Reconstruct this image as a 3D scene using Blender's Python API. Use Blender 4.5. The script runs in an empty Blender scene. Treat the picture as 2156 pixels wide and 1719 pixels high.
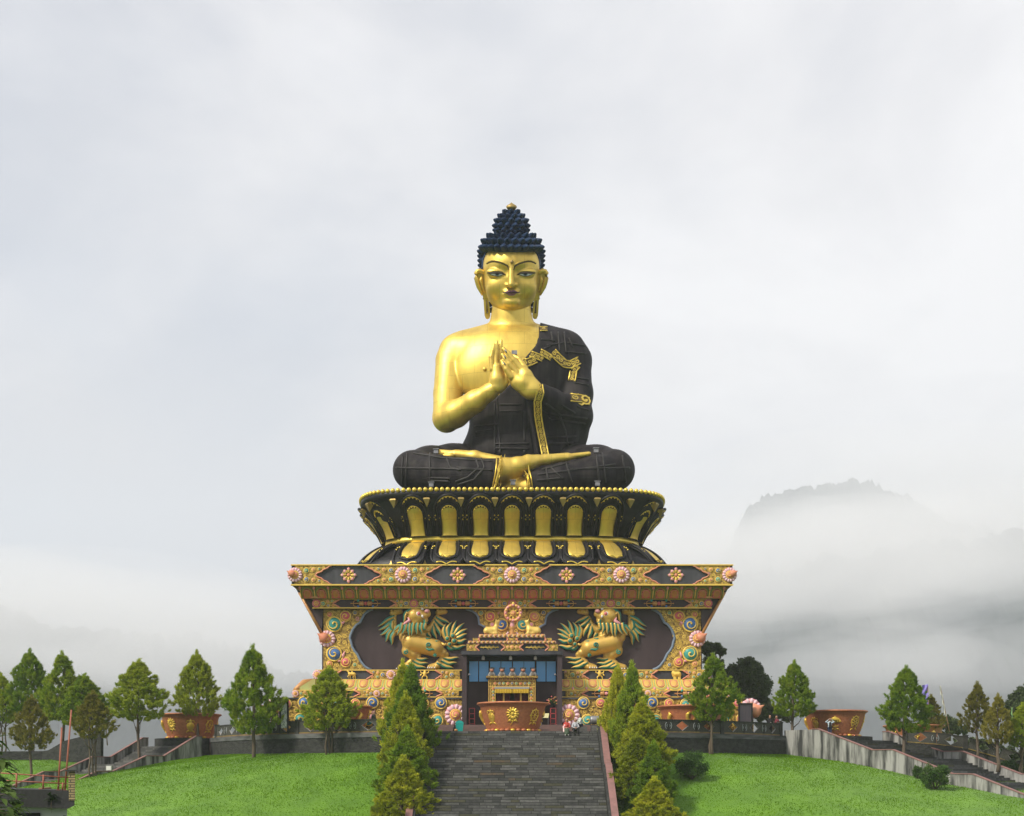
import bpy, math, random
import numpy as np
from mathutils import Vector, Matrix
from mathutils.bvhtree import BVHTree
R = math.radians
sc = bpy.context.scene
COL = sc.collection

# ------------------------------------------------------------------ camera
F = 2994.4            # focal length, in units of a 2156 px wide picture
HORIZ = 1642.0        # row of the horizon in that picture
ZC = -3.73            # camera height (terrace floor is z = 0)
DC = 109.0            # camera distance to the terrace edge (y = 0)
cam_d = bpy.data.cameras.new('camera'); cam = bpy.data.objects.new('camera', cam_d); COL.objects.link(cam)
cam.location = (0, -DC, ZC); cam.rotation_euler = (R(90), 0, 0)
cam_d.sensor_width = 36; cam_d.lens = 36*F/2156.0
cam_d.shift_y = (HORIZ-859.5)/2156.0
cam_d.clip_start = 0.5; cam_d.clip_end = 30000
sc.camera = cam

# ------------------------------------------------------------------ sky
SUN_EL, SUN_AZ = 42, -52     # sun in front of the statue, to the left of the camera
w = bpy.data.worlds.new('World'); sc.world = w; w.use_nodes = True
nt = w.node_tree; nt.nodes.clear()
def N(tree, kind, **kw):
    n = tree.nodes.new(kind)
    for k, v in kw.items():
        if k.startswith('i_'): n.inputs[k[2:].replace('_', ' ')].default_value = v
        else: setattr(n, k, v)
    return n
sky = N(nt, 'ShaderNodeTexSky', sky_type='NISHITA', sun_disc=False, sun_elevation=R(SUN_EL), sun_rotation=R(180+SUN_AZ))
bg1 = N(nt, 'ShaderNodeBackground'); bg1.inputs[1].default_value = 0.12
nt.links.new(sky.outputs[0], bg1.inputs[0])
tc = N(nt, 'ShaderNodeTexCoord')
mp = N(nt, 'ShaderNodeMapping'); mp.inputs['Scale'].default_value = (1.0, 1.0, 2.0); mp.inputs['Location'].default_value = (0.3, 0.1, 0.62)
nt.links.new(tc.outputs['Generated'], mp.inputs[0])
n1 = N(nt, 'ShaderNodeTexNoise', i_Scale=2.6, i_Detail=7.0, i_Roughness=0.52, i_Distortion=0.35)
nt.links.new(mp.outputs[0], n1.inputs['Vector'])
r1 = N(nt, 'ShaderNodeValToRGB')
e = r1.color_ramp.elements
e[0].position = 0.36; e[0].color = (0.60, 0.615, 0.68, 1)
e[1].position = 0.64; e[1].color = (0.93, 0.92, 0.945, 1)
m_ = r1.color_ramp.elements.new(0.5); m_.color = (0.79, 0.785, 0.82, 1)
nt.links.new(n1.outputs['Fac'], r1.inputs[0])
bg2 = N(nt, 'ShaderNodeBackground'); bg2.inputs[1].default_value = 0.98
nt.links.new(r1.outputs[0], bg2.inputs[0])
# thin places in the overcast let a little blue through, towards the right
n2 = N(nt, 'ShaderNodeTexNoise', i_Scale=1.9, i_Detail=5.0, i_Roughness=0.5)
mp2 = N(nt, 'ShaderNodeMapping'); mp2.inputs['Location'].default_value = (4.1, 2.0, 1.3); mp2.inputs['Scale'].default_value = (1.6, 1, 2.2)
nt.links.new(tc.outputs['Generated'], mp2.inputs[0]); nt.links.new(mp2.outputs[0], n2.inputs['Vector'])
r2 = N(nt, 'ShaderNodeMapRange'); r2.inputs['From Min'].default_value = 0.5; r2.inputs['From Max'].default_value = 0.75
r2.inputs['To Min'].default_value = 1.0; r2.inputs['To Max'].default_value = 0.72
nt.links.new(n2.outputs['Fac'], r2.inputs[0])
mxs = N(nt, 'ShaderNodeMixShader'); nt.links.new(r2.outputs[0], mxs.inputs[0])
nt.links.new(bg1.outputs[0], mxs.inputs[1]); nt.links.new(bg2.outputs[0], mxs.inputs[2])
wo = N(nt, 'ShaderNodeOutputWorld'); nt.links.new(mxs.outputs[0], wo.inputs[0])

# ------------------------------------------------------------------ sun (veiled)
sl = bpy.data.lights.new('sun', 'SUN'); sl.energy = 4.0; sl.angle = R(10); sl.color = (1.0, 0.93, 0.80)
sun = bpy.data.objects.new('sun', sl); COL.objects.link(sun)
_d = Vector((math.sin(R(SUN_AZ))*math.cos(R(SUN_EL)), -math.cos(R(SUN_AZ))*math.cos(R(SUN_EL)), math.sin(R(SUN_EL))))
sun.rotation_euler = _d.to_track_quat('Z', 'Y').to_euler(); sun.location = _d*80
sc.view_settings.view_transform = 'Standard'; sc.view_settings.look = 'None'
sc.view_settings.exposure = 0.2; sc.view_settings.gamma = 1.0; sc.view_settings.use_curve_mapping = False
sc.cycles.use_denoising = True
sc.cycles.volume_bounces = 5; sc.cycles.max_bounces = 10; sc.cycles.transparent_max_bounces = 12

# ------------------------------------------------------------------ geometry helpers
def P(dx, dy, y):
    """point at world depth y that the photograph shows at column dx, row dy (2156 px wide)"""
    d = DC+y
    return np.array(((dx-1078.0)*d/F, y, ZC+(HORIZ-dy)*d/F))
def S(y): return (DC+y)/F

class MB:
    def __init__(s): s.v = []; s.f = []; s.m = []; s.n = 0; s.sm = []
    def add(s, v, f, m=0, smooth=False):
        v = np.asarray(v, dtype=float).reshape(-1, 3); s.v.append(v)
        b = s.n; s.n += len(v)
        for q in f: s.f.append([b+i for i in q])
        k = len(f)
        s.m.extend([m]*k if np.isscalar(m) else list(m)); s.sm.extend([smooth]*k)
        return s
    def box(s, lo, hi, m=0, rot=0, piv=None):
        x0, y0, z0 = lo; x1, y1, z1 = hi
        v = np.array([(x0,y0,z0),(x1,y0,z0),(x1,y1,z0),(x0,y1,z0),(x0,y0,z1),(x1,y0,z1),(x1,y1,z1),(x0,y1,z1)], float)
        if rot:
            p = np.array(piv if piv is not None else ((x0+x1)/2, (y0+y1)/2, 0)); c, sn = math.cos(rot), math.sin(rot)
            q = v-p; v = np.stack([q[:,0]*c-q[:,1]*sn, q[:,0]*sn+q[:,1]*c, q[:,2]], 1)+p
        return s.add(v, [(0,3,2,1),(4,5,6,7),(0,1,5,4),(1,2,6,5),(2,3,7,6),(3,0,4,7)], m)
    def cbox(s, c, size, m=0, rot=0):
        c = np.array(c, float); h = np.array(size, float)/2
        return s.box(c-h, c+h, m, rot, (c[0], c[1], 0))
    def obox(s, o, ex, ey, ez, m=0):
        o, ex, ey, ez = [np.array(a, float) for a in (o, ex, ey, ez)]
        v = [o, o+ex, o+ex+ey, o+ey, o+ez, o+ex+ez, o+ex+ey+ez, o+ey+ez]
        return s.add(v, [(0,3,2,1),(4,5,6,7),(0,1,5,4),(1,2,6,5),(2,3,7,6),(3,0,4,7)], m)
    def tube(s, pts, rad, n=6, m=0, flat=None, up=None, cap=True, two=None, smooth=True, thr=0.):
        pts = np.asarray(pts, float); k = len(pts)
        rad = np.full(k, rad, float) if np.isscalar(rad) else np.asarray(rad, float)
        t = np.gradient(pts, axis=0); t /= np.linalg.norm(t, axis=1)[:, None]+1e-12
        if up is None:
            ref = np.array((0, 0, 1.0)) if abs(t[:,2]).mean() < .8 else np.array((1.0, 0, 0))
        else: ref = np.array(up, float)
        a = np.cross(t, ref); a /= np.linalg.norm(a, axis=1)[:, None]+1e-12
        b = np.cross(a, t)
        fl = 1.0 if flat is None else flat
        ang = np.arange(n)*2*math.pi/n+math.pi/n
        V = pts[:,None,:] + rad[:,None,None]*(np.cos(ang)[None,:,None]*a[:,None,:] + fl*np.sin(ang)[None,:,None]*b[:,None,:])
        fs = []; ms = []
        for i in range(k-1):
            for j in range(n):
                j2 = (j+1) % n
                fs.append((i*n+j, i*n+j2, (i+1)*n+j2, (i+1)*n+j))
                ms.append(m if two is None else (two[0] if math.cos(ang[j]+math.pi/n) > thr else two[1]))
        if cap:
            fs.append(tuple(range(n))[::-1]); fs.append(tuple((k-1)*n+j for j in range(n))); ms += [ms[0] if ms else m, ms[-1] if ms else m]
        return s.add(V.reshape(-1, 3), fs, ms, smooth)
    def lathe(s, prof, c=(0,0,0), n=24, m=0, axis='z', smooth=True, ms=None, rx=1, ry=1):
        prof = list(prof); k = len(prof); V = []
        for r, h in prof:
            for j in range(n):
                a = 2*math.pi*j/n
                p = (r*math.cos(a)*rx, r*math.sin(a)*ry, h)
                if axis == 'y': p = (p[0], -p[2], p[1])
                if axis == 'x': p = (p[2], p[0], p[1])
                V.append((p[0]+c[0], p[1]+c[1], p[2]+c[2]))
        fs = []; mm = []
        for i in range(k-1):
            for j in range(n):
                j2 = (j+1) % n
                fs.append((i*n+j, i*n+j2, (i+1)*n+j2, (i+1)*n+j)); mm.append(m if ms is None else ms[i])
        return s.add(V, fs, mm, smooth)
    def ball(s, c, r, m=0, n=12, k=8, half=False, dirv=None):
        rx, ry, rz = (r, r, r) if np.isscalar(r) else r
        V = []; fs = []
        for i in range(k+1):
            a = math.pi*i/k
            for j in range(n):
                b = 2*math.pi*j/n
                V.append((c[0]+rx*math.sin(a)*math.cos(b), c[1]+ry*math.sin(a)*math.sin(b), c[2]+rz*math.cos(a)))
        for i in range(k):
            for j in range(n):
                j2 = (j+1) % n
                fs.append((i*n+j, (i+1)*n+j, (i+1)*n+j2, i*n+j2))
        return s.add(V, fs, m, True)
    def prism(s, poly, y0, y1, m=0, ms=None):
        """poly: list of (x, z); extruded from y0 (front) to y1 (back)"""
        poly = [tuple(p[:2]) for p in poly]
        A = sum(poly[i][0]*poly[(i+1) % len(poly)][1]-poly[(i+1) % len(poly)][0]*poly[i][1] for i in range(len(poly)))
        if A < 0: poly = poly[::-1]
        n = len(poly)
        V = [(x, y0, z) for x, z in poly]+[(x, y1, z) for x, z in poly]
        fs = [tuple(range(n)), tuple(range(2*n-1, n-1, -1))]+[((i+1) % n, i, n+i, n+(i+1) % n) for i in range(n)]
        return s.add(V, fs, m if ms is None else [ms[0], ms[0]]+[ms[1]]*n)
    def grid(s, G, m=0, smooth=True, closed=False, flip=False):
        G = np.asarray(G, float); a, b = G.shape[:2]; fs = []
        for i in range(a-1):
            for j in range(b if closed else b-1):
                j2 = (j+1) % b
                q = (i*b+j, i*b+j2, (i+1)*b+j2, (i+1)*b+j)
                fs.append(q[::-1] if flip else q)
        return s.add(G.reshape(-1, 3), fs, m, smooth)
    def xform(s, M):
        M = np.array(M)
        s.v = [np.c_[v, np.ones(len(v))] @ M.T[:, :3] for v in s.v]
        return s
    def mesh(s, name, mats):
        me = bpy.data.meshes.new(name)
        V = np.concatenate(s.v) if s.v else np.zeros((0, 3))
        me.from_pydata(V.tolist(), [], s.f)
        for mt in (mats if isinstance(mats, (list, tuple)) else [mats]): me.materials.append(mt)
        me.polygons.foreach_set('material_index', s.m); me.polygons.foreach_set('use_smooth', s.sm)
        me.update(); return me
    def build(s, name, mats, parent=None, loc=None):
        me = s.mesh(name, mats); o = bpy.data.objects.new(name, me); COL.objects.link(o)
        if parent is not None: o.parent = parent; o.matrix_parent_inverse = WINV(parent)
        if loc is not None: o.location = loc
        return o

def WINV(p):
    """inverse of the parent's rest transform (built from loc / rot, without a depsgraph update)"""
    M = Matrix.Identity(4); q = p; chain = []
    while q is not None:
        chain.append(q.matrix_parent_inverse @ q.matrix_basis if q.parent else q.matrix_basis); q = q.parent
    for c in reversed(chain): M = M @ c
    return M.inverted()

def tag(o, label=None, cat=None, group=None, kind=None):
    if label: o['label'] = label
    if cat: o['category'] = cat
    if group: o['group'] = group
    if kind: o['kind'] = kind
    return o
def thing(name, label, cat, loc=(0,0,0), rz=0, group=None):
    o = bpy.data.objects.new(name, None); COL.objects.link(o)
    o.empty_display_size = 0.3; o.location = loc; o.rotation_euler = (0, 0, rz)
    return tag(o, label, cat, group)
def copy_tree(o, parent=None):
    c = o.copy(); COL.objects.link(c)
    if parent is not None: c.parent = parent
    for ch in list(o.children): copy_tree(ch, c)
    return c
def structure(o): o['kind'] = 'structure'; return o

# ------------------------------------------------------------------ signed distance modelling
class Field:
    def __init__(s, lo, hi, step):
        s.lo = np.array(lo, float); s.st = step
        s.sh = np.ceil((np.array(hi, float)-s.lo)/step).astype(int)+1
        s.D = np.full(s.sh, 1e3, np.float32); s.ID = np.zeros(s.sh, np.int16); s.best = np.full(s.sh, 1e3, np.float32)
    def _sl(s, lo, hi):
        a = np.clip(np.floor((lo-s.lo)/s.st).astype(int), 0, s.sh); b = np.clip(np.ceil((hi-s.lo)/s.st).astype(int)+1, 0, s.sh)
        return tuple(slice(i, j) for i, j in zip(a, b))
    def pts(s, sl):
        return [(s.lo[i]+s.st*np.arange(sl[i].start, sl[i].stop, dtype=np.float32)).reshape([-1 if k == i else 1 for k in range(3)]) for i in range(3)]
    def rc(s, a, b=None, ra=1., rb=None, k=0.1, sc=(1,1,1), mid=0, op='u', rot=0):
        a = np.array(a, float); b = a if b is None else np.array(b, float); rb = ra if rb is None else rb
        scv = np.array(sc, float)
        pad = max(ra, rb)*scv.max()+k*1.5+3*s.st
        sl = s._sl(np.minimum(a, b)-pad, np.maximum(a, b)+pad)
        if any(q.stop <= q.start for q in sl): return s
        X, Y, Z = s.pts(sl)
        qx, qy, qz = X-a[0], Y-a[1], Z-a[2]
        if rot:  # rotation in the xz plane, for ellipsoids
            c, sn = math.cos(rot), math.sin(rot); qx, qz = qx*c+qz*sn, -qx*sn+qz*c
        qx, qy, qz = qx/scv[0], qy/scv[1], qz/scv[2]
        e = (b-a)/scv; L = float(e@e)
        if L > 1e-9:
            t = np.clip((qx*e[0]+qy*e[1]+qz*e[2])/L, 0, 1)
            d = np.sqrt((qx-t*e[0])**2+(qy-t*e[1])**2+(qz-t*e[2])**2)-(ra+t*(rb-ra))
        else: d = np.sqrt(qx*qx+qy*qy+qz*qz)-ra
        d = (d*scv.min()).astype(np.float32)
        D = s.D[sl]
        if op == 'u':
            h = np.clip(.5+.5*(D-d)/k, 0, 1); s.D[sl] = D*(1-h)+d*h-k*h*(1-h)
            bb = s.best[sl]; mk = d < bb; bb[mk] = d[mk]; s.ID[sl][mk] = mid
        else:
            h = np.clip(.5-.5*(D+d)/k, 0, 1); s.D[sl] = D*(1-h)-d*h+k*h*(1-h)
        return s
    def chain(s, pts, rad, k=.1, mid=0, sc=(1,1,1)):
        for i in range(len(pts)-1): s.rc(pts[i], pts[i+1], rad[i], rad[i+1], k, sc, mid)
        return s
    def allpts(s): return s.pts(tuple(slice(0, n) for n in s.sh))
    def nets(s):
        D = s.D; nx, ny, nz = D.shape; neg = D < 0
        cs = (nx-1, ny-1, nz-1)
        cnt = np.zeros(cs, np.float32); acc = [np.zeros(cs, np.float32) for _ in range(3)]
        for ax in range(3):
            o = [k for k in range(3) if k != ax]
            for i in (0, 1):
                for j in (0, 1):
                    s0 = [0]*3; s0[o[0]] = i; s0[o[1]] = j; s1 = list(s0); s1[ax] = 1
                    A = D[tuple(slice(q, q+c) for q, c in zip(s0, cs))]; B = D[tuple(slice(q, q+c) for q, c in zip(s1, cs))]
                    mk = (A < 0) != (B < 0)
                    den = np.where(mk, A-B, 1); t = np.where(mk, A/den, 0)
                    cnt += mk; acc[ax] += t
                    if i: acc[o[0]] += mk
                    if j: acc[o[1]] += mk
        act = cnt > 0; idx = np.full(cs, -1, np.int64); ii = np.argwhere(act); idx[act] = np.arange(len(ii))
        c = cnt[act]; off = np.stack([a[act]/c for a in acc], 1)
        V = s.lo+(ii+off)*s.st
        Fs = []
        for ax in range(3):
            o = [(ax+1) % 3, (ax+2) % 3]
            A = np.moveaxis(neg, ax, 0); ch = A[:-1] != A[1:]; ch = np.moveaxis(ch, 0, ax)
            sl = [slice(None)]*3; sl[o[0]] = slice(1, -1); sl[o[1]] = slice(1, -1)
            e = np.argwhere(ch[tuple(sl)])
            if not len(e): continue
            e[:, o[0]] += 1; e[:, o[1]] += 1
            def cell(d0, d1):
                q = e.copy(); q[:, o[0]] -= d0; q[:, o[1]] -= d1; return idx[q[:,0], q[:,1], q[:,2]]
            Q = np.stack([cell(1,1), cell(0,1), cell(0,0), cell(1,0)], 1)
            fl = ~neg[e[:,0], e[:,1], e[:,2]]
            Q[fl] = Q[fl][:, ::-1]
            Fs.append(Q)
        Fa = np.concatenate(Fs)
        ci = np.clip(np.round((V-s.lo)/s.st).astype(int), 0, np.array(s.sh)-1)
        ids = s.ID[ci[:,0], ci[:,1], ci[:,2]]
        return V, Fa, ids
    def build(s, name, mats, parent=None, xf=None, loc=None):
        V, Fa, ids = s.nets()
        if xf is not None: V = xf(V)
        me = bpy.data.meshes.new(name); me.from_pydata(V.tolist(), [], Fa.tolist())
        mats = mats if isinstance(mats, (list, tuple)) else [mats]
        for mt in mats: me.materials.append(mt)
        if len(mats) > 1: me.polygons.foreach_set('material_index', ids[Fa[:,0]].astype(np.int32))
        me.polygons.foreach_set('use_smooth', np.ones(len(Fa), bool)); me.update()
        o = bpy.data.objects.new(name, me); COL.objects.link(o)
        if parent is not None: o.parent = parent; o.matrix_parent_inverse = WINV(parent)
        if loc is not None: o.location = loc
        o_geo[name] = (V, Fa)
        return o
o_geo = {}

# ------------------------------------------------------------------ materials
MAT = {}
def mat(name, col, rough=.6, metal=0., col2=None, scale=3., amt=.5, bump=0., bscale=12., stretch=None, spec=.4, detail=5., lo=.35, hi=.65, transl=0., coords='Object', sheen=0.):
    m = bpy.data.materials.new(name); m.use_nodes = True; t = m.node_tree; b = t.nodes['Principled BSDF']
    b.inputs['Roughness'].default_value = rough; b.inputs['Metallic'].default_value = metal
    b.inputs['Specular IOR Level'].default_value = spec
    b.inputs['Base Color'].default_value = (*col, 1)
    if col2 is not None or bump:
        tcn = N(t, 'ShaderNodeTexCoord'); mpn = N(t, 'ShaderNodeMapping'); t.links.new(tcn.outputs[coords], mpn.inputs[0])
        if stretch: mpn.inputs['Scale'].default_value = stretch
    if col2 is not None:
        no = N(t, 'ShaderNodeTexNoise', i_Scale=scale, i_Detail=detail, i_Roughness=.6); t.links.new(mpn.outputs[0], no.inputs['Vector'])
        rg = N(t, 'ShaderNodeMapRange'); rg.inputs['From Min'].default_value = lo; rg.inputs['From Max'].default_value = hi
        rg.inputs['To Max'].default_value = amt
        t.links.new(no.outputs['Fac'], rg.inputs[0])
        mx = N(t, 'ShaderNodeMix', data_type='RGBA'); mx.inputs[6].default_value = (*col, 1); mx.inputs[7].default_value = (*col2, 1)
        t.links.new(rg.outputs[0], mx.inputs[0]); t.links.new(mx.outputs[2], b.inputs['Base Color'])
    if bump:
        nb = N(t, 'ShaderNodeTexNoise', i_Scale=bscale, i_Detail=4.0); t.links.new(mpn.outputs[0], nb.inputs['Vector'])
        bp = N(t, 'ShaderNodeBump'); bp.inputs['Strength'].default_value = bump; bp.inputs['Distance'].default_value = .1
        t.links.new(nb.outputs['Fac'], bp.inputs['Height']); t.links.new(bp.outputs[0], b.inputs['Normal'])
    if transl:
        tr = N(t, 'ShaderNodeBsdfTranslucent'); ms = N(t, 'ShaderNodeMixShader'); ms.inputs[0].default_value = transl
        src = b.inputs['Base Color'].links[0].from_socket if b.inputs['Base Color'].links else None
        if src: t.links.new(src, tr.inputs[0])
        else: tr.inputs[0].default_value = (*col, 1)
        out = t.nodes['Material Output']
        t.links.new(b.outputs[0], ms.inputs[1]); t.links.new(tr.outputs[0], ms.inputs[2]); t.links.new(ms.outputs[0], out.inputs[0])
    MAT[name] = m; return m
def nodes(m): return m.node_tree, m.node_tree.nodes['Principled BSDF']

gold = mat('gilded_copper', (.78,.575,.12), .47, .74, (.55,.36,.07), .9, .75, .14, 1.6, (1,1,.28), .5, detail=7., lo=.42, hi=.72)
def add_lines(m, wdt, hgt, depth=.05, strength=.35, mortar=.02, axis='XZ', offs=.5, dark=None):
    """sheet or block joints as bump (and a darker line along them)"""
    t, b = nodes(m); tcn = N(t, 'ShaderNodeTexCoord'); sp = N(t, 'ShaderNodeSeparateXYZ'); cb = N(t, 'ShaderNodeCombineXYZ')
    t.links.new(tcn.outputs['Object'], sp.inputs[0])
    t.links.new(sp.outputs[axis[0]], cb.inputs[0]); t.links.new(sp.outputs[axis[1]], cb.inputs[1])
    br = N(t, 'ShaderNodeTexBrick', offset=offs); br.inputs['Scale'].default_value = 1
    br.inputs['Brick Width'].default_value = wdt; br.inputs['Row Height'].default_value = hgt; br.inputs['Mortar Size'].default_value = mortar
    br.inputs['Color1'].default_value = (1,1,1,1); br.inputs['Color2'].default_value = (.8,.8,.8,1); br.inputs['Mortar'].default_value = (0,0,0,1)
    t.links.new(cb.outputs[0], br.inputs['Vector'])
    bp = N(t, 'ShaderNodeBump'); bp.inputs['Strength'].default_value = strength; bp.inputs['Distance'].default_value = depth
    t.links.new(br.outputs['Color'], bp.inputs['Height'])
    old = b.inputs['Normal'].links[0].from_socket if b.inputs['Normal'].links else None
    if old: t.links.new(old, bp.inputs['Normal'])
    t.links.new(bp.outputs[0], b.inputs['Normal'])
    if dark is not None:
        mx = N(t, 'ShaderNodeMix', data_type='RGBA'); mx.inputs[7].default_value = (*dark, 1)
        if b.inputs['Base Color'].links: t.links.new(b.inputs['Base Color'].links[0].from_socket, mx.inputs[6])
        else: mx.inputs[6].default_value = b.inputs['Base Color'].default_value
        t.links.new(br.outputs['Fac'], mx.inputs[0]); t.links.new(mx.outputs[2], b.inputs['Base Color'])
    return m
add_lines(gold, 2.3, 1.3, .03, .16, .010, dark=(.42,.29,.06))
robe = mat('oxidised_copper', (.0085,.007,.009), .6, .0, (.040,.034,.034), 1.1, .85, .2, 3., (1.2,1.2,.22), spec=.14, detail=8., lo=.40, hi=.70)
add_lines(robe, 2.3, 1.75, .1, .55, .06)
lotusdk = mat('dark_lotus_metal', (.007,.007,.009), .45, .0, (.035,.032,.036), 1.4, .6, .1, 4., spec=.22)
hairm = mat('blue_black_hair', (.008,.027,.078), .6, 0, (.018,.045,.11), 2., .5, spec=.25)
goldold = mat('dull_gilding', (.42,.30,.10), .5, .7, (.2,.14,.06), 2., .6)
goldtrim = mat('gilded_trim', (.80,.60,.10), .36, .6, (.55,.38,.06), 4., .5)
silver = mat('grey_metal', (.30,.30,.31), .45, .5, (.14,.14,.15), 3., .6)
goldp = mat('gold_paint', (.80,.57,.115), .5, .12, (.64,.42,.075), 2.2, .55, .2, 9.)
goldl = mat('lion_gold', (.62,.40,.085), .42, .3, (.45,.27,.06), 1., .5)
recess = mat('carving_recess', (.44,.29,.055), .7, 0, (.10,.055,.018), 5.5, .9, .4, 9., lo=.44, hi=.60)
brown = mat('dark_brown_paint', (.032,.018,.021), .62, 0, (.065,.045,.048), .5, .6, .05, 6., (1,1,.3))
slate = mat('slate_panel', (.024,.024,.030), .55, 0, (.085,.085,.095), .7, .6, .05, 6., (1.5,1,.25))
pinkm = mat('pink_paint', (.62,.24,.27), .55, 0, (.72,.42,.42), 3., .6)
palep = mat('pale_pink_paint', (.72,.52,.56), .55, 0, (.62,.38,.43), 2., .6)
salmon = mat('salmon_paint', (.62,.21,.12), .5, 0, (.55,.30,.18), 2.5, .6)
redp = mat('red_paint', (.55,.09,.10), .5, 0, (.60,.24,.24), 2., .5)
teal = mat('teal_paint', (.03,.26,.23), .45, 0, (.09,.38,.32), 2.5, .6)
bluep = mat('blue_paint', (.035,.11,.32), .45, 0, (.12,.24,.45), 2.5, .6)
greenp = mat('green_paint', (.10,.17,.045), .55, 0, (.20,.27,.08), 2., .6)
tgreen = mat('lion_green', (.018,.17,.125), .5, 0, (.05,.24,.15), 2., .6)
palegreen = mat('pale_green_paint', (.38,.44,.16), .5, 0, (.42,.30,.10), 1.6, .7)
whitep = mat('white_paint', (.75,.74,.72), .5, 0, (.55,.52,.48), 3., .6)
copper = mat('beaten_copper', (.50,.19,.085), .5, .35, (.34,.12,.06), 5., .7, .45, 14.)
orange = mat('ochre_orange_paint', (.50,.27,.085), .45, .1, (.40,.16,.065), 2.2, .7)
amber = mat('amber_paint', (.72,.46,.13), .4, .15, (.60,.32,.12), 2., .7)
greyblue = mat('grey_blue_edge', (.15,.20,.27), .6)
glass = mat('blue_glass', (.07,.38,.80), .25, 0, (.12,.46,.86), .8, .7, spec=.6)
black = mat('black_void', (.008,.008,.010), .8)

# ================================================================== SETTING
rng = np.random.default_rng(7); random.seed(11)
TC = np.array((0., 29.)); TR = 29.0        # the round terrace
def fbm2(x, y, seed=0, octs=4, f=1.0):
    r = np.random.default_rng(seed); o = 0; a = 1.
    for k in range(octs):
        for _ in range(3):
            th = r.uniform(0, 6.283); ph = r.uniform(0, 6.283); ff = f*r.uniform(.7, 1.4)
            o = o+a*np.sin((x*np.cos(th)+y*np.sin(th))*ff+ph+1.3*np.sin((x*np.sin(th)-y*np.cos(th))*ff*.7+ph*2))/3
        f *= 2.1; a *= .5
    return o
def kslope(phi):
    a = np.interp(phi, [0, 12, 18, 30, 45, 55, 66, 78, 95, 180], [.52, .52, .42, .27, .17, .145, .12, .04, .05, .30])
    b = np.interp(-phi, [0, 12, 18, 30, 45, 55, 62, 68, 72, 77, 82, 95, 180], [.52, .52, .42, .27, .20, .185, .18, .175, .14, .07, .02, .05, .30])
    return np.where(phi > 0, a, b)
def gz(x, y):
    x = np.asarray(x, float); y = np.asarray(y, float)
    dx, dy = x-TC[0], TC[1]-y
    r = np.hypot(dx, dy); phi = np.degrees(np.arctan2(dx, dy))
    t = np.maximum(r-29.3, 0)
    z = -1.62-kslope(phi)*t*(1-(.35-.35*np.clip(t/15, 0, 1))*np.clip((np.abs(phi)-26)/22, 0, 1))
    z = -1.62-15.*np.tanh((-1.62-z)/15.)
    z = np.where(t > 40, z-np.minimum((t-40)*.12, 70)*np.where(np.abs(phi) > 60, 1, .0), z)
    return z+np.where(t < 60, .045*fbm2(x, y, 3, 3, .55)*np.clip(t/3, 0, 1), 0)
rr = np.r_[0, 27, 28.5, 29.3, np.arange(29.7, 62, .55), 64, 68, 74, 82, 95, 115, 140]
na = 300; aa = np.linspace(0, 2*math.pi, na, endpoint=False)
GX = TC[0]+rr[:,None]*np.sin(aa)[None]; GY = TC[1]-rr[:,None]*np.cos(aa)[None]
G = np.stack([GX, GY, gz(GX, GY)], 2)
lawnm = mat('lawn', (.110,.240,.004), .9, 0, (.068,.165,.004), .35, .9, .5, 9., spec=.15)
t, b = nodes(lawnm)
b.inputs['Sheen Weight'].default_value = .15
o = MB().grid(G, 0, True, closed=True, flip=False).build('lawn_ground', lawnm); structure(o)
rr = np.r_[139, 180, 250, 400, 700, 1200, 2000, 3300, 5200]
GX = TC[0]+rr[:,None]*np.sin(aa)[None]; GY = TC[1]-rr[:,None]*np.cos(aa)[None]
G = np.stack([GX, GY, gz(GX, GY)-.3], 2); VALLEY = G

# grass blades over the part of the lawn the camera sees
NB = 190000
ph = np.radians(rng.uniform(-92, 82, NB*2)); rad = 29.4+24*rng.random(NB*2)**1.15
bx = TC[0]+rad*np.sin(ph); by = TC[1]-rad*np.cos(ph)
dd = DC+by; dxp = bx*F/dd
keep = (np.abs(dxp) < 1120) & (np.abs(bx) > 7.4) & (by < 34)
bx, by = bx[keep][:NB], by[keep][:NB]; nb = len(bx); bz = gz(bx, by)-.02
hgt = rng.uniform(.06, .13, nb)*(1+.35*fbm2(bx, by, 9, 3, .9)); th = rng.uniform(0, 6.283, nb); wd = rng.uniform(.02, .045, nb)
lx, ly = rng.normal(0, .06, nb), rng.normal(0, .06, nb)
V = np.empty((nb, 3, 3))
V[:,0] = np.stack([bx-wd*np.cos(th), by-wd*np.sin(th), bz], 1); V[:,1] = np.stack([bx+wd*np.cos(th), by+wd*np.sin(th), bz], 1)
V[:,2] = np.stack([bx+lx, by+ly, bz+hgt], 1)
me = bpy.data.meshes.new('grass'); me.vertices.add(nb*3); me.vertices.foreach_set('co', V.ravel())
me.loops.add(nb*3); me.loops.foreach_set('vertex_index', np.arange(nb*3, dtype=np.int32))
me.polygons.add(nb); me.polygons.foreach_set('loop_start', np.arange(0, nb*3, 3, dtype=np.int32)); me.update(); me.validate()
grassm = mat('grass_blades', (.135,.268,.004), .8, 0, (.085,.19,.004), .4, 1., spec=.15, transl=.3)
me.materials.append(grassm); o = bpy.data.objects.new('grass', me); COL.objects.link(o)
tag(o, 'short bright green grass on the sloping lawn', 'grass', kind='stuff')

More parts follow.
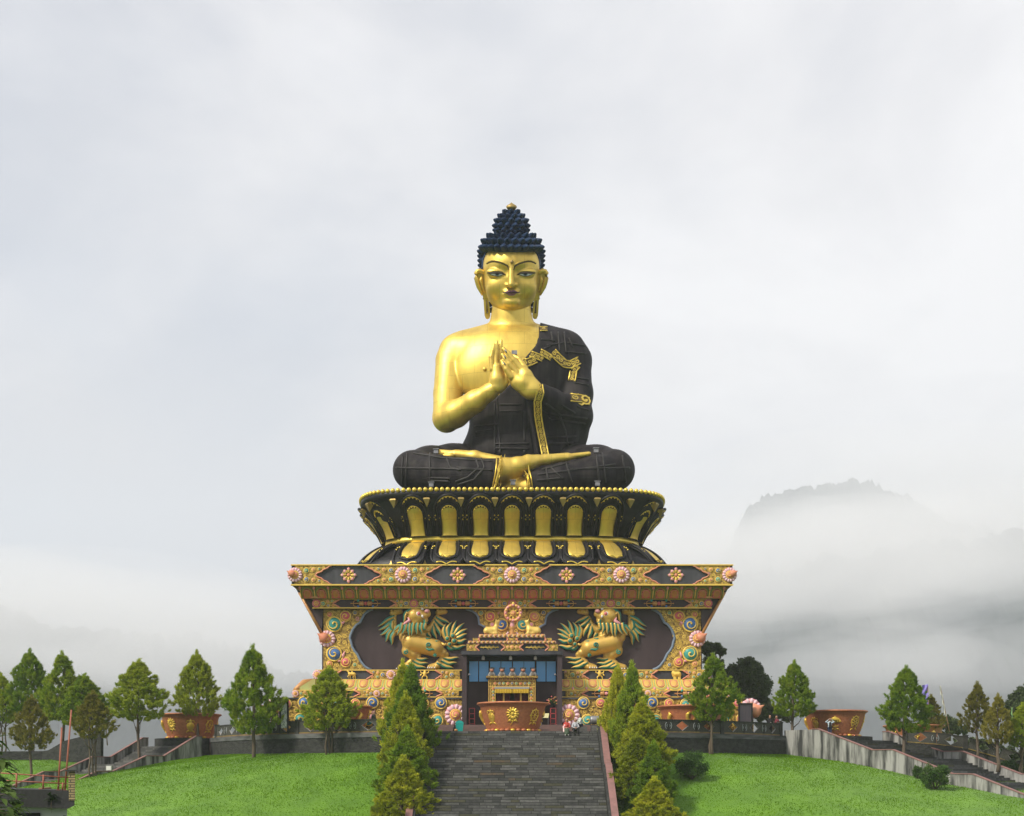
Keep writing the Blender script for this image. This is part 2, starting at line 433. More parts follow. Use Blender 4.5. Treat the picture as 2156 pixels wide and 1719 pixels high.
# ------------------------------------------------------------------ far hills
hillm = mat('forest_hill', (.022,.036,.034), .95, 0, (.010,.018,.020), .012, .9, spec=.05)
structure(MB().grid(VALLEY, 0, True, closed=True).build('valley_floor', hillm))
def hill(name, y0, x0, x1, prof, depth, seed, amp):
    nx = 420; ny = 26
    xs = np.linspace(x0, x1, nx); v = np.linspace(-1, 1, ny)
    hx = np.interp(xs, [p[0] for p in prof], [p[1] for p in prof])
    Y = y0+depth*v[:,None]+0*xs[None]; X = xs[None]+0*v[:,None]
    Z = hx[None]*np.clip(1-np.abs(v)**1.5, 0, 1)[:,None]
    sc_ = (x1-x0)/18.
    Z = Z+amp*fbm2(X, Y, seed, 4, 6.283/sc_)*np.clip(Z/60, 0, 1)+.30*amp*rng.normal(size=Z.shape)*np.clip(Z/120, 0, 1)-70
    o = MB().grid(np.stack([X, Y, Z], 2), 0, True, flip=False).build(name, hillm); return structure(o)
def hx(dx, dy, y): p = P(dx, dy, y); return (p[0], p[2]+70)
hill('hill_left', 3000, -2300, 500, [hx(-700,1180,3000), hx(-300,1230,3000), hx(0,1290,3000), hx(150,1330,3000), hx(420,1350,3000), hx(640,1430,3000), hx(1100,1600,3000)], 800, 5, 22)
hill('hill_right', 3200, -300, 2900, [hx(900,1600,3200), hx(1150,1330,3200), hx(1400,1255,3200), hx(1560,1225,3200), hx(1700,1190,3200), hx(1850,1165,3200), hx(2050,1140,3200), hx(2400,1060,3200), hx(2900,1000,3200)], 800, 6, 22)
hill('hill_ridge', 4300, 430, 2700, [hx(1380,1400,4300), hx(1570,1080,4300), hx(1600,1052,4300), hx(1640,1035,4300), hx(1690,1022,4300), hx(1745,1018,4300), hx(1830,1012,4300), hx(1900,1040,4300), hx(2000,1100,4300), hx(2300,1150,4300)], 350, 8, 16)

# ------------------------------------------------------------------ terrace
pav = mat('red_brown_paving', (.16,.095,.085), .8, 0, (.085,.065,.06), 1.2, .7, .1, 8.)
def arc(phi0, phi1, r, n): 
    a = np.radians(np.linspace(phi0, phi1, n)); return np.stack([TC[0]+r*np.sin(a), TC[1]-r*np.cos(a)], 1)
ring = arc(-180, 180, TR-.02, 241)[:-1]
mb = MB(); n = len(ring)
mb.add([(x, y, 0) for x, y in ring]+[(x, y, -3.) for x, y in ring], [tuple(range(n))]+[(i, n+i, n+(i+1) % n, (i+1) % n) for i in range(n)])
o = mb.build('terrace_floor', pav); structure(o)
stepm = [mat('slate_step_%s' % k, c, .75, 0, c2, 3., .8, .3, 9., (1,1,1.6)) for k, c, c2 in
         [('grey', (.056,.057,.056), (.105,.106,.099)), ('dark', (.032,.033,.033), (.064,.065,.062)), ('pale', (.085,.086,.082), (.16,.16,.15)), ('mossy', (.050,.052,.032), (.085,.08,.05)), ('rust', (.12,.085,.05), (.07,.065,.055))]]
moss = mat('joint_black', (.014,.015,.013), .9)  # near-black fill seen in the gaps between the stones
copm = mat('pink_coping', (.25,.125,.115), .7, 0, (.16,.09,.08), 2., .7, .1, 8.)
wallm = mat('stained_wall', (.014,.015,.015), .9, 0, (.050,.051,.047), 2.6, .7, .8, 7., (.8,.8,1.6))
whitew = mat('stained_whitewash', (.30,.30,.285), .85, 0, (.022,.023,.023), 1.3, .95, .25, 6., (1.3,1.3,.16), lo=.42, hi=.60, detail=8.)

st = thing('staircase', 'long flight of dark slate steps climbing to the terrace between two rows of cypresses', 'staircase', (0, 0, 0))
mb = MB(); HWS = 6.55; y = 0.; z = 0.; RI, TDW = .19, .345
back = MB()
prof = [(0.6, 0.)]
for i in range(46):
    tread = 1.3 if i == 17 else TDW
    x = -HWS
    big = i in (17, 18)
    off = rng.uniform(.2, 1.3)
    while x < HWS-.02:
        wdt = (off if x == -HWS else rng.uniform(1.15, 1.5)*(1.3 if big else 1)); x2 = min(x+wdt, HWS)
        if HWS-x2 < .3: x2 = HWS
        j = rng.uniform(0, .012); m = rng.choice(5, p=[.46, .22, .20, .11, .01]); cut = [x+.012, x2-.012]
        if rng.random() < .45: cut.insert(1, x+(x2-x)*rng.uniform(.3, .7))
        for a, c in zip(cut[:-1], cut[1:]):
            mb.box((a+.006, y-.012-j, z-RI+.022), (c-.006, y+.09, z-.012), int(m)); m = m if rng.random() < .5 else int(rng.choice(5, p=[.46, .22, .20, .11, .01]))
        x = x2
    # tread slab
    nxt = 1.3 if i+1 == 17 else TDW
    mb.box((-HWS, y-nxt+.1, z-RI-.05), (HWS, y+.05, z-RI-.004-.002*(i % 2)), 1)
    back.box((-HWS, y+.03, z-RI-.03), (HWS, y+.4, z-.015), 0)
    z -= RI; y -= nxt
    prof.append((y, z))
mb.build('steps', stepm, st); back.build('step_joints', moss, st)
yb, zb = y, z
slo = [(0.3, .0), (0., .0)]
def incl(mb, x0, x1, pts, zlo, zhi, m=0):
    """beam in the yz plane following pts (y, z), from z+zlo to z+zhi"""
    V = []; fs = []; k = len(pts)
    for (yy, zz) in pts:
        V += [(x0, yy, zz+zlo), (x1, yy, zz+zlo), (x1, yy, zz+zhi), (x0, yy, zz+zhi)]
    for i in range(k-1):
        for j in range(4):
            j2 = (j+1) % 4; fs.append((i*4+j, i*4+j2, (i+1)*4+j2, (i+1)*4+j))
    fs += [(0, 1, 2, 3), (4*k-1, 4*k-2, 4*k-3, 4*k-4)]
    mb.add(V, fs, m)
y17 = -16*TDW-1.3; z17 = -17*RI
line = [(0.25, .0), (0., 0.), (-16*TDW, -17*RI+.19), (-16*TDW-1.1, -17*RI+.05), (yb, zb)]
for sgn in (-1, 1):
    a, b_ = sorted((sgn*6.56, sgn*6.80)); mb = MB(); incl(mb, a, b_, line, -3, .5); pw = mb.build('parapet', wallm, st)
    a, b_ = sorted((sgn*6.72, sgn*7.2)); mb = MB(); incl(mb, a, b_, line, .5, .6); mb.build('coping', copm, st)
    a, b_ = sorted((sgn*6.80, sgn*7.1)); mb = MB(); incl(mb, a, b_, line, -4, .49); mb.build('side_wall', wallm, st)

# ------------------------------------------------------------------ retaining wall and fences
ledge = mat('wall_ledge', (.035,.037,.037), .8, 0, (.14,.145,.145), 1.1, .8, .1, 8., (.5,.5,2.5))
add_lines(wallm, .9, .26, .05, .35, .012, 'XZ', .37)
def curved(mb, pts, z0, z1, t, m=0):
    """wall of thickness t (outwards negative) along ground points with z0/z1 arrays"""
    pts = np.asarray(pts); k = len(pts); tg = np.gradient(pts, axis=0); tg /= np.linalg.norm(tg, axis=1)[:, None]
    nr = np.stack([tg[:,1], -tg[:,0]], 1)
    z0 = np.broadcast_to(z0, k); z1 = np.broadcast_to(z1, k); V = []
    for i in range(k):
        f = pts[i]+nr[i]*t/2; q = pts[i]-nr[i]*t/2
        V += [(f[0], f[1], z0[i]), (q[0], q[1], z0[i]), (q[0], q[1], z1[i]), (f[0], f[1], z1[i])]
    fs = []
    for i in range(k-1):
        for j in range(4):
            j2 = (j+1) % 4; fs.append((i*4+j, i*4+j2, (i+1)*4+j2, (i+1)*4+j))
    fs += [(3, 2, 1, 0), (4*k-4, 4*k-3, 4*k-2, 4*k-1)]
    return mb.add(V, fs, m)
def ret_wall(phi0, phi1, label):
    n = max(int(abs(phi1-phi0)/2), 3)
    tw = thing('retaining_wall', label, 'retaining wall')
    curved(MB(), arc(phi0, phi1, TR+.1, n), -6.5, -.42, .3).build('masonry', wallm, tw)
    curved(MB(), arc(phi0, phi1, TR+.13, n), -.42, -.06, .36).build('ledge', ledge, tw)
ret_wall(14.2, 53, 'dark mossy stone retaining wall under the fence right of the stairs')
ret_wall(-66, -14.2, 'dark mossy stone retaining wall under the fence left of the stairs')
ret_wall(-92, -78, 'dark retaining wall beyond the left side stairs')
fencem = mat('pebbledash_fence', (.028,.028,.024), .9, 0, (.085,.085,.072), 14., .8, .5, 22.)
fpost = mat('fence_joint', (.022,.022,.020), .9, 0, (.06,.06,.05), 3., .6)
palem = mat('pale_paint_lit_edge', (.30,.30,.29), .8, 0, (.25,.25,.24), 5., .6)  # pale paint; on the fence reveals it stands for light on the edges
ringm = mat('pale_ring', (.33,.36,.36), .8, 0, (.15,.16,.16), 6., .6)
oldgold = mat('faded_gold_line', (.24,.17,.035), .8, 0, (.07,.055,.03), 2., .8)
PW = 2.72; PH = 1.02
def panel_mesh():
    mb = MB(); h = PW/2-.1; a, c, zc = .62, .40, .53
    z0, z1 = .08, .94
    BL, BR, TL, TRr = (-h, z0), (h, z0), (-h, z1), (h, z1); Dl, Dr, Dt, Db = (-a, zc), (a, zc), (0, zc+c), (0, zc-c)
    y0, y1 = -.075, .075
    for poly in ([BL, BR, Dr, Db, Dl], [TL, Dl, Dt, Dr, TRr], [BL, Dl, TL], [BR, TRr, Dr]): mb.prism(poly, y0, y1, 0)
    # pale lining of the opening: light on its edges put into colour
    for p, q in ((Dl, Dt), (Dt, Dr), (Dr, Db), (Db, Dl)):
        p, q, o_ = np.array(p), np.array(q), np.array((0, zc))
        ins = [tuple(v+(o_-v)*.05) for v in (p, q)]
        mb.prism([tuple(p), tuple(q), ins[1], ins[0]], y0+.012, y1-.012, 1)
    return mb.mesh('panel', [fencem, palem])
def ring_mesh():
    mb = MB()
    for s_ in (-1, 1):
        a = np.linspace(-1.15, 1.15, 9)
        mb.tube([(s_*(.10+.20*math.cos(q)), -.08, .52+.27*math.sin(q)) for q in a], .028, 5, 0, up=(0,1,0))
        mb.prism([(s_*.11, .40), (s_*.11, .64), (s_*.17, .58), (s_*.19, .52), (s_*.17, .46)], -.085, -.07, 0)
    return mb.mesh('ring', ringm)
PANEL, RING = panel_mesh(), ring_mesh()
JOINT = MB().box((-.1, -.09, 0), (.1, .09, 1.0), 0).mesh('joint_post', fpost)
POST = MB().box((-.2, -.16, -.05), (.2, .16, 1.05), 0).box((-.24, -.2, 1.05), (.24, .2, 1.13), 0).mesh('end_post', fpost)
def inst(me, parent, loc, rz, scale=None):
    o = bpy.data.objects.new(me.name, me); COL.objects.link(o); o.parent = parent; o.location = loc; o.rotation_euler = (0, 0, rz)
    if scale: o.scale = scale
    return o
def fence(path, label, zf=lambda x, y: 0., posts=(0, -1)):
    """path: polyline; laid out in modules of PW"""
    f = thing('terrace_fence', label, 'fence')
    path = np.asarray(path); seg = np.r_[0, np.cumsum(np.linalg.norm(np.diff(path, axis=0), axis=1))]
    nmod = max(int(round(seg[-1]/PW)), 1); s_ = np.linspace(0, seg[-1], nmod+1)
    px = np.interp(s_, seg, path[:,0]); py = np.interp(s_, seg, path[:,1])
    for i in range(nmod):
        a, c = np.array((px[i], py[i])), np.array((px[i+1], py[i+1])); za, zc = zf(*a), zf(*c)
        L = np.linalg.norm(c-a); rz = math.atan2(c[1]-a[1], c[0]-a[0]); m = (a+c)/2
        o = inst(PANEL, f, (m[0], m[1], (za+zc)/2), rz, (L/PW, 1, 1))
        o.rotation_euler = (0, -math.atan2(zc-za, L), rz)
    for i in range(nmod+1):
        k = min(i, nmod-1); rz = math.atan2(py[k+1]-py[k], px[k+1]-px[k]); p = (px[i], py[i], zf(px[i], py[i]))
        end = i in [q % (nmod+1) for q in posts]
        inst(POST if end else JOINT, f, p, rz)
        if not end: inst(RING, f, p, rz)
    zz = np.array([zf(x, y) for x, y in zip(px, py)]); pts = np.stack([px, py], 1)
    curved(MB(), pts, zz+.94, zz+1.02, .24).build('top_rail', fpost, f)
    curved(MB(), pts, zz-.0, zz+.08, .22).build('bottom_rail', oldgold, f)
    return f
fence(arc(14.6, 51.5, TR-.12, 30), 'dark pebbled fence with diamond openings right of the central stairs', posts=(0, 4, -1))
fence(arc(-64.5, -14.6, TR-.12, 30), 'dark pebbled fence with diamond openings left of the central stairs', posts=(0, 5, -1))
fence(arc(-91, -79, TR-.12, 8), 'short stretch of dark fence beyond the left side stairs', posts=(0, -1))

# ------------------------------------------------------------------ side stairs
def side_stairs(name, label, o, phi, W, flights, wall, sgn, zt=.5):
    """o: top of the near parapet line; stairs run outwards along phi; flights = list of (run, drop); W to the rear"""
    o = np.array(o, float); d = np.array((math.sin(R(phi)), -math.cos(R(phi)))); p = np.array((-d[1], d[0]))*sgn   # p points away from the camera
    st = thing(name, label, 'staircase')
    pts = [(-.6, zt), (0, zt)]
    for run, drop in flights: pts.append((pts[-1][0]+run, pts[-1][1]-drop))
    def beam(mb, off, wd, zlo, zhi, m=0, pts=pts, s0=None):
        V = []; fs = []; k = len(pts)
        for s_, z_ in pts:
            for q, zz in ((0, zlo), (wd, zlo), (wd, zhi), (0, zhi)):
                xy = o+d*s_+p*(off+q); V.append((xy[0], xy[1], z_+zz))
        for i in range(k-1):
            for j in range(4):
                j2 = (j+1) % 4; fs.append((i*4+j, i*4+j2, (i+1)*4+j2, (i+1)*4+j))
        fs += [(0, 1, 2, 3), (4*k-1, 4*k-2, 4*k-3, 4*k-4)]
        return mb.add(V, fs, m)
    for off in (0, W-.25):
        w_ = beam(MB(), off, .25, -3.2, 0).build('parapet', wall, st)
        beam(MB(), off-.05, .35, .0, .07).build('coping', copm, st)
    mb = MB(); s0 = 0.; z0 = zt-.62
    for run, drop in flights:
        n = max(int(round(drop/.17)), 1) if drop > .2 else 1
        for i in range(n):
            sa, sb = s0+run*i/n, s0+run*(i+1)/n; za = z0-drop*i/n
            cuts = np.r_[.25, np.sort(rng.uniform(.6, W-.6, 5)), W-.25]
            for a, c in zip(cuts[:-1], cuts[1:]):
                A = o+d*(sa-.02)+p*(a+.008); m = int(rng.choice(5, p=[.35, .42, .13, .09, .01]))
                mb.obox((A[0], A[1], za-drop/n-.6), (*(d*(sb-sa+.03)), 0), (*(p*(c-a-.016)), 0), (0, 0, .6 if drop > .2 else .6), m)
        s0 += run; z0 -= drop
    mb.build('steps', stepm, st)
    return pts, o, d, p
eR = arc(52.2, 52.2, TR, 1)[0]; eL = arc(-65.5, -65.5, TR, 1)[0]
def solve_line(o, phi, dpx):
    d = np.array((math.sin(R(phi)), -math.cos(R(phi)))); k = (dpx-1078)/F
    return (k*(DC+o[1])-o[0])/(d[0]-k*d[1])
def runs_from_px(o, phi, cols):
    t = [solve_line(o, phi, c) for c in cols]; d = np.array((math.sin(R(phi)), -math.cos(R(phi))))
    out = []
    for (ta, ca), (tb, cb) in zip(zip(t, cols), list(zip(t, cols))[1:]): out.append(tb-ta)
    return t, out
def flights_px(o, phi, pts):
    """pts: (column, row) along the near coping, from the head of the stairs"""
    d = np.array((math.sin(R(phi)), -math.cos(R(phi)))); res = []; prev = None
    for c, r in pts:
        t = solve_line(o, phi, c); y = o[1]+d[1]*t; z = P(c, r, y)[2]
        if prev: res.append((t-prev[0], max(prev[1]-z, 0)))
        else: first = (t, z)
        prev = (t, z)
    return first, res
PHR, PHL = 40, -40
f0, fl = flights_px(eR, PHR, [(1722,1536), (1835.6,1580), (1879,1579.5), (2004,1630), (2048,1631), (2170,1680), (2215,1681)])
oR = eR+np.array((math.sin(R(PHR)), -math.cos(R(PHR))))*f0[0]
side_stairs('side_stairs', 'side stairs on the right with white stained parapets going down the lawn', oR, PHR, 10., fl, whitew, 1, f0[1])
# plain end wall that joins the fence to the head of the stairs
mb = MB(); a = eR+np.array((.1, -.05)); c = oR
v = (c-a)/np.linalg.norm(c-a); nrm = np.array((v[1], -v[0]))
mb.obox((*(a), -4.), (*(c-a-v*.35), 0), (*(-nrm*.28), 0), (0, 0, 4.+f0[1]+.0))
tag(mb.build('end_wall', whitew), 'plain stained wall joining the right fence to the side stairs', 'wall')
fl0 = flights_px(eL, PHL, [(414,1551), (346,1593), (309,1592.5), (239,1625), (205,1625), (120,1665)])
oL = eL+np.array((math.sin(R(PHL)), -math.cos(R(PHL))))*fl0[0][0]
side_stairs('side_stairs', 'side stairs on the left with pinkish copings going down the lawn', oL, PHL, 8.1, fl0[1], whitew, -1, fl0[0][1])

# fence that drops away beyond the right side stairs, and the low wall far left
pa = [P(1905,1563,12)[:2], P(2000,1570,11)[:2], P(2067,1583,10.5)[:2], P(2146,1613,9.5)[:2], P(2230,1650,8)[:2]]
zz_ = [P(1905,1563,12)[2], P(2000,1570,11)[2], P(2067,1583,10.5)[2], P(2146,1613,9.5)[2], P(2230,1650,8)[2]]
pa = np.array(pa)
fence(pa, 'dark fence with diamond openings sloping away beyond the right side stairs', zf=lambda x, y: float(np.interp(x, pa[:,0], zz_)), posts=(0, 2, -1))
mb = MB(); curved(mb, pa+np.array((0, .1)), np.array(zz_)-2.5, np.array(zz_)-.02, .34)
tag(mb.build('low_wall', wallm), 'dark low wall carrying the sloping fence at the far right', 'wall')
lw = [(x, y) for x, y in (P(-80,1583,24)[:2], P(90,1582,24)[:2], P(105,1580,23.5)[:2], P(140,1560,22)[:2], P(215,1541,20)[:2])]
lz = [P(-80,1583,24)[2], P(90,1582,24)[2], P(105,1580,23.5)[2], P(140,1560,22)[2], P(215,1541,20)[2]]
mb = MB(); curved(mb, np.array(lw), np.array(lz)-3, np.array(lz), .35)
tag(mb.build('low_wall', wallm), 'low grey wall on the far left, dropping behind the trees', 'wall')

# ================================================================== PEDESTAL
C0 = 1078.5
class PL:
    """a vertical plane at depth y; positions in rows / columns of the photograph, relief in metres"""
    def __init__(s, y): s.y = y; s.s = S(y)
    def p(s, u, r, o=0.): return np.array(((C0-1078.0+u)*s.s, s.y-o, ZC+(HORIZ-r)*s.s))
    def x(s, u): return (C0-1078.0+u)*s.s
    def z(s, r): return ZC+(HORIZ-r)*s.s
    def poly(s, pts): return [(s.x(u), s.z(r)) for u, r in pts]
def spiral2(r0=1., r1=.12, turns=1.35, n=13, ph=0.):
    a = np.linspace(0, turns*2*math.pi, n)+ph; r = np.linspace(r0, r1, n)
    return np.stack([r*np.cos(a), r*np.sin(a)], 1)
def _curl_template():
    p = spiral2(.82, .16, 1.3, 12); pts = np.stack([p[:,0], 0*p[:,0], p[:,1]], 1)
    m = MB().tube(pts, np.linspace(.12, .24, 12), 4, 0, up=(0, 1, 0)); m2 = MB().tube([(.7,0,-.1),(1.15,0,-.55),(1.05,0,-1.1)], [.14,.2,.03], 4, 0, up=(0,1,0))
    return [(np.concatenate(q.v), q.f) for q in (m, m2)]
CURL = _curl_template()
def curl(mb, pl, u, r, rad, ph, mir, off, m=0, depth=1.):
    """one carved tendril"""
    c, s_ = math.cos(ph), math.sin(ph); k = rad*pl.s; o = pl.p(u, r, off)
    for V, fs in CURL:
        x, y, z = V[:,0]*mir, V[:,1], V[:,2]
        mb.add(np.stack([o[0]+k*(x*c-z*s_), o[1]-k*.55*depth*(y+.1), o[2]+k*(x*s_+z*c)], 1), fs, m, False)
def inside(pt, poly):
    x, y = pt; c = False; n = len(poly)
    for i in range(n):
        x1, y1 = poly[i]; x2, y2 = poly[(i+1) % n]
        if (y1 > y) != (y2 > y) and x < (x2-x1)*(y-y1)/(y2-y1)+x1: c = not c
    return c
def fill(mb, pl, poly, off, avoid=(), radii=(6., 4.2, 3., 2.2), m=0, seed=1, tries=160, extra=None):
    r_ = random.Random(seed); us = [p[0] for p in poly]; rs = [p[1] for p in poly]; placed = list(avoid)
    for rad in radii:
        for _ in range(tries):
            u = r_.uniform(min(us), max(us)); r = r_.uniform(min(rs), max(rs))
            if not inside((u, r), poly): continue
            if any((u-a)**2+(r-b)**2 < (rad*.92+c)**2 for a, b, c in placed): continue
            if not all(inside((u+rad*.8*math.cos(q), r+rad*.8*math.sin(q)), poly) for q in (0, 1.57, 3.14, 4.71)): continue
            placed.append((u, r, rad))
            curl(mb, pl, u, r, rad, r_.uniform(0, 6.28), r_.choice((-1, 1)), off, m if extra is None or r_.random() > .2 else r_.choice(extra))
def dome(mb, pl, u, r, rad, off, md, mg, mir=1, ph=0., h=.55, ring=True, sp=True):
    o = pl.p(u, r, off); k = rad*pl.s
    mb.ball(o, (k, k*h, k), md, 14, 7)
    if ring:
        a = np.linspace(0, 2*math.pi, 17); mb.tube([(o[0]+k*1.06*math.cos(q), o[1]-k*.12, o[2]+k*1.06*math.sin(q)) for q in a], k*.13+.012, 4, mg, up=(0,1,0), cap=False)
    if sp:
        q = spiral2(.97, .05, 1.25, 14, ph); hh = np.sqrt(np.maximum(1-q[:,0]**2-q[:,1]**2, 0))
        mb.tube(np.stack([o[0]+k*q[:,0]*mir, o[1]-k*h*hh-.01, o[2]+k*q[:,1]], 1), np.linspace(k*.07, k*.17, 14), 4, mg, up=(0,1,0))
def flower(pl, u, r, rad, off, npet, parent, bulb=0., mats=None, name='flower', petal=None):
    """carved flower: a ring of petals with a spiral boss"""
    mats = mats or [palep, pinkm, salmon, goldp]; mb = MB(); o = pl.p(u, r, off); k = rad*pl.s
    for i in range(npet):
        a = 2*math.pi*i/npet; c = o+np.array((math.cos(a)*k*.76, -.03, math.sin(a)*k*.76))
        V = MB().ball((0,0,0), (k*.27, k*.14, k*2.05/npet), 0, 8, 6).v[0]
        ca, sa = math.cos(a), math.sin(a)
        base = MB().ball((0,0,0), (1,1,1), 0, 8, 6)
        mb.add(np.stack([c[0]+V[:,0]*ca-V[:,2]*sa, c[1]+V[:,1], c[2]+V[:,0]*sa+V[:,2]*ca], 1), base.f, 0, True)
    mb.lathe([(k*.98, 0), (k*.98, .05), (k*.5, .06)], (o[0], o[1]+.02, o[2]), 20, 1, 'y')
    f = mb.build(name, mats, parent)
    cb = MB(); dome(cb, pl, u, r, rad*.47, off+.03, 0, 1, h=.75)
    if bulb: pass
    cb.build('flower_centre', [salmon, goldp], f)
    return f
def rosette(pl, u, r, rad, off, parent):
    mb = MB(); o = pl.p(u, r, off); k = rad*pl.s
    for i in range(8):
        a = math.pi*i/4; rr_ = .62 if i % 2 else .72
        mb.ball((o[0]+k*rr_*math.cos(a), o[1]-.02, o[2]+k*rr_*math.sin(a)), (k*.2, .08, k*.2), 1, 7, 5)
        mb.tube([(o[0]+k*.25*math.cos(a), o[1]-.05, o[2]+k*.25*math.sin(a)), (o[0]+k*(.98 if i % 2 == 0 else .85)*math.cos(a), o[1]-.04, o[2]+k*(.98 if i % 2 == 0 else .85)*math.sin(a))], [k*.12, k*.03], 4, 0, up=(0,1,0))
        curl(mb, pl, u+rad*.5*math.cos(a+.39), r+rad*.5*math.sin(a+.39), rad*.2, a, 1, off+.03, 0)
    mb.ball((o[0], o[1]-.05, o[2]), (k*.22, .1, k*.22), 2, 10, 6)
    return mb.build('rosette', [goldp, pinkm, salmon], parent)
GP = [goldp, recess, salmon, teal, bluep, redp, pinkm]       # materials of the carved gold panels
def cusp(hw_top, hw_mid, rt, rb, c=0.):
    sh = [(1, 0), (.86, .03), (.74, .13), (.66, .16), (.50, .21), (.38, .32), (.28, .35), (.12, .40), (0, .5)]
    right = [(c+hw_mid+(hw_top-hw_mid)*a, rt+(rb-rt)*b_) for a, b_ in sh]
    right += [(u, rt+rb-r) for u, r in right[-2::-1]]
    left = [(2*c-u, r) for u, r in right[::-1]]
    return right+left, right, left
def edge(mb, pl, pts, rad, off, m): mb.tube([pl.p(u, r, off) for u, r in pts], rad, 5, m, up=(0,1,0))
def scroll_panel(pl, c, rt, rb, ht, hm_, parent, doms, seed, only=None, th=.14, radii=(4.5, 3.4, 2.5), edgem=2, tries=140):
    full, rg, lf = cusp(ht, hm_, rt, rb, c)
    if only == 'L': full = [p for p in rg]+[(c, rb), (c, rt)]
    if only == 'R': full = [p for p in lf]+[(c, rt), (c, rb)]
    mb = MB(); mb.prism(pl.poly(full), pl.y-th, pl.y+.05, 1)
    if only != 'R': edge(mb, pl, rg, .07, th, edgem)
    if only != 'L': edge(mb, pl, lf, .07, th, edgem)
    av = []
    for k, (u, r, rad, md, mir) in enumerate(doms):
        dome(mb, pl, u, r, rad, th, md, 0, mir, k*1.3); av.append((u, r, rad*1.15))
    fill(mb, pl, full, th, av, radii, 0, seed, tries, extra=(0, 0, 6))
    return mb.build('scroll_panel', GP, parent)

ped = thing('statue_pedestal', 'huge painted and carved square pedestal with two lion reliefs under the lotus seat', 'pedestal', (0, 24, 0))
DY = 4.3
yW, yV, yT, yB1, yB2, yP = 9.6+DY, 8.9+DY, 7.3+DY, 9.15+DY, 7.35+DY, 5.5+DY
W_, V_, T_, B1, B2, PP = PL(yW), PL(yV), PL(yT), PL(yB1), PL(yB2), PL(yP)
YBK = 41.
mb = MB(); hw = W_.x(399.5)
mb.box((-hw, yW, W_.z(1412)), (hw, YBK, W_.z(1262)), 0)
hp = PP.x(512)
wallo = mb.build('wall', brown, ped)
# --- slanted brackets that carry the overhang at the sides
for s_ in (-1, 1):
    mb = MB(); x0, z0, x1, z1 = T_.x(462), T_.z(1233), W_.x(400), W_.z(1338)
    mb.prism([(s_*x0, z0), (s_*x1, z1), (s_*(x1-.3), z0)], yW-.35, YBK-.5, 0)
    bk = mb.build('side_bracket', brown, ped)
    mb = MB(); mb.tube([(s_*(x0-.32), yW-.45, z0-.35), (s_*(x1-.05), yW-.45, z1+.1)], .13, 6, 0); mb.build('bracket_moulding', orange, bk)

# --- top frieze
mb = MB(); ht_ = T_.x(463.5)
mb.box((-ht_, yT, T_.z(1232.5)), (ht_, YBK+1, T_.z(1191)), 0)
tf = mb.build('top_frieze', slate, ped)
mb = MB()
for r0, r1, o_ in ((1189.3, 1191.6, .22), (1231, 1233.6, .2)): mb.box((-ht_-.05, yT-o_, T_.z(r1)), (ht_+.05, yT+.1, T_.z(r0)), 0)
mb.build('gold_moulding', goldp, tf)
def doms_top(c, rt=1194, rb=1229, inner=0):
    out = []; mid = (rt+rb)/2
    for s_ in (-1, 1):
        k = 3 if s_ > 0 else 4
        out += [(c+s_*25, mid-9.5, 5.2, k, s_), (c+s_*25, mid+9.5, 5.2, 7-k, s_), (c+s_*40, mid-11, 4., 2, s_), (c+s_*40, mid+10.5, 4., 2, s_), (c+s_*52, mid-13, 2.8, k, s_), (c+s_*52, mid+12.5, 2.8, 7-k, s_)]
    return out
for i, c in enumerate((-229.5, 0, 229.5)):
    scroll_panel(T_, c, 1192, 1231, 82, 46, tf, doms_top(c), 20+i)
    flower(T_, c, 1211.5, 17.3, .2, 14, tf)
for s_ in (-1, 1):
    c = s_*458
    d = [q for q in doms_top(c) if (q[0]-c)*s_ < 0]
    scroll_panel(T_, c, 1192, 1231, 78, 44, tf, d, 40+s_, only='L' if s_ < 0 else 'R')
    f = flower(T_, s_*457, 1211.5, 15.5, .2, 14, tf)
    # corner bulb that sticks out with a pointed tip
    mb = MB(); o = T_.p(s_*460, 1211, .35); k = T_.s
    mb.lathe([(0, -2*k), (6.5*k, 0), (7.4*k, 3*k), (5.4*k, 8*k), (1.8*k, 12*k), (0, 16*k)], (0, 0, 0), 14, 0, 'z')
    Mx = Matrix.Translation(o) @ Matrix.Rotation(R(62*s_), 4, 'Y') @ Matrix.Rotation(R(18), 4, 'X')
    mb.xform(Mx); mb.build('bulb', salmon, f)
for c in (-344.5, -114.5, 114.5, 344.5): rosette(T_, c, 1211.5, 18, .04, tf)

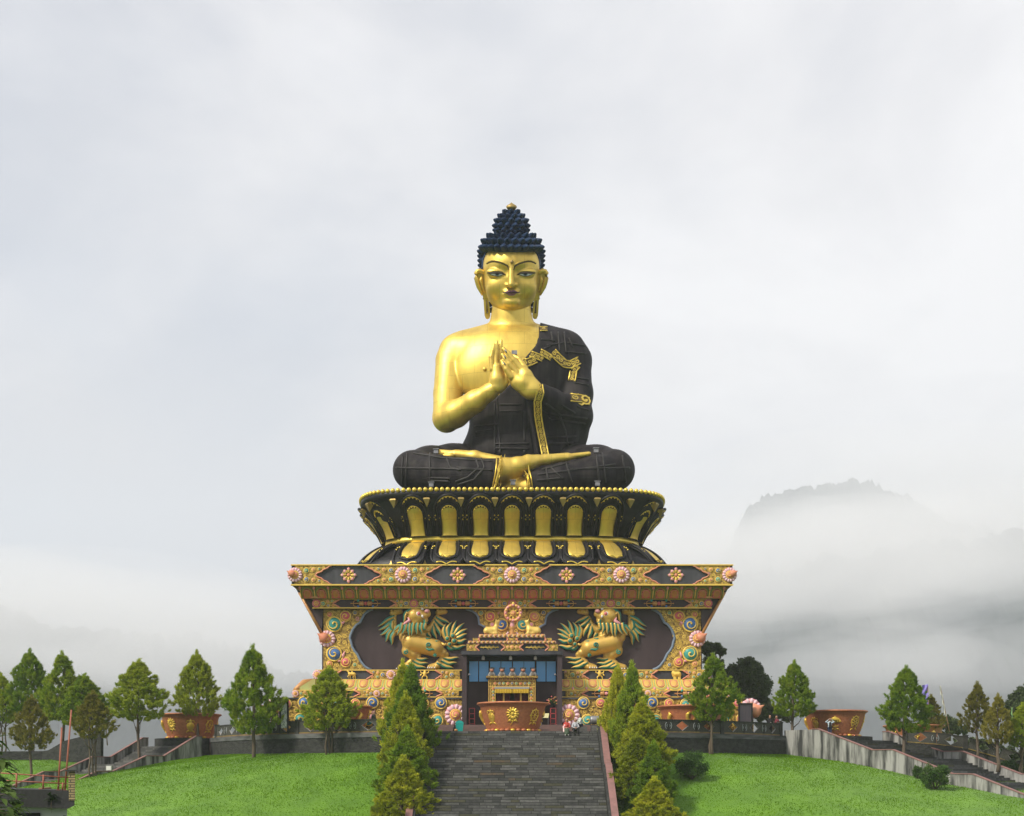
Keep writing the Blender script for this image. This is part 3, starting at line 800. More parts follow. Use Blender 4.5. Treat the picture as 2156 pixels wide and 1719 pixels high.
# --- cornice of lotus tiles, leaning back under the frieze
def tile_mesh(w, h, mats, down=False, lean=0.):
    """arched tile, w x h metres, origin at the top middle; leaning back by `lean` at the foot"""
    mb = MB(); 
    def arch(hw, top, bot, n=9):
        a = np.linspace(0, math.pi, n); rad = hw
        pts = [(-hw, bot), (hw, bot)]+[(hw*math.cos(q)**1 if True else 0, top-hw*.75+hw*.75*math.sin(q)) for q in a]
        return pts
    fl = (lambda P_: [(x, -h-z) for x, z in P_]) if down else (lambda P_: P_)
    mb.prism([(-w/2, 0), (w/2, 0), (w/2, -h), (-w/2, -h)], 0, .25, 0)
    mb.prism(fl(arch(w*.45, -.03*h, -h)), -.10, .1, 1)
    mb.prism(fl(arch(w*.36, -.16*h, -h)), -.14, .1, 2)
    mb.prism(fl(arch(w*.31, -.22*h, -h)), -.17, .1, 3)
    a = arch(w*.27, -.30*h, -.99*h); mb.prism(fl(a), -.22, .1, 4)
    # cushion
    V = MB().ball((0, -.2, (-.66*h)), (w*.235, .13, h*.31), 0, 12, 8); 
    vv = V.v[0].copy()
    if down: vv[:,2] = -h-vv[:,2]
    mb.add(vv, V.f, 5, True)
    for s_ in (-1, 1):
        z = -.16*h if not down else -.84*h
        mb.ball((s_*w/2, -.12, z), (w*.085, .1, h*.14), 6, 8, 6)
        mb.tube([(s_*w*.49, -.08, -.3*h), (s_*w*.49, -.08, -h)], w*.03, 4, 7)
    v = np.concatenate(mb.v)
    mb.v = [np.stack([v[:,0], v[:,1]+lean*(-v[:,2]/h), v[:,2]], 1)]
    return mb.mesh('lotus_tile', mats)
cz0, cz1 = T_.z(1233.8), PL(8.7+DY).z(1261); NT = 30
mb = MB(); pc0, pc1 = T_.x(455), V_.x(420)
for (lo, hi) in (((-pc1, 8.75+DY), (pc1, YBK)),): mb.box((lo[0], lo[1], cz1), (hi[0], hi[1], cz0+.02), 0)
cor = mb.build('lotus_cornice', greenp, ped)
tw = 2*T_.x(448)/NT
TM = tile_mesh(tw*.985, cz0-cz1, [recess, greenp, orange, recess, redp, orange, pinkm, goldp], False, 1.0)
for i in range(NT): inst(TM, cor, (0, 0, 0), 0); 
for i, o in enumerate([q for q in cor.children]):
    o.location = (-T_.x(448)+tw*(i+.5), 7.62+DY, cz0)
for s_ in (-1, 1):      # hipped ends
    mb = MB(); x0, x1 = T_.x(461), V_.x(421)
    mb.prism([(s_*T_.x(447), cz0), (s_*x0, cz0), (s_*x1, cz1), (s_*(x1-1.0), cz1)], 8.35+DY, 9.3+DY, 0)
    mb.build('cornice_end', orange, cor)

# --- frieze of thunderbolts
def vajra(pl, u, r, L, off, parent, mats=None):
    mb = MB(); o = pl.p(u, r, off); k = L*pl.s
    mb.ball(o, (k*.13, .16, k*.13), 1, 10, 7)
    for s_ in (-1, 1):
        mb.lathe([(k*.10, s_*k*.12), (k*.20, s_*k*.2), (k*.13, s_*k*.3), (k*.17, s_*k*.38), (k*.05, s_*k*.44)], o, 10, 0, 'x')
        for t_ in (-1, 1):
            a = np.linspace(0, math.pi, 8)
            mb.tube([(o[0]+s_*k*(.40+.22*(1-math.cos(q))), o[1]-.04, o[2]+t_*k*.22*math.sin(q)**.8) for q in a], k*.03, 4, 0, up=(0,1,0))
            mb.ball((o[0]+s_*k*.5, o[1]-.05, o[2]+t_*k*.2), (k*.085, .1, k*.1), 2 if t_ > 0 else 3, 8, 6)
        mb.tube([(o[0]+s_*k*.4, o[1]-.05, o[2]), (o[0]+s_*k*.98, o[1]-.05, o[2])], [k*.05, k*.03], 5, 0)
        mb.ball((o[0]+s_*k*.98, o[1]-.05, o[2]), k*.05, 0, 6, 5)
    return mb.build('thunderbolt', mats or [orange, redp, teal, bluep], parent)
hv = V_.x(418)
vf = MB().box((-hv, yV, V_.z(1282)), (hv, yV+1., V_.z(1261.8)), 0).build('thunderbolt_frieze', brown, ped)
mb = MB(); mb.box((-hv-.05, yV-.2, V_.z(1281.8)), (hv+.05, yV+.1, V_.z(1279.8)), 0).box((-hv, yV-.1, V_.z(1263.)), (hv, yV+.1, V_.z(1261.6)), 0); mb.build('gold_moulding', goldp, vf)
def doms_mid(c, mid, k=1.):
    out = []
    for s_ in (-1, 1):
        a = 3 if s_ > 0 else 4
        out += [(c+s_*16*k, mid, 4.6*k, a, s_), (c+s_*26*k, mid-4*k, 3.*k, 2, s_), (c+s_*27*k, mid+4.5*k, 3*k, 7-a, s_), (c+s_*35*k, mid-5.*k, 2.6*k, a, s_), (c+s_*37*k, mid+4.5*k, 2.4*k, 5, s_)]
    return out
for i, c in enumerate((-207, 0, 207)):
    scroll_panel(V_, c, 1263, 1280, 52, 37, vf, doms_mid(c, 1271.5), 60+i, radii=(2.6, 2.))
    flower(V_, c, 1271.5, 9., .16, 14, vf, mats=[redp, pinkm, salmon, goldp])
for s_ in (-1, 1):
    c = s_*414
    scroll_panel(V_, c, 1263, 1280, 52, 37, vf, [q for q in doms_mid(c, 1271.5) if (q[0]-c)*s_ < 0], 65+s_, only='L' if s_ < 0 else 'R', radii=(2.6, 2.))
    flower(V_, s_*412, 1271.5, 9., .2, 14, vf, mats=[redp, pinkm, salmon, goldp])
for c in (-308.5, -103, 103, 308.5): vajra(V_, c, 1271.5, 31, .1, vf)

# --- gilded side panels and the middle one above the porch
LEFT = [(-397, 1283.5), (-293, 1283.5), (-302, 1287), (-311, 1294), (-316, 1304), (-320, 1312), (-327, 1316), (-335, 1326), (-340, 1338), (-341.5, 1345), (-339, 1352), (-337, 1362), (-332, 1371), (-326, 1378), (-320, 1391), (-311, 1403), (-304, 1408), (-296, 1411), (-397, 1411)]
LD = [(-374, 1315.6, 14.5, 3, 1), (-350.5, 1298.5, 10.3, 5, -1), (-383.5, 1294.8, 5.8, 5, 1), (-330.5, 1291, 4.3, 4, -1), (-374, 1377.3, 14.5, 4, 1), (-350, 1395, 9.8, 5, -1), (-384, 1398.5, 6.2, 2, 1), (-331, 1401, 4.1, 3, -1)]
for s_ in (-1, 1):
    mir = lambda q: [(-u*s_, r) for u, r in q] if s_ > 0 else q
    poly = [(u if s_ < 0 else -u, r) for u, r in LEFT]; mb = MB(); th = .2
    mb.prism(W_.poly(poly), yW-th, yW+.1, 1)
    edge(mb, W_, poly[1:-1], .12, th-.02, 7)
    av = [(s_*-q[0] if s_ > 0 else q[0], q[1], q[2]*1.2) for q in LD]
    for k, q in enumerate(LD):
        md = {3: 4, 4: 3}.get(q[3], q[3]) if s_ > 0 else q[3]
        dome(mb, W_, q[0] if s_ < 0 else -q[0], q[1], q[2], th, md, 0, q[4]*(-s_), k*1.1+2)
    fu = s_*393
    for a, b_ in (((-357, 1318), (-350, 1308)), ((-355, 1388), (-352, 1372)), ((-362, 1391), (-368, 1394))):
        mb.tube([W_.p(-s_*a[0]*1. if s_ > 0 else a[0], a[1], th+.03), W_.p(-a[0] if s_ > 0 else a[0], (a[1]+b_[1])/2, th+.1), W_.p(-b_[0] if s_ > 0 else b_[0], b_[1], th+.03)], [.06, .13, .03], 5, 6, up=(0,1,0))
    fill(mb, W_, poly, th, av+[(fu, 1345, 16)], (6., 4.6, 3.4, 2.5), 0, 80+s_, 240, extra=(0, 0, 0, 6))
    gp = mb.build('gilded_panel', GP+[greyblue], ped)
    f = flower(W_, s_*389, 1346, 17.5, .3, 13, gp, name='corner_flower')
    mb = MB(); k = W_.s; o = W_.p(s_*392, 1346, .3)
    mb.lathe([(0, -2*k), (10*k, 0), (11.5*k, 5*k), (8.5*k, 11*k), (3*k, 16*k), (0, 22*k)], (0, 0, 0), 14, 0, 'z')
    mb.xform(Matrix.Translation(o) @ Matrix.Rotation(R(58*s_), 4, 'Y') @ Matrix.Rotation(R(25), 4, 'X')); mb.build('bulb', salmon, f)
MID = [(97, 1283.5), (85, 1287), (76, 1293), (71, 1301), (69.5, 1315), (61, 1319), (54, 1325), (48, 1340), (-48, 1340), (-54, 1325), (-61, 1319), (-69.5, 1315), (-71, 1301), (-76, 1293), (-85, 1287), (-97, 1283.5)]
mb = MB(); mb.prism(W_.poly(MID), yW-.2, yW+.1, 1); edge(mb, W_, MID[:7], .11, .18, 7); edge(mb, W_, MID[9:], .11, .18, 7)
MD = [(-22, 1316, 11.5, 4, 1), (22, 1316, 11.5, 3, -1), (-46.5, 1299, 9.8, 5, 1), (46.5, 1299, 9.8, 2, -1), (-66, 1291.5, 4.6, 3, 1), (66, 1291, 4.4, 4, -1), (-42, 1316, 4.5, 6, 1), (40, 1316, 4.5, 6, 1)]
for k, q in enumerate(MD): dome(mb, W_, q[0], q[1], q[2], .2, q[3], 0, q[4], .6, sp=q[3] != 6)
fill(mb, W_, MID, .2, [(a, b_, c*1.2) for a, b_, c, _, _ in MD], (5., 3.8, 2.8, 2.2), 0, 91, 240, extra=(0, 0, 6))
mb.build('gilded_panel', GP+[greyblue], ped)

# --- lower bands
def band(pl, r0, r1, hw_, centers, panel_hw, ends, name, extra, seeds, skip=98.):
    h = pl.x(hw_); hs = pl.x(skip)
    mb = MB()
    for s_ in (-1, 1): mb.box((min(s_*h, s_*hs), pl.y, pl.z(r1)), (max(s_*h, s_*hs), YBK, pl.z(r0)), 0)
    b_ = mb.build(name, slate, ped); mb = MB()
    for s_ in (-1, 1):
        for a, c in ((r0-.3, r0+1.4), (r1-1.2, r1+.3)): mb.box((min(s_*(h+.04), s_*hs), pl.y-.14, pl.z(c)), (max(s_*(h+.04), s_*hs), pl.y+.06, pl.z(a)), 0)
    mb.build('gold_moulding', goldp, b_)
    mid = (r0+r1)/2; k = (r1-r0)/20.
    for i, c in enumerate(centers):
        for s_ in (-1, 1):
            cc = s_*c; end = c in ends
            only = None if not end else (('L' if s_ < 0 else 'R') if ends[c] else ('R' if s_ < 0 else 'L'))
            keep = (lambda q: True) if not end else ((lambda q: (q[0]-cc)*s_ < 0) if ends[c] else (lambda q: (q[0]-cc)*s_ > 0))
            scroll_panel(pl, cc, r0+1.2, r1-1.2, panel_hw, panel_hw*.72, b_, [q for q in doms_mid(cc, mid, k) if keep(q)], seeds+i*2+s_, only=only, radii=(2.8*k, 2.1*k))
            if not end or ends[c]: flower(pl, cc, mid, 9.5*k, .2, 13, b_)
    return b_
b1 = band(B1, 1411, 1432, 413, (110, 255, 410), 52, {110: False, 410: True}, 'animal_band', None, 120)
b2 = band(B2, 1453.5, 1468.5, 460, (112, 285, 456), 48, {112: False, 456: True}, 'lower_thunderbolt_band', None, 140)
for c in (-372, -198, 198, 372): vajra(B2, c, 1461, 30, .12, b2, [orange, pinkm, teal, bluep])
# little animals in relief on the upper of the two bands
def creature(kind, u, r, pl, parent, mir=1):
    o = pl.p(u, r); k = pl.s*mir; ks = pl.s
    F_ = Field((o[0]-14*ks, o[1]-.6, o[2]-12*ks), (o[0]+14*ks, o[1]+.3, o[2]+12*ks), .045)
    def q(x, z): return (o[0]+x*k, o[1]-.08, o[2]+z*ks)
    def c(a, b_, ra, rb=None): F_.rc(q(*a), q(*b_), ra*ks, (rb or ra)*ks, .06)
    if kind == 'elephant':
        c((-3, 2), (4, 2), 5.2, 5.4); c((-7, 5), (-7, 4), 3.8); c((-9, 2), (-8.5, -4), 1.6, .9); c((-5, -2), (-5, -9), 1.8); c((-2, -2), (-1.5, -9), 1.6); c((4, -1), (4, -9), 1.9); c((7, -1), (7, -9), 1.8); c((9, 2), (10, -3), .5); c((-5, 5), (-4.5, 2), 2.4, 1.2)
    elif kind == 'horse':
        c((-4, 2), (5, 2), 3.2, 3.4); c((-5, 3), (-8, 9), 2.2, 1.6); c((-8, 9), (-10.5, 8), 1.4, .9); c((-4, 0), (-8, -3), 1.2, .8); c((-8, -3), (-6, -8), .8); c((-3, 0), (-3, -9), 1.2, .8); c((5, 0), (3, -5), 1.5, .8); c((3, -5), (5, -9), .8); c((7, 0), (8, -9), 1.3, .8); c((8, 3), (11, 0), .8, .5); c((1, 5), (1, 9.5), 1.6, 1.)
    else:
        c((0, 0), (0, 3), 3., 3.4); c((0, 7), (.5, 7), 2.8); c((-3, 3), (-8, 5), 1.2, 1.); c((-8, 5), (-9, 9.5), 1.); c((3, 3), (8, 5), 1.2, 1.); c((8, 5), (8, 9.5), 1.); c((-1.5, -1), (-5, -4), 1.6, 1.1); c((-5, -4), (-6, -9), 1.1); c((1.5, -1), (5, -5), 1.6, 1.1); c((5, -5), (4.5, -9), 1.1); c((-9, -1), (-7.5, 1), 1.6)
    return F_.build(kind, goldp, parent)
creature('horse', -338, 1421.5, B1, b1); creature('dancing_figure', -184, 1421.5, B1, b1); creature('dancing_figure', 184, 1421.5, B1, b1, -1); creature('elephant', 346, 1421.5, B1, b1)
# sloping row of lotus tiles between the two bands
z0, z1 = B1.z(1432.5), B2.z(1453.); NTL = 34
h1 = B2.x(456); hs = B2.x(99); mb = MB()
for s_ in (-1, 1): mb.box((min(s_*B1.x(412), s_*hs), yB1-.05, z1), (max(s_*B1.x(412), s_*hs), YBK, z0), 0)
sl_ = mb.build('lotus_skirt', palegreen, ped)
wt = 28.7*B2.s
TM2 = tile_mesh(wt*.985, z0-z1, [goldp, palegreen, goldp, recess, salmon, amber, pinkm, goldp], True, -(yB1-yB2-.15))
for s_ in (-1, 1):
    for i in range(11): inst(TM2, sl_, (s_*(hs+wt*(i+.5)), yB1-.12, z0), 0)
    x0 = s_*(hs+wt*11); mb = MB()
    mb.prism([(x0, z0), (s_*B1.x(413), z0), (s_*h1, z1), (x0, z1)], yB2+.1, yB1, 0); mb.tube([(s_*B1.x(414), yB1-.2, z0-.1), (s_*B2.x(440), yB1-.9, (z0+z1)/2+.15), (s_*h1, yB2, z1)], [.25, .35, .2], 7, 1)
    mb.build('skirt_corner', [palegreen, orange], sl_)
# plinth with its big scrolls
zf, zt_ = .0, PP.z(1470)
mb = MB()
for s_ in (-1, 1): mb.box((min(s_*PP.x(508), s_*PP.x(99)), yP, zf), (max(s_*PP.x(508), s_*PP.x(99)), YBK+2, zt_), 0)
pn = mb.build('plinth', recess, ped)
mb = MB()
for s_ in (-1, 1): mb.box((min(s_*PP.x(509), s_*PP.x(99)), yP-.12, zt_-.1), (max(s_*PP.x(509), s_*PP.x(99)), yP+.6, zt_+.03), 0)
mb.build('plinth_moulding', slate, pn)
for s_ in (-1, 1):
    mb = MB(); av = []
    cols = [4, 5, 3, 2]
    k = 0
    for u in np.arange(150, 500, 36):
        rr_ = 1482+2*math.sin(u); md = cols[k % 4]; dome(mb, PP, s_*u, rr_, 11.5 if k % 2 == 0 else 9, .06, md, 0, 1 if k % 2 else -1, k); av.append((s_*u, rr_, 13.5))
        md = cols[(k+2) % 4]; dome(mb, PP, s_*(u+8), 1516+2*math.cos(u), 10 if k % 2 else 11.5, .06, md, 0, -1 if k % 2 else 1, k+1); av.append((s_*(u+8), 1516, 13.)); k += 1
    dome(mb, PP, s_*152, 1480, .1, .0, 3, 0, 1, 0, ring=False, sp=False)
    reg = [(s_*127, 1472), (s_*507, 1472), (s_*507, 1530), (s_*127, 1530)]
    fill(mb, PP, reg, .05, av+[(s_*112, 1504, 30)], (6.5, 4.8, 3.4, 2.5), 0, 160+s_, 420, extra=(0, 0, 0, 6))
    mb.build('plinth_scrolls', GP, pn)
    f = flower(PP, s_*119, 1506, 23, .12, 13, pn, name='plinth_flower')
    f = flower(PP, s_*501, 1493, 22, .25, 13, pn, name='plinth_flower')
    mb = MB(); k = PP.s; o = PP.p(s_*503, 1500, .3)
    mb.lathe([(0, -2*k), (14*k, 0), (16*k, 7*k), (12*k, 15*k), (4*k, 22*k), (0, 31*k)], (0, 0, 0), 14, 0, 'z')
    mb.xform(Matrix.Translation(o) @ Matrix.Rotation(R(60*s_), 4, 'Y') @ Matrix.Rotation(R(20), 4, 'X')); mb.build('bulb', salmon, f)

# --- the two lions
def lion(sg):
    """sg = 1: the left lion (looks to the right); -1: its mirror image"""
    K = 8.905; cx = C0
    def q(x, z, o=0.):
        u = (747.4+x/K)-cx; p = W_.p(u*sg if sg > 0 else -u, 1273.7+z/K, o); return p
    kk = W_.s/K
    a = q(420, 1200); b_ = q(2120, 60)
    F_ = Field((min(a[0], b_[0])-.2, yW-1.5, a[2]-.1), (max(a[0], b_[0])+.2, yW+.25, b_[2]+.25), .05)
    def c(p0, p1, r0, r1=None, k=.12, o=.0, fl=1., mid=0):
        A = q(p0[0], p0[1], o); B = q(p1[0], p1[1], o); r1 = r1 or r0
        F_.rc(A, B, r0*kk, r1*kk, k, (1, fl, 1), mid)
    c((1060, 700), (1500, 810), 185, 165, fl=1.1); c((930, 610), (1150, 600), 105, 95, .1); c((1120, 560), (1260, 560), 100, 80, .1)
    c((1000, 860), (1080, 930), 125, 100); c((1090, 930), (1190, 960), 85, 50); c((1190, 975), (1020, 1090), 52, 55); c((960, 1150), (860, 1175), 65, 60)
    c((1560, 860), (1640, 900), 140, 90); c((1650, 905), (1720, 925), 70, 38); c((1715, 945), (1570, 1075), 45, 52); c((1540, 1150), (1420, 1170), 72, 58)
    for j in range(4): c((1390+j*45, 1165), (1380+j*45, 1190), 30, 26, .04, .25)
    c((840, 500), (740, 440), 85, 58); c((740, 430), (745, 230), 52, 36); c((700, 160), (850, 130), 52, 50); c((820, 110), (860, 105), 40, 36, .05, .2)
    for j in range(3): c((690+j*70, 110), (700+j*70, 95), 26, 22, .04, .2)
    c((1350, 470), (1430, 420), 85, 60); c((1430, 420), (1520, 240), 56, 38); c((1560, 150), (1690, 130), 52, 48)
    for j in range(3): c((1550+j*65, 105), (1560+j*65, 92), 26, 22, .04, .2)
    hd = .55
    c((1130, 220), (1230, 230), 150, 135, .1, hd); c((1150, 320), (1180, 310), 85, 80, .1, hd+.15); c((1290, 230), (1370, 190), 85, 62, .1, hd+.15)
    c((1130, 140), (1230, 150), 50, 46, .06, hd+.35); c((1370, 140), (1385, 140), 36, 34, .05, hd+.3); c((1280, 290), (1340, 300), 60, 45, .08, hd+.1)
    L = F_.build('lion', goldl, ped)
    tube_n = 9
    def flame(pts, w, o=.2, two=None, parent=L, fl=.7):
        pts = np.array(pts, float); t = np.linspace(0, 1, len(pts)); tt = np.linspace(0, 1, 10)
        px = np.interp(tt, t, pts[:,0]); pz = np.interp(tt, t, pts[:,1])
        d_ = np.array((pts[-1]-pts[0])); d_ = d_/np.linalg.norm(d_); nn = np.array((-d_[1], d_[0])); wob = np.sin(tt*6.3)*w*.28*tt
        px = px+nn[0]*wob; pz = pz+nn[1]*wob
        P_ = np.array([q(x, z, o) for x, z in zip(px, pz)]); rad = w*kk*(.75+.5*np.sin(np.minimum(tt*2.2, 1.57)))*(1-tt**2.2)+.01
        return P_, rad
    def tuft(name, flames):
        mb = MB()
        for pts, w_, o_ in flames:
            P_, rad = flame(pts, w_, o_); mb.tube(P_, rad, 10, 0, flat=.8, up=(0,1,0), two=(0, 1) if sg > 0 else (1, 0))
        return mb.build(name, [goldl, tgreen], L)
    tuft('arm_tuft', [([(750, 220), (600, 290), (428, 410)], 40, .1), ([(740, 280), (600, 400), (440, 478)], 40, .12), ([(740, 360), (600, 500), (465, 573)], 42, .14), ([(730, 420), (620, 570), (573, 703)], 42, .16), ([(760, 500), (690, 620), (688, 763)], 44, .2), ([(700, 320), (690, 430), (715, 520)], 46, .22)])
    tuft('arm_tuft', [([(1520, 220), (1650, 290), (1780, 357)], 42, .1), ([(1500, 270), (1600, 370), (1705, 445)], 42, .12), ([(1490, 350), (1570, 480), (1610, 605)], 44, .14), ([(1460, 400), (1480, 540), (1528, 655)], 44, .16), ([(1350, 480), (1380, 560), (1425, 630)], 40, .1)])
    tuft('leg_tuft', [([(1120, 1000), (1250, 1030), (1383, 1010)], 36, .12), ([(1080, 1040), (1230, 1110), (1378, 1100)], 38, .16), ([(1040, 1090), (1180, 1170), (1343, 1188)], 40, .2), ([(960, 1120), (1080, 1170), (1200, 1200)], 40, .2)])
    tuft('leg_tuft', [([(1660, 1000), (1800, 1020), (1957, 990)], 36, .12), ([(1620, 1040), (1770, 1110), (1920, 1088)], 38, .16), ([(1560, 1090), (1720, 1170), (1855, 1195)], 38, .2), ([(1540, 1080), (1600, 1110), (1680, 1140)], 36, .24)])
    tuft('beard', [([(x, 360), (x-20, 470), (x2, z2)], 36, .95) for x, x2, z2 in ((900, 790, 600), (980, 880, 585), (1040, 1020, 625), (1110, 1068, 610), (1190, 1168, 580), (1265, 1268, 575), (1330, 1345, 490))]+[([(930, 420), (830, 430), (715, 520)], 42, .8), ([(1080, 110), (960, 190), (915, 370)], 44, .75), ([(1320, 290), (1340, 360), (1375, 350)], 36, .9)])
    # tail with its bosses
    mb = MB()
    for pts, w_, o_ in [([(1700, 640), (1660, 500), (1710, 355)], 48, .12), ([(1750, 620), (1730, 460), (1825, 325)], 44, .14), ([(1800, 600), (1850, 430), (1915, 290)], 40, .16), ([(1850, 580), (1930, 460), (2057, 345)], 42, .14), ([(1880, 600), (1970, 530), (2113, 455)], 42, .16), ([(1890, 640), (1990, 600), (2107, 548)], 42, .18), ([(1890, 690), (1990, 700), (2097, 650)], 42, .18), ([(1800, 780), (1930, 810), (2092, 763)], 48, .12), ([(1720, 740), (1800, 830), (1960, 810)], 46, .1)]:
        P_, rad = flame(pts, w_, o_); mb.tube(P_, rad, 10, 0, flat=.8, up=(0,1,0), two=(0, 1) if sg > 0 else (1, 0))
    mb.tube([q(1620, 730, .2), q(1680, 760, .25), q(1720, 740, .25)], [.16, .12, .12], 7, 0)
    for x, z, r_ in ((1735, 645, 55), (1838, 592, 55), (1865, 688, 60), (1778, 748, 50)):
        o = q(x, z, .28); mb.ball(o, (r_*kk, .24, r_*kk), 0, 12, 7); mb.ball((o[0], o[1]-.14, o[2]), (r_*kk*.68, .17, r_*kk*.68), 1, 12, 7)
    mb.build('tail', [goldl, tgreen], L)
    mb = MB(); o = q(1195, 205, 1.05); mb.ball(o, (.30, .18, .25), 0, 12, 8); o = q(1213, 197, 1.2); mb.ball(o, (.15, .10, .15), 1, 10, 6)
    o = q(1275, 105, .95); mb.ball(o, (.12, .1, .12), 0, 10, 6)
    mb.build('eye', [whitep, redp], L)
    mb = MB(); o = q(1362, 148, 1.05); mb.ball(o, (.22, .2, .17), 0, 10, 6); mb.build('nose', pinkm, L)
    mb = MB(); mb.tube([q(1010, 260, .95), q(1040, 320, 1.0), q(960, 370, 1.0), q(890, 420, .9)], [.06, .16, .13, .03], 6, 0, up=(0,1,0)); mb.build('ear_lining', pinkm, L)
    mb = MB(); o = q(1285, 250, 1.15); mb.tube([q(1275, 228, 1.12), q(1282, 255, 1.2), q(1295, 280, 1.12)], [.09, .09, .02], 6, 0)
    for x in (1372, 1412, 1452, 1500): mb.tube([q(x, 1172, .42), q(x-4, 1200, .42)], [.05, .07], 5, 0)
    for x in (790, 850, 900): mb.tube([q(x, 1190, .4), q(x-4, 1212, .4)], [.05, .07], 5, 0)
    mb.build('teeth_and_claws', whitep, L)
    mb = MB(); mb.tube([q(1030, 215, 1.05), q(990, 170, 1.0), q(960, 230, .95), q(955, 300, .9), q(925, 360, .85)], [.08, .1, .1, .08, .03], 6, 0, up=(0,1,0)); mb.tube([q(1160, 310, 1.02), q(1185, 300, 1.06), q(1200, 285, 1.02)], .035, 5, 1); mb.build('ear', [goldl, recess], L)
    # painted curls on the flanks
    mb = MB()
    def swirl(x, z, r_, o, ph):
        s_ = spiral2(1, .1, 1.2, 14, ph); mb.tube([q(x+a*r_, z+b2*r_, o+.1*(1-abs(a)*.3)) for a, b2 in s_], np.linspace(.05, .10, 14), 5, 0, up=(0,1,0))
    swirl(1395, 770, 52, .80, 2); swirl(960, 900, 48, .62, 5); swirl(1510, 965, 34, .55, 3)
    mb.tube([q(1335, 830, .76), q(1400, 862, .8), q(1470, 850, .78), q(1530, 875, .7)], [.05, .13, .09, .02], 6, 0, up=(0,1,0))
    mb.tube([q(1310, 640, .55), q(1360, 655, .62), q(1420, 645, .5)], [.04, .1, .04], 6, 0, up=(0,1,0)); mb.tube([q(1480, 690, .5), q(1530, 700, .55), q(1580, 690, .4)], [.04, .1, .04], 6, 0, up=(0,1,0))
    mb.build('painted_curls', tgreen, L)
    mb = MB()
    for dz, o_ in ((0, .80), (26, .84)): mb.tube([q(x, 640+dz+18*math.sin((x-830)/75.), o_-.3*abs((x-1050)/250.)**3) for x in range(850, 1270, 30)], .022, 4, 0)
    mb.build('chest_crease', orange, L)
    return L
lion(1); lion(-1)

# ------------------------------------------------------------------ steps round the foot of the pedestal
mb = MB()
for i, (y0, h_) in enumerate(((5.9, .2), (6.7, .4), (7.5, .6), (8.3, .8))):
    xh = 11.5-.25*i; mb.box((-xh, y0, (.004 if i == 0 else h_-.2)), (xh, yP-.01 if i < 3 else 9.3+DY, h_), 0)
st2 = mb.build('entrance_steps', pav); structure(st2)

# ================================================================== PORCH
yQ = 4.95+DY; Q_ = PL(yQ)
por = thing('entrance_porch', 'brown entrance porch with blue glazed doors below the dharma wheel', 'porch', (0, yQ, .8))
for s_ in (-1, 1):
    MB().box((min(s_*Q_.x(105), s_*Q_.x(95)), yQ, .8), (max(s_*Q_.x(105), s_*Q_.x(95)), 9.7+DY, Q_.z(1379)), 0).build('post', brown, por)
MB().box((-Q_.x(106.5), yQ-.15, Q_.z(1379)), (Q_.x(106.5), 9.7+DY, Q_.z(1371.5)), 0).build('lintel', slate, por)
yG = 6.7+DY; G_ = PL(yG)
mb = MB(); mb.box((-Q_.x(95)-.0, yG+.06, .8), (Q_.x(95), yG+.5, Q_.z(1379)), 0); bw = mb.build('back_wall', brown, por)
MB().box((-Q_.x(95), yG-.04, G_.z(1392.5)), (Q_.x(95), yG+.06, Q_.z(1379)-.02), 0).build('fascia', black, por)
for a, b_, c in ((510, 612, 797), (623, 731, 797), (750, 870, 797), (877, 1000, 797), (1012, 1135, 797), (1140, 1262, 797), (1283, 1387, 797), (1398, 1503, 797)):
    u0, u1 = 894.7+a/5.462-C0, 894.7+b_/5.462-C0; r0, r1 = 1393, 1289.5+c/5.462
    fr = MB().box((G_.x(u0-1.3), yG-.0, G_.z(r1+1.2)), (G_.x(u1+1.3), yG+.055, G_.z(r0-1.)), 0).build('window', black, por)
    MB().box((G_.x(u0), yG-.03, G_.z(r1)), (G_.x(u1), yG-.001, G_.z(r0)), 0).build('pane', glass, fr)
for u in (-61.5, -3.5, 49):
    p = Q_.p(u, 1384.5); mb = MB().lathe([(.0, .0), (.13, .0), (.14, .2), (.10, .24), (.10, .32)], (p[0], yQ+.8, p[2]-.14), 12, 0).box((p[0]-.03, yQ+.77, p[2]+.1), (p[0]+.03, yQ+.83, Q_.z(1379)), 0)
    mb.build('ceiling_lamp', whitep, por)
# stepped pediment on the roof
def tier(r0, r1, hw_, y, name, m):
    pl = PL(y); return MB().box((-pl.x(hw_), y, pl.z(r1)), (pl.x(hw_), 9.55+DY, pl.z(r0)), 0).build(name, m, por), pl
yq1 = 5.2+DY
t1, pl1 = tier(1356, 1371.4, 96.5, yq1, 'pediment_base', slate)
for c, on in ((-96, 'L'), (0, None), (96, 'R')):
    scroll_panel(pl1, c, 1356.5, 1371, 27 if on else 24, 19 if on else 15, t1, [(c+s_*9, 1363.5, 3.2, 2, s_) for s_ in (-1, 1) if on is None or (s_ > 0) == (on == 'L')]+([(c, 1363.5, 4, 2, 1)] if on is None else []), 200+int(c), only=on, radii=(2.6, 1.9))
for c in (-48, 48):
    mb = MB()
    for i in range(9):
        a = (i-4)*4.2; curl(mb, pl1, c+a, 1363.5+(1.6 if i % 2 else -1.6), 3.1-abs(i-4)*.42, i*2., 1 if i % 2 else -1, .02, 0)
    mb.tube([pl1.p(c-20, 1363.5, .05), pl1.p(c+20, 1363.5, .05)], .04, 4, 0); mb.build('gold_scroll', goldp, t1)
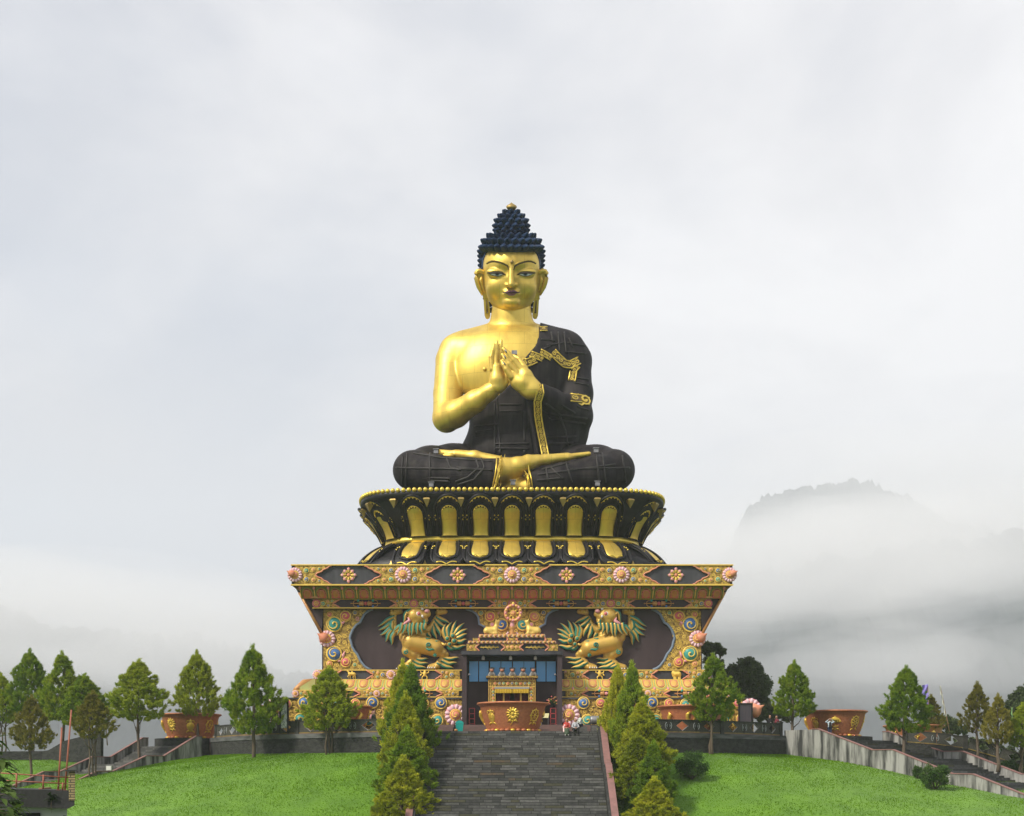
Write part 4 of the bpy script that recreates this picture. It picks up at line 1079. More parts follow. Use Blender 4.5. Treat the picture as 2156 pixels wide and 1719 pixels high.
def tiles_row(pl, r0, r1, hw_, n, parent, name='lotus_row', lean=-.25):
    w_ = 2*pl.x(hw_)/n; h_ = pl.z(r0)-pl.z(r1)
    me = tile_mesh(w_*.98, h_, [pinkm, palegreen, goldp, recess, salmon, orange, pinkm, palep], True, lean)
    b_ = MB().box((-pl.x(hw_), pl.y+.05, pl.z(r1)), (pl.x(hw_), 9.5+DY, pl.z(r0)), 0).build(name, pinkm, parent)
    for i in range(n): inst(me, b_, (-pl.x(hw_)+w_*(i+.5), pl.y, pl.z(r0)), 0)
tiles_row(PL(5.3+DY), 1350, 1356, 92, 20, por)
t2, pl2 = tier(1343.5, 1350, 83.5, 5.5+DY, 'pediment_tier', slate)
for c, on in ((-83, 'L'), (0, None), (83, 'R')):
    scroll_panel(pl2, c, 1344, 1349.6, 15 if on else 12, 12 if on else 9, t2, [], 220+int(c), only=on, radii=(1.8, 1.4), th=.1)
tiles_row(PL(5.7+DY), 1336, 1343.5, 69, 14, por)
def deer(sg):
    pl = PL(6.1+DY); o = pl.p(sg*-43, 1322); k = pl.s
    F_ = Field((o[0]-20*k, o[1]-.7, o[2]-17*k), (o[0]+24*k, o[1]+.7, o[2]+22*k), .05)
    def q(x, z, y=0): return (o[0]+sg*x*k, o[1]+y, o[2]+z*k)
    def c(a, b_, ra, rb=None, kk=.15): F_.rc(a, b_, ra*k, (rb or ra)*k, kk)
    c(q(-9, -6), q(6, -5), 8, 7.5); c(q(-11, -8, -.1), q(-5, -9, -.1), 6, 5); c(q(7, -4), q(11, 9), 6, 3.4); c(q(11, 10), q(11.5, 12), 3.6); c(q(12, 11.5), q(16, 14), 2.8, 1.5)
    for s_ in (-1, 1): c(q(10, 13, s_*.12), q(8, 20, s_*.25), 1.6, .5); 
    c(q(6, -11, -.15), q(14, -13, -.2), 2.6, 1.8); c(q(-2, -12.5, -.2), q(5, -13.5, -.25), 2.2, 1.6); c(q(8, -5, -.2), q(10, -13, -.3), 2.4, 1.8)
    return F_.build('deer', mat_deer, por)
mat_deer = mat('yellow_gilding', (.70,.50,.13), .45, .25, (.55,.36,.08), 1.5, .5)
deer(1); deer(-1)
# dharma wheel on its fluted stem
plw = PL(6.3+DY); o = plw.p(2, 1291.5); k = plw.s
mb = MB(); a = np.linspace(0, 2*math.pi, 33)
prof = [(12.5, -.12), (13, -.25), (18.5, -.25), (19.5, -.12), (19.5, .12), (12.5, .12), (12.5, -.12)]
mb.lathe([(r_*k, h_) for r_, h_ in prof], o, 32, 0, 'y')
wh = mb.build('dharma_wheel', [salmon], por)
mb = MB()
for i in range(16):
    q = 2*math.pi*i/16; mb.ball((o[0]+16*k*math.cos(q), o[1]-.25, o[2]+16*k*math.sin(q)), (2.3*k, .1, 2.3*k), 0 if i % 2 else 1, 7, 5)
mb.ball((o[0], o[1]-.1, o[2]+19.5*k), (3*k, .15, 3.5*k), 0, 8, 6); mb.build('rim_ornament', [goldp, pinkm], wh)
for i in range(8):
    q = 2*math.pi*i/8+.0; d_ = np.array((math.cos(q), 0, math.sin(q)))
    MB().tube([o+d_*5*k, o+d_*9*k, o+d_*12.6*k], [.05, .07, .12], 6, 0).build('spoke', goldp, wh)
mb = MB(); dome(mb, plw, 2, 1291.5, 6.3, .02, 0, 1, h=.7); mb.build('hub', [salmon, goldp], wh)
mb = MB(); cx_ = plw.x(0)
mb.lathe([(6.5*k, plw.z(1344)), (6*k, plw.z(1338)), (4*k, plw.z(1328)), (4.4*k, plw.z(1324)), (5.2*k, plw.z(1322.5)), (5.2*k, plw.z(1320.5)), (4.2*k, plw.z(1319.8))], (cx_, 6.3+DY, 0), 16, 0, ms=[0, 0, 0, 0, 0, 0]); mb.lathe([(4.2*k, plw.z(1319.6)), (4.8*k, plw.z(1316)), (3.6*k, plw.z(1312)), (4.6*k, plw.z(1308)), (2*k, plw.z(1305.5))], (cx_, 6.3+DY, 0), 14, 1)
mb.build('wheel_stem', [orange, pinkm], por)
mb = MB()
for s_ in (-1, 1):
    for i in range(4): mb.ball((cx_+s_*(9+i*2.2)*k, 6.5+DY, plw.z(1332+i*3)), (2.4*k, .15, 2.*k), 0, 8, 6)
mb.build('petal_spray', palep, por)

# ------------------------------------------------------------------ ornate doorway inside the porch
yD = 5.7+DY; D_ = PL(yD)
dw = thing('doorway', 'small ornate shrine doorway with yellow fringe behind the copper bowl', 'doorway', (0, yD, .8))
def fr(a, b_): return 894.7+a/5.462-C0, 1289.5+b_/5.462
u0, u1 = -49.5, 49.2
orn = mat('painted_ornament', (.40,.24,.05), .6, 0, (.10,.05,.06), 14., .9, .4, 20., lo=.42, hi=.58)
mb = MB()
for s_ in (-1, 1): mb.box((min(s_*D_.x(49.5), s_*D_.x(34.5)), yD, .8), (max(s_*D_.x(49.5), s_*D_.x(34.5)), 8.8+DY, D_.z(1428)), 0)
mb.box((-D_.x(34.5), yD, D_.z(1447)), (D_.x(34.5), 8.8+DY, D_.z(1428)), 0)
fm = mb.build('frame', orn, dw)
mb = MB()
for s_ in (-1, 1):
    for u in (48.6, 44.5, 35.3): mb.box((min(s_*D_.x(u), s_*D_.x(u-.9)), yD-.07, .8), (max(s_*D_.x(u), s_*D_.x(u-.9)), yD+.02, D_.z(1433)), 0)
for r0 in (1432.5, 1446): mb.box((-D_.x(48.6), yD-.08, D_.z(r0+1)), (D_.x(48.6), yD+.02, D_.z(r0)), 0)
mb.build('gold_fillet', goldp, fm)
mb = MB()
for i in range(24):
    u = -46+i*4.; mb.box((D_.x(u), yD-.12, D_.z(1431.8)), (D_.x(u+2.), yD+.02, D_.z(1428.6)), i % 2)
for i in range(9): dome(mb, D_, -36+i*9, 1439.5, 3.2, .03, [2, 3, 4][i % 3], 0, 1, i)
for s_ in (-1, 1):
    for r_ in range(1450, 1482, 7): dome(mb, D_, s_*40, r_, 2.9, .03, [3, 2, 4][r_ % 3], 0, 1, r_)
fill(mb, D_, [(-48, 1434), (48, 1434), (48, 1446), (-48, 1446)], .03, [(-36+i*9, 1439.5, 4) for i in range(9)], (2.4, 1.8), 0, 5, 200)
mb.build('carved_ornament', [goldp, salmon, redp, bluep, teal], fm)
rfm = MB().box((-D_.x(54), yD-.35, D_.z(1427.8)), (D_.x(54), 8.8+DY, D_.z(1424.)), 0).build('canopy_slab', recess, dw)
lionm = mat('weathered_carving', (.15,.13,.11), .8, 0, (.07,.06,.055), 7., .7)
def small_lion():
    F_ = Field((-.5, -.4, -.05), (.5, .4, 1.0), .035)
    F_.rc((0, 0, .18), (0, 0, .34), .3, .2, .08, mid=0).rc((0, -.05, .66), (0, -.02, .78), .2, .18, .06, mid=0).rc((0, -.2, .6), (0, -.22, .62), .11, k=.04, mid=1).rc((-.17, -.16, .08), (-.12, -.1, .4), .09, .08, .05, mid=2).rc((.17, -.16, .08), (.12, -.1, .4), .09, .08, .05, mid=2)
    F_.rc((-.09, -.19, .75), None, .045, k=.02, mid=2).rc((.09, -.19, .75), None, .045, k=.02, mid=2).rc((-.17, 0, .86), None, .07, k=.04).rc((.17, 0, .86), None, .07, k=.04).rc((-.24, -.1, .06), (.24, -.1, .06), .09, k=.04)
    return F_.build('guardian_lion', [lionm, salmon, palem], dw)
l0 = small_lion()
for i, a in enumerate((768, 886, 1006, 1128, 1245)):
    u, r_ = fr(a, 735); o_ = l0 if i == 0 else l0.copy()
    if i: COL.objects.link(o_)
    o_.parent = dw; o_.matrix_parent_inverse = WINV(dw); o_.location = (D_.x(u), yD+.1, D_.z(1424.)); o_.scale = (1.12, .9, .78)
red = mat('maroon_curtain', (.10,.018,.022), .85, 0, (.05,.01,.014), 3., .6)
yel = mat('yellow_fringe', (.62,.42,.03), .8, 0, (.45,.28,.02), 8., .6, stretch=(6,1,.4))
mb = MB(); zt2, zb2 = D_.z(1450.5), D_.z(1460)
for a, b_ in ((-35.5, -.6), (.6, 35.5)):
    n = 40; xs = np.linspace(D_.x(a), D_.x(b_), n)
    Gd = np.array([[(x, yD-.18-.05*math.sin(i*1.6)*(.3+v), zt2+(zb2-zt2)*v) for i, x in enumerate(xs)] for v in (0, .5, 1)]); mb.grid(Gd, 0, True)
    Gd2 = Gd.copy(); Gd2[:,:,1] += .04; mb.grid(Gd2, 0, True)
mb.build('fringe', yel, dw)
MB().box((-D_.x(36), yD-.2, D_.z(1451)), (D_.x(36), yD-.02, D_.z(1447)), 0).build('pelmet', palem, dw)
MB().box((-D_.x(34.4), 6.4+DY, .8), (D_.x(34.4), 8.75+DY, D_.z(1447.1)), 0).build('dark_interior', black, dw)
for s_ in (-1, 1):
    mb = MB(); n = 14; rows = []
    for v in np.linspace(0, 1, 8):
        x0 = D_.x(33.5)*s_; x1 = D_.x(1+22*v**1.2)*s_ if s_ < 0 else D_.x(2+14*v)*s_
        rows.append([(x0+(x1-x0)*i/(n-1), 6.15+DY+.08*math.sin(i*2.), D_.z(1458)+(.85-D_.z(1458))*v) for i in range(n)])
    mb.grid(rows, 0, True); mb.build('curtain', red, dw)
    MB().box((D_.x(s_*18)-.07, 5.95+DY, .8), (D_.x(s_*18)+.07, 6.05+DY, D_.z(1447.2)), 0).build('door_rail', goldl, dw)

# ================================================================== LOTUS SEAT
lot = thing('lotus_seat', 'double lotus seat of dark petals with gilded tongues and a row of gold beads', 'lotus seat', (0, 24, T_.z(1191)))
yL = 12.3; CY = 25.0
def outline(hx, hy, t, n=5.5):
    c, s_ = np.cos(t), np.sin(t)
    return hx*np.sign(c)*np.abs(c)**(2/n), CY+hy*np.sign(s_)*np.abs(s_)**(2/n)
_T = np.linspace(-math.pi, 0, 4001)     # from the far left, round the front, to the far right
def ring_at(hx, hy, count=None, s=None):
    """points equally spaced along the front half of the outline; returns x, y, angle of the outward normal"""
    x, y = outline(hx, hy, _T); L = np.r_[0, np.cumsum(np.hypot(np.diff(x), np.diff(y)))]
    return x, y, L
def rowz(r, y): return ZC+(HORIZ-r)*S(y)
zA = rowz(1031, yL); zB = rowz(1050, yL+.2); zC_ = rowz(1128, yL+1.8); zD = rowz(1139, yL+1.8); zE = T_.z(1190.5)
HXA = 330*S(14.5)                        # half width of the rim
HYA = CY-yL
def loft(prof, n=160, full=True):
    t = np.linspace(-math.pi, math.pi, n, endpoint=False)
    return np.array([[(*[q for q in (outline(hx, hy, tt)[0], outline(hx, hy, tt)[1])], z) for tt in t] for hx, hy, z in prof])
k1 = HXA; k2 = HYA
core = MB().grid(loft([(k1-.1, k2-.1, zA-.02), (k1, k2, zA-.1), (k1-.02, k2-.02, zA-.5), (k1-.45, k2-.45, zA-.62), (k1-.5, k2-.5, zB-.15), (k1-1.3, k2-1.3, (zB+zC_)/2), (k1-2.6, k2-2.6, zC_)]), 0, True, True, True)
t_ = np.linspace(-math.pi, math.pi, 160, endpoint=False); tx, ty = outline(k1-.1, k2-.1, t_)
core.add(np.stack([tx, ty, 0*tx+zA-.02], 1), [tuple(range(160))], 0)
upc = core.build('upper_drum', lotusdk, lot)
MB().grid(loft([(k1-2.6, k2-2.6, zC_+.03), (k1-2.08, k2-2.08, zC_), (k1-2.08, k2-2.08, zD), (k1-2.6, k2-2.6, zD-.02)]), 0, True, True, True).build('waist_band', goldtrim, lot)
kE = 357*S(11.0)
MB().grid(loft([(k1-2.6, k2-2.6, zD), (k1-1.9, k2-1.9, zD-.35), (k1-.7, k2-.9, (zD+zE)/2), (kE-.25, k2-.1, zE+.5), (kE-.35, k2-.1, zE-.05)]), 0, True, True, True).build('lower_drum', lotusdk, lot)
# beads round the rim (the front half and the corners)
bead = MB().ball((0, 0, 0), .2, 0, 12, 8).mesh('bead', goldtrim)
x, y, L = ring_at(k1-.04, k2-.04)
front = (y < 21); L0, L1 = L[front][0], L[front][-1]; nbead = 84
for s_ in np.linspace(L0, L1, nbead):
    o = inst(bead, lot, (0, 0, 0), 0)
    o.matrix_parent_inverse = WINV(lot); o.location = (np.interp(s_, L, x), np.interp(s_, L, y), zA+.02)
def frame_at(hx, hy, u):
    """position on the outline at the signed distance u from the middle of the front, with the outward angle"""
    x, y, L = ring_at(hx, hy); m = np.interp(0, x[1200:2800], L[1200:2800]); s_ = m+u
    p = np.array((np.interp(s_, L, x), np.interp(s_, L, y))); a = np.array((np.interp(s_-.1, L, x), np.interp(s_-.1, L, y))); b_ = np.array((np.interp(s_+.1, L, x), np.interp(s_+.1, L, y)))
    return p, math.atan2(*(b_-a)[::-1])
def petal_upper():
    """local frame: x along the rim, z up from the foot of the petal, -y outwards"""
    Hh = zB-zC_+.25; W2 = 1.36
    def surf(x, v): return -(.10+2.2*v**1.5)-.16*math.cos(x/W2*1.5)      # outward bulge and flare
    def pt(x, z, o=0): v = min(max(z/Hh, 0), 1); return (x, surf(x, v)-o, z)
    mb = MB()
    def plate(hw_fn, z0, z1, o, m, n=15, k=10):
        Gd = []
        for i in range(k+1):
            z = z0+(z1-z0)*i/k; hw_ = hw_fn(z); Gd.append([pt(hw_*math.sin(q), z, o*math.cos(q)**.5 if abs(q) < 1.57 else 0) for q in np.linspace(-1.5708, 1.5708, n)])
        mb.grid(Gd, m, True)
    def arch(hw_, zt, flare=0.): 
        return lambda z: (hw_+flare*(1-z/Hh))*math.sqrt(max(1-max((z-(zt-hw_))/hw_, 0)**2, 1e-4))
    plate(arch(W2*.97, Hh, -.1), 0, Hh-.001, .16, 0)
    base = mb.mesh('petal', lotusdk)
    mb = MB()
    def arc_tube(hw_, zt, zb, o, rad, m, n=17, flare=0.):
        a = np.linspace(0, math.pi, n); pts = [pt(hw_-.02, zb, o)] if zb < zt-hw_ else []
        pts += [pt(hw_*math.cos(q), zt-hw_+hw_*math.sin(q), o) for q in a]
        pts += [pt(-hw_+.02, zb, o)] if zb < zt-hw_ else []
        mb.tube(pts, rad, 6, m)
    arc_tube(W2*.93, Hh-.02, Hh*.28, .18, .12, 0); arc_tube(W2*.76, Hh-.22, .1, .22, .1, 0); arc_tube(W2*.55, Hh-.70, .05, .26, .09, 0)
    rim = mb.mesh('petal_ridges', lotusdk)
    mb = MB(); 
    def cap(hw_, zt, o, rad, span, n=11):
        a = np.linspace(math.pi/2-span, math.pi/2+span, n); mb.tube([pt(hw_*math.cos(q), zt-hw_+hw_*math.sin(q), o) for q in a], np.sin(np.linspace(.12, math.pi-.12, n))*.4*rad+rad*.6, 5, 0)
        for q in np.linspace(math.pi/2-span*.75, math.pi/2+span*.75, 6): p = pt((hw_-.05)*math.cos(q), zt-hw_+(hw_-.08)*math.sin(q), o+.03); mb.ball(p, rad*1.35, 0, 6, 5)
    cap(W2*.84, Hh-.12, .27, .055, .95); cap(W2*.50, Hh-.80, .34, .05, 1.25)
    for s_ in (-1, 1):
        for x_, z_ in ((.88, .42), (.95, .48), (.9, .52), (.6, .45)): mb.ball(pt(s_*W2*x_*.98, Hh*z_, .26), .075, 0, 7, 5)
    trim = mb.mesh('petal_trim', goldtrim)
    mb = MB()
    zt = Hh-.92
    def hw(z):
        v = z/zt; w_ = .66+.10*math.cos(v*3.1+.3)**2*(1 if v > .5 else .6)+.06*v
        return min(w_, .80)*math.sqrt(max(1-max((z-(zt-.55))/.55, 0)**3, 1e-4))
    Gd = []
    for i in range(17):
        z = zt*i/16*.9995; h_ = hw(z); v = z/zt; th = .20*min(1, (1-v)*4+.25)
        Gd.append([pt(h_*math.sin(q), z, .16+th*max(math.cos(q), 0)**.6) for q in np.linspace(-1.5708, 1.5708, 13)])
    mb.grid(Gd, 0, True); tongue = mb.mesh('tongue', gold)
    return base, rim, trim, tongue
def petal_lower():
    """hangs outwards and down from the waist; z runs down from 0"""
    Hh = zD-zE; W2 = 1.42; D_out = 3.15
    def pt(x, v, o=0):
        a = v*1.25; yo = -(D_out*math.sin(a)/math.sin(1.25)); z = -Hh*(.38*v+.62*(1-math.cos(a))/(1-math.cos(1.25)))
        nx_ = o*(1-math.exp(-3*v)); return (x, yo-o*(.45+.4*v), z+o*(.9-.55*v))
    def hwf(v, w0, w1, ve, r=.22):
        w_ = w0+(w1-w0)*min(v/.5, 1.)**1.3; return w_*math.sqrt(max(1-max((v-(ve-r))/r, 0)**2.4, 1e-4))
    def slab(w0, w1, ve, o, m, n=13, k=14, notch=0.):
        mb = MB(); Gd = []
        for i in range(k+1):
            v = ve*i/k*.999; h_ = hwf(v, w0, w1, ve); Gd.append([pt(h_*math.sin(q), v-notch*math.exp(-(math.sin(q)*3)**2)*max(0, v-ve*.8)/(ve*.2+1e-6)*.2, o*max(math.cos(q), 0)**.5) for q in np.linspace(-1.5708, 1.5708, n)])
        return mb.grid(Gd, m, True)
    base = slab(W2*.93, W2*.99, 1., .22, 0).mesh('petal', lotusdk)
    mb = MB()
    def u_tube(w0, w1, ve, o, rad, v0=.15, n=20):
        pts = []; vs = np.linspace(v0, ve*.999, n)
        pts = [pt(-hwf(v, w0, w1, ve), v, o) for v in vs]+[pt(hwf(v, w0, w1, ve), v, o) for v in vs[::-1]]
        mb.tube(pts, rad, 6, 0)
    u_tube(W2*.9, W2*.95, .99, .2, .11); u_tube(W2*.62, W2*.68, .84, .28, .1)
    rim = mb.mesh('petal_ridges', lotusdk)
    mb = MB()
    for ve, w_, o in ((.965, .62, .34), (.80, .40, .40)):
        xs = np.linspace(-w_, w_, 13)*W2; pts = [pt(x_, ve-.05*abs(math.sin(x_/W2/w_*math.pi))-.05*(x_/W2/w_)**2+.02, o) for x_ in xs]; mb.tube(pts, .065, 5, 0)
    for s_ in (-1, 1):
        for x_, v_ in ((.9, .45), (.93, .52), (.8, .42)): mb.ball(pt(s_*W2*x_, v_, .26), .085, 0, 7, 5)
    trim = mb.mesh('petal_trim', goldtrim)
    mb = MB(); Gd = []
    for i in range(17):
        v = .80*i/16*.999; h_ = hwf(v, .66, .76, .80, .2)*(1-.08*math.exp(-((v-.25)/.18)**2))
        Gd.append([pt(h_*math.sin(q), v-.06*math.exp(-(math.sin(q)*4)**2)*(v/.8)**6, .14+(.15 if v > .05 else .08)*max(math.cos(q), 0)**.6) for q in np.linspace(-1.5708, 1.5708, 13)])
    tongue = mb.grid(Gd, 0, True).mesh('tongue', gold)
    return base, rim, trim, tongue
PU, PD = petal_upper(), petal_lower()
def put_petal(set_, p, z, a):
    b_ = bpy.data.objects.new('petal', set_[0]); COL.objects.link(b_); b_.parent = lot; b_.matrix_parent_inverse = WINV(lot)
    b_.location = (p[0], p[1], z); b_.rotation_euler = (0, 0, a)
    for me in set_[1:]:
        c = bpy.data.objects.new(me.name, me); COL.objects.link(c); c.parent = b_
tip_me = MB().lathe([(0, .28), (.34, .16), (.42, .05), (.0, -.62)], (0, 0, 0), 4, 0, smooth=False).mesh('gold_tip', goldold)
sp = 2.83
for i in range(-7, 8):
    p, a = frame_at(k1-2.35, k2-2.35, i*sp*.95); put_petal(PU, p, zC_, a)
for i in range(-7, 7):
    p, a = frame_at(k1-.28, k2-.28, (i+.5)*sp*1.03); o = bpy.data.objects.new('gold_tip', tip_me); COL.objects.link(o); o.parent = lot; o.matrix_parent_inverse = WINV(lot); o.location = (p[0], p[1], zB-.1); o.rotation_euler = (0, 0, a+math.pi/4)
for i in range(-7, 8):
    p, a = frame_at(k1-2.45, k2-2.45, i*sp*.96); put_petal(PD, p, zD-.12, a)
tip2 = MB().lathe([(0, .55), (.26, .0), (0, -.1)], (0, 0, 0), 4, 0, smooth=False).mesh('gold_tip', goldold)
for i in range(-5, 5):
    p, a = frame_at(k1+.05, k2+.05, (i+.5)*sp*1.05); o = bpy.data.objects.new('gold_tip', tip2); COL.objects.link(o); o.parent = lot; o.matrix_parent_inverse = WINV(lot); o.location = (p[0], p[1], zE+.05); o.rotation_euler = (0, 0, a+math.pi/4)

# ================================================================== STATUE
sta = thing('seated_statue', 'colossal golden seated figure in a dark robe with hands raised before the chest', 'statue', (0, 24, zA))
def Z0(): return zA
def pr(F_, pts, k, mid=0):
    """pts: ((dx, dy, y, r) ...) a chain of round cones, r in px of the photograph"""
    for (x0, y0, d0, r0), (x1, y1, d1, r1) in zip(pts[:-1], pts[1:]): F_.rc(P(x0, y0, d0), P(x1, y1, d1), r0*S(d0), r1*S(d1), k, mid=mid)
YT = 25.2
def torso(F_, inf=0., gold_=True):
    """trunk and shoulders, inflated by inf"""
    def el(x, z, y, rx, ry, rz, k=.9): F_.rc(P(x, z, y), None, 1., None, k, (rx*S(y)+inf, ry+inf, rz*S(y)+inf))
    el(1094, 962, YT, 124, 3.9, 70); el(1100, 900, YT, 108, 3.5, 95); el(1088, 830, YT, 96, 3.3, 95)
    el(1080, 775, YT-.1, 108, 3.5, 72); el(1080, 738, YT+.1, 118, 2.9, 50, .8)
    el(1026, 790, YT-1.6, 58, 1.15, 46, 1.6); el(1128, 790, YT-1.6, 58, 1.15, 46, 1.6)
    F_.rc(P(972, 742, YT+.3), P(1185, 742, YT+.3), 40*S(YT)+inf, None, .8)
    F_.rc(P(1077, 702, YT+.5), P(985, 724, YT+.5), 34*S(YT)+inf, 24*S(YT)+inf, .8); F_.rc(P(1077, 702, YT+.5), P(1172, 724, YT+.5), 34*S(YT)+inf, 24*S(YT)+inf, .8)
bx0 = P(900, 1060, 30); bx1 = P(1262, 628, 30)
F_ = Field((bx0[0], 17.5, zA-.3), (bx1[0], 30, bx1[2]), .15)
torso(F_)
pr(F_, [(1077, 706, YT+.5, 46), (1077, 676, YT+.2, 41), (1077, 640, YT-.1, 40.5)], .5)
pr(F_, [(957, 742, YT+.2, 32), (950, 760, YT, 32.5)], .6); pr(F_, [(950, 760, YT, 32.5), (943, 830, YT-1.2, 30.5), (940, 880, YT-2.4, 28.5)], .15)
pr(F_, [(940, 882, YT-2.4, 28), (960, 872, YT-3.3, 27.5), (1000, 846, YT-4.7, 22.5), (1030, 826, YT-5.4, 16.5), (1046, 814, YT-5.8, 14.5)], .35)
body = F_.build('body', gold, sta)
# robe: a shell over the trunk, the left arm with its hanging sleeve
xs_ = [P(x, 800, 22)[0] for x in (940, 985, 1040, 1075, 1100, 1128, 1134, 1138)]; zs_ = [P(1078, r, 22)[2] for r in (852, 846, 840, 810, 764, 728, 705, 640)]
F_ = Field((bx0[0], 17.2, zA-.3), (P(1275, 800, 30)[0], 30.5, P(0, 670, 30)[2]), .15)
torso(F_, .16)
pr(F_, [(1195, 738, YT+.2, 36), (1208, 760, YT, 36), (1213, 830, YT-1.1, 34), (1212, 878, YT-2.2, 33)], .5)
pr(F_, [(1212, 874, YT-2.2, 34), (1190, 862, YT-3.4, 30), (1160, 844, YT-4.8, 25), (1131, 826, YT-5.6, 21.5)], .35)
pr(F_, [(1214, 880, YT-1.8, 32), (1208, 915, YT-1.3, 28), (1196, 960, YT-1., 30)], .5); pr(F_, [(1190, 870, YT-3.2, 26), (1186, 910, YT-2.4, 30), (1178, 965, YT-1.9, 34)], .5)
X, Y, Z = F_.allpts()
zb = np.interp(X.ravel(), xs_, zs_).reshape(X.shape).astype(np.float32)
cut = (Z-zb)*.55+0*Y
F_.D = np.maximum(F_.D, np.where(X > P(1160, 0, 22)[0], -1., cut))
# the cuff end of the sleeve is cut square to the forearm
n_ = P(1131, 826, YT-5.6)-P(1190, 862, YT-3.4); n_ /= np.linalg.norm(n_); c_ = P(1129, 824, YT-5.65)
pl_ = ((X-c_[0])*n_[0]+(Y-c_[1])*n_[1]+(Z-c_[2])*n_[2]); near_ = ((X-c_[0])**2+(Y-c_[1])**2+(Z-c_[2])**2) < 2.2**2
F_.D = np.where(near_ & (Y < YT-4.2), np.maximum(F_.D, pl_), F_.D)
rb = F_.build('robe', robe, sta); robe_geo = o_geo['robe']
# legs in their folded pose
F_ = Field((P(815, 0, 22)[0], 13.2, zA-.6), (P(1350, 0, 22)[0], 29.5, P(0, 930, 22)[2]), .15)
pr(F_, [(1000, 985, 26.5, 62), (905, 988, 20.5, 43), (869, 991, 18.6, 38.5)], 1.); pr(F_, [(869, 991, 18.6, 38.5), (920, 998, 16.9, 37), (985, 1004, 15.9, 37), (1051, 1004, 15.6, 38)], .6)
pr(F_, [(1150, 985, 26.5, 62), (1258, 988, 20.5, 45), (1293, 991, 18.6, 40.5)], 1.); pr(F_, [(1293, 991, 18.6, 40.5), (1250, 1000, 17., 37), (1180, 1012, 16.2, 34), (1106, 1024, 15.9, 30)], .6)
F_.rc(P(1080, 1010, 22.5), None, 1., None, .8, (140*S(22), 4.6, 44*S(22)))
X, Y, Z = F_.allpts()
xl, xr = P(1053, 0, 16)[0], P(1109, 0, 16)[0]
gap = np.minimum(X-xl, xr-X); F_.D = np.where(Y < 19.2, np.maximum(F_.D, np.minimum(gap, 19.2-Y)), F_.D)
lg = F_.build('leg_robe', robe, sta); legs_geo = o_geo['leg_robe']
# golden shins and feet
F_ = Field((P(905, 0, 22)[0], 13.2, zA-.6), (P(1262, 0, 22)[0], 22.5, P(0, 935, 20)[2]), .1)
pr(F_, [(1040, 998, 15.7, 31), (1062, 991, 15.5, 26), (1090, 982, 15.4, 19), (1112, 975, 15.5, 15.5), (1130, 971, 15.7, 12.5)], .25)
pr(F_, [(1111, 966, 15.35, 8.5), (1114, 968, 15.4, 9)], .15)
pr(F_, [(1124, 971, 15.7, 12), (1150, 968, 15.9, 11), (1195, 962.5, 16.2, 9)], .2)
for j, (dx_, dz_) in enumerate(((1240, 957), (1234, 958), (1228, 961))): pr(F_, [(1196, 961.5+j, 16.2-.1*j, 5.5), (dx_, dz_-1, 16.4+.3*j, 5.)], .1)
pr(F_, [(1072, 1026, 16.3, 22), (1120, 1030, 16.1, 26)], .3)
pr(F_, [(1050, 972, 17.3, 12), (1000, 962, 17.6, 12), (960, 957, 17.9, 10)], .3); pr(F_, [(958, 956, 17.9, 7), (926, 954, 18.2, 7.5)], .12); pr(F_, [(950, 960, 17.5, 5.5), (936, 961, 17.6, 5.5)], .12)
F_.build('feet', gold, sta)

# ---- hands
def hand(name, chains, ks, lo, hi, st):
    F_ = Field(lo, hi, st)
    for ch, k in zip(chains, ks): pr(F_, [(a, b_, c, r_*(1.14 if r_ < 7.5 else 1.05)) for a, b_, c, r_ in ch], k)
    return F_.build(name, gold, sta)
a0, a1 = P(1022, 845, 20), P(1080, 705, 20)
yh = YT-5.8
hand('hand', [[(1046, 815, yh, 14.5), (1047, 800, yh-.05, 15), (1046, 776, yh-.1, 11.5)], [(1056, 812, yh+.05, 10.5), (1057, 778, yh+.25, 10)], [(1062, 806, yh+.1, 8), (1060, 782, yh+.4, 8)],
     [(1036.5, 778, yh-.25, 5.6), (1034.5, 752, yh-.3, 5.2), (1038, 738, yh-.3, 4.7), (1040, 727, yh-.25, 3.)], [(1044.5, 774, yh-.2, 5.4), (1044, 745, yh-.2, 5.0), (1044.5, 731, yh-.15, 4.5), (1046, 720, yh-.1, 2.8)],
     [(1054, 774, yh+.1, 5.4), (1053.5, 744, yh+.1, 5.0), (1053.5, 730, yh+.15, 4.5), (1055.5, 718, yh+.2, 2.8)], [(1061, 778, yh+.4, 5.2), (1060, 750, yh+.5, 4.8), (1061, 738, yh+.5, 3.)],
     [(1064, 806, yh-.1, 6), (1068, 786, yh-.1, 5.4), (1066, 770, yh-.1, 4.6)]], [.25, .3, .3, .05, .05, .05, .05, .08], (a0[0], yh-1.4, a0[2]), (a1[0], yh+1.8, a1[2]), .06)
a0, a1 = P(1045, 860, 19), P(1150, 722, 19)
yk = YT-6.15
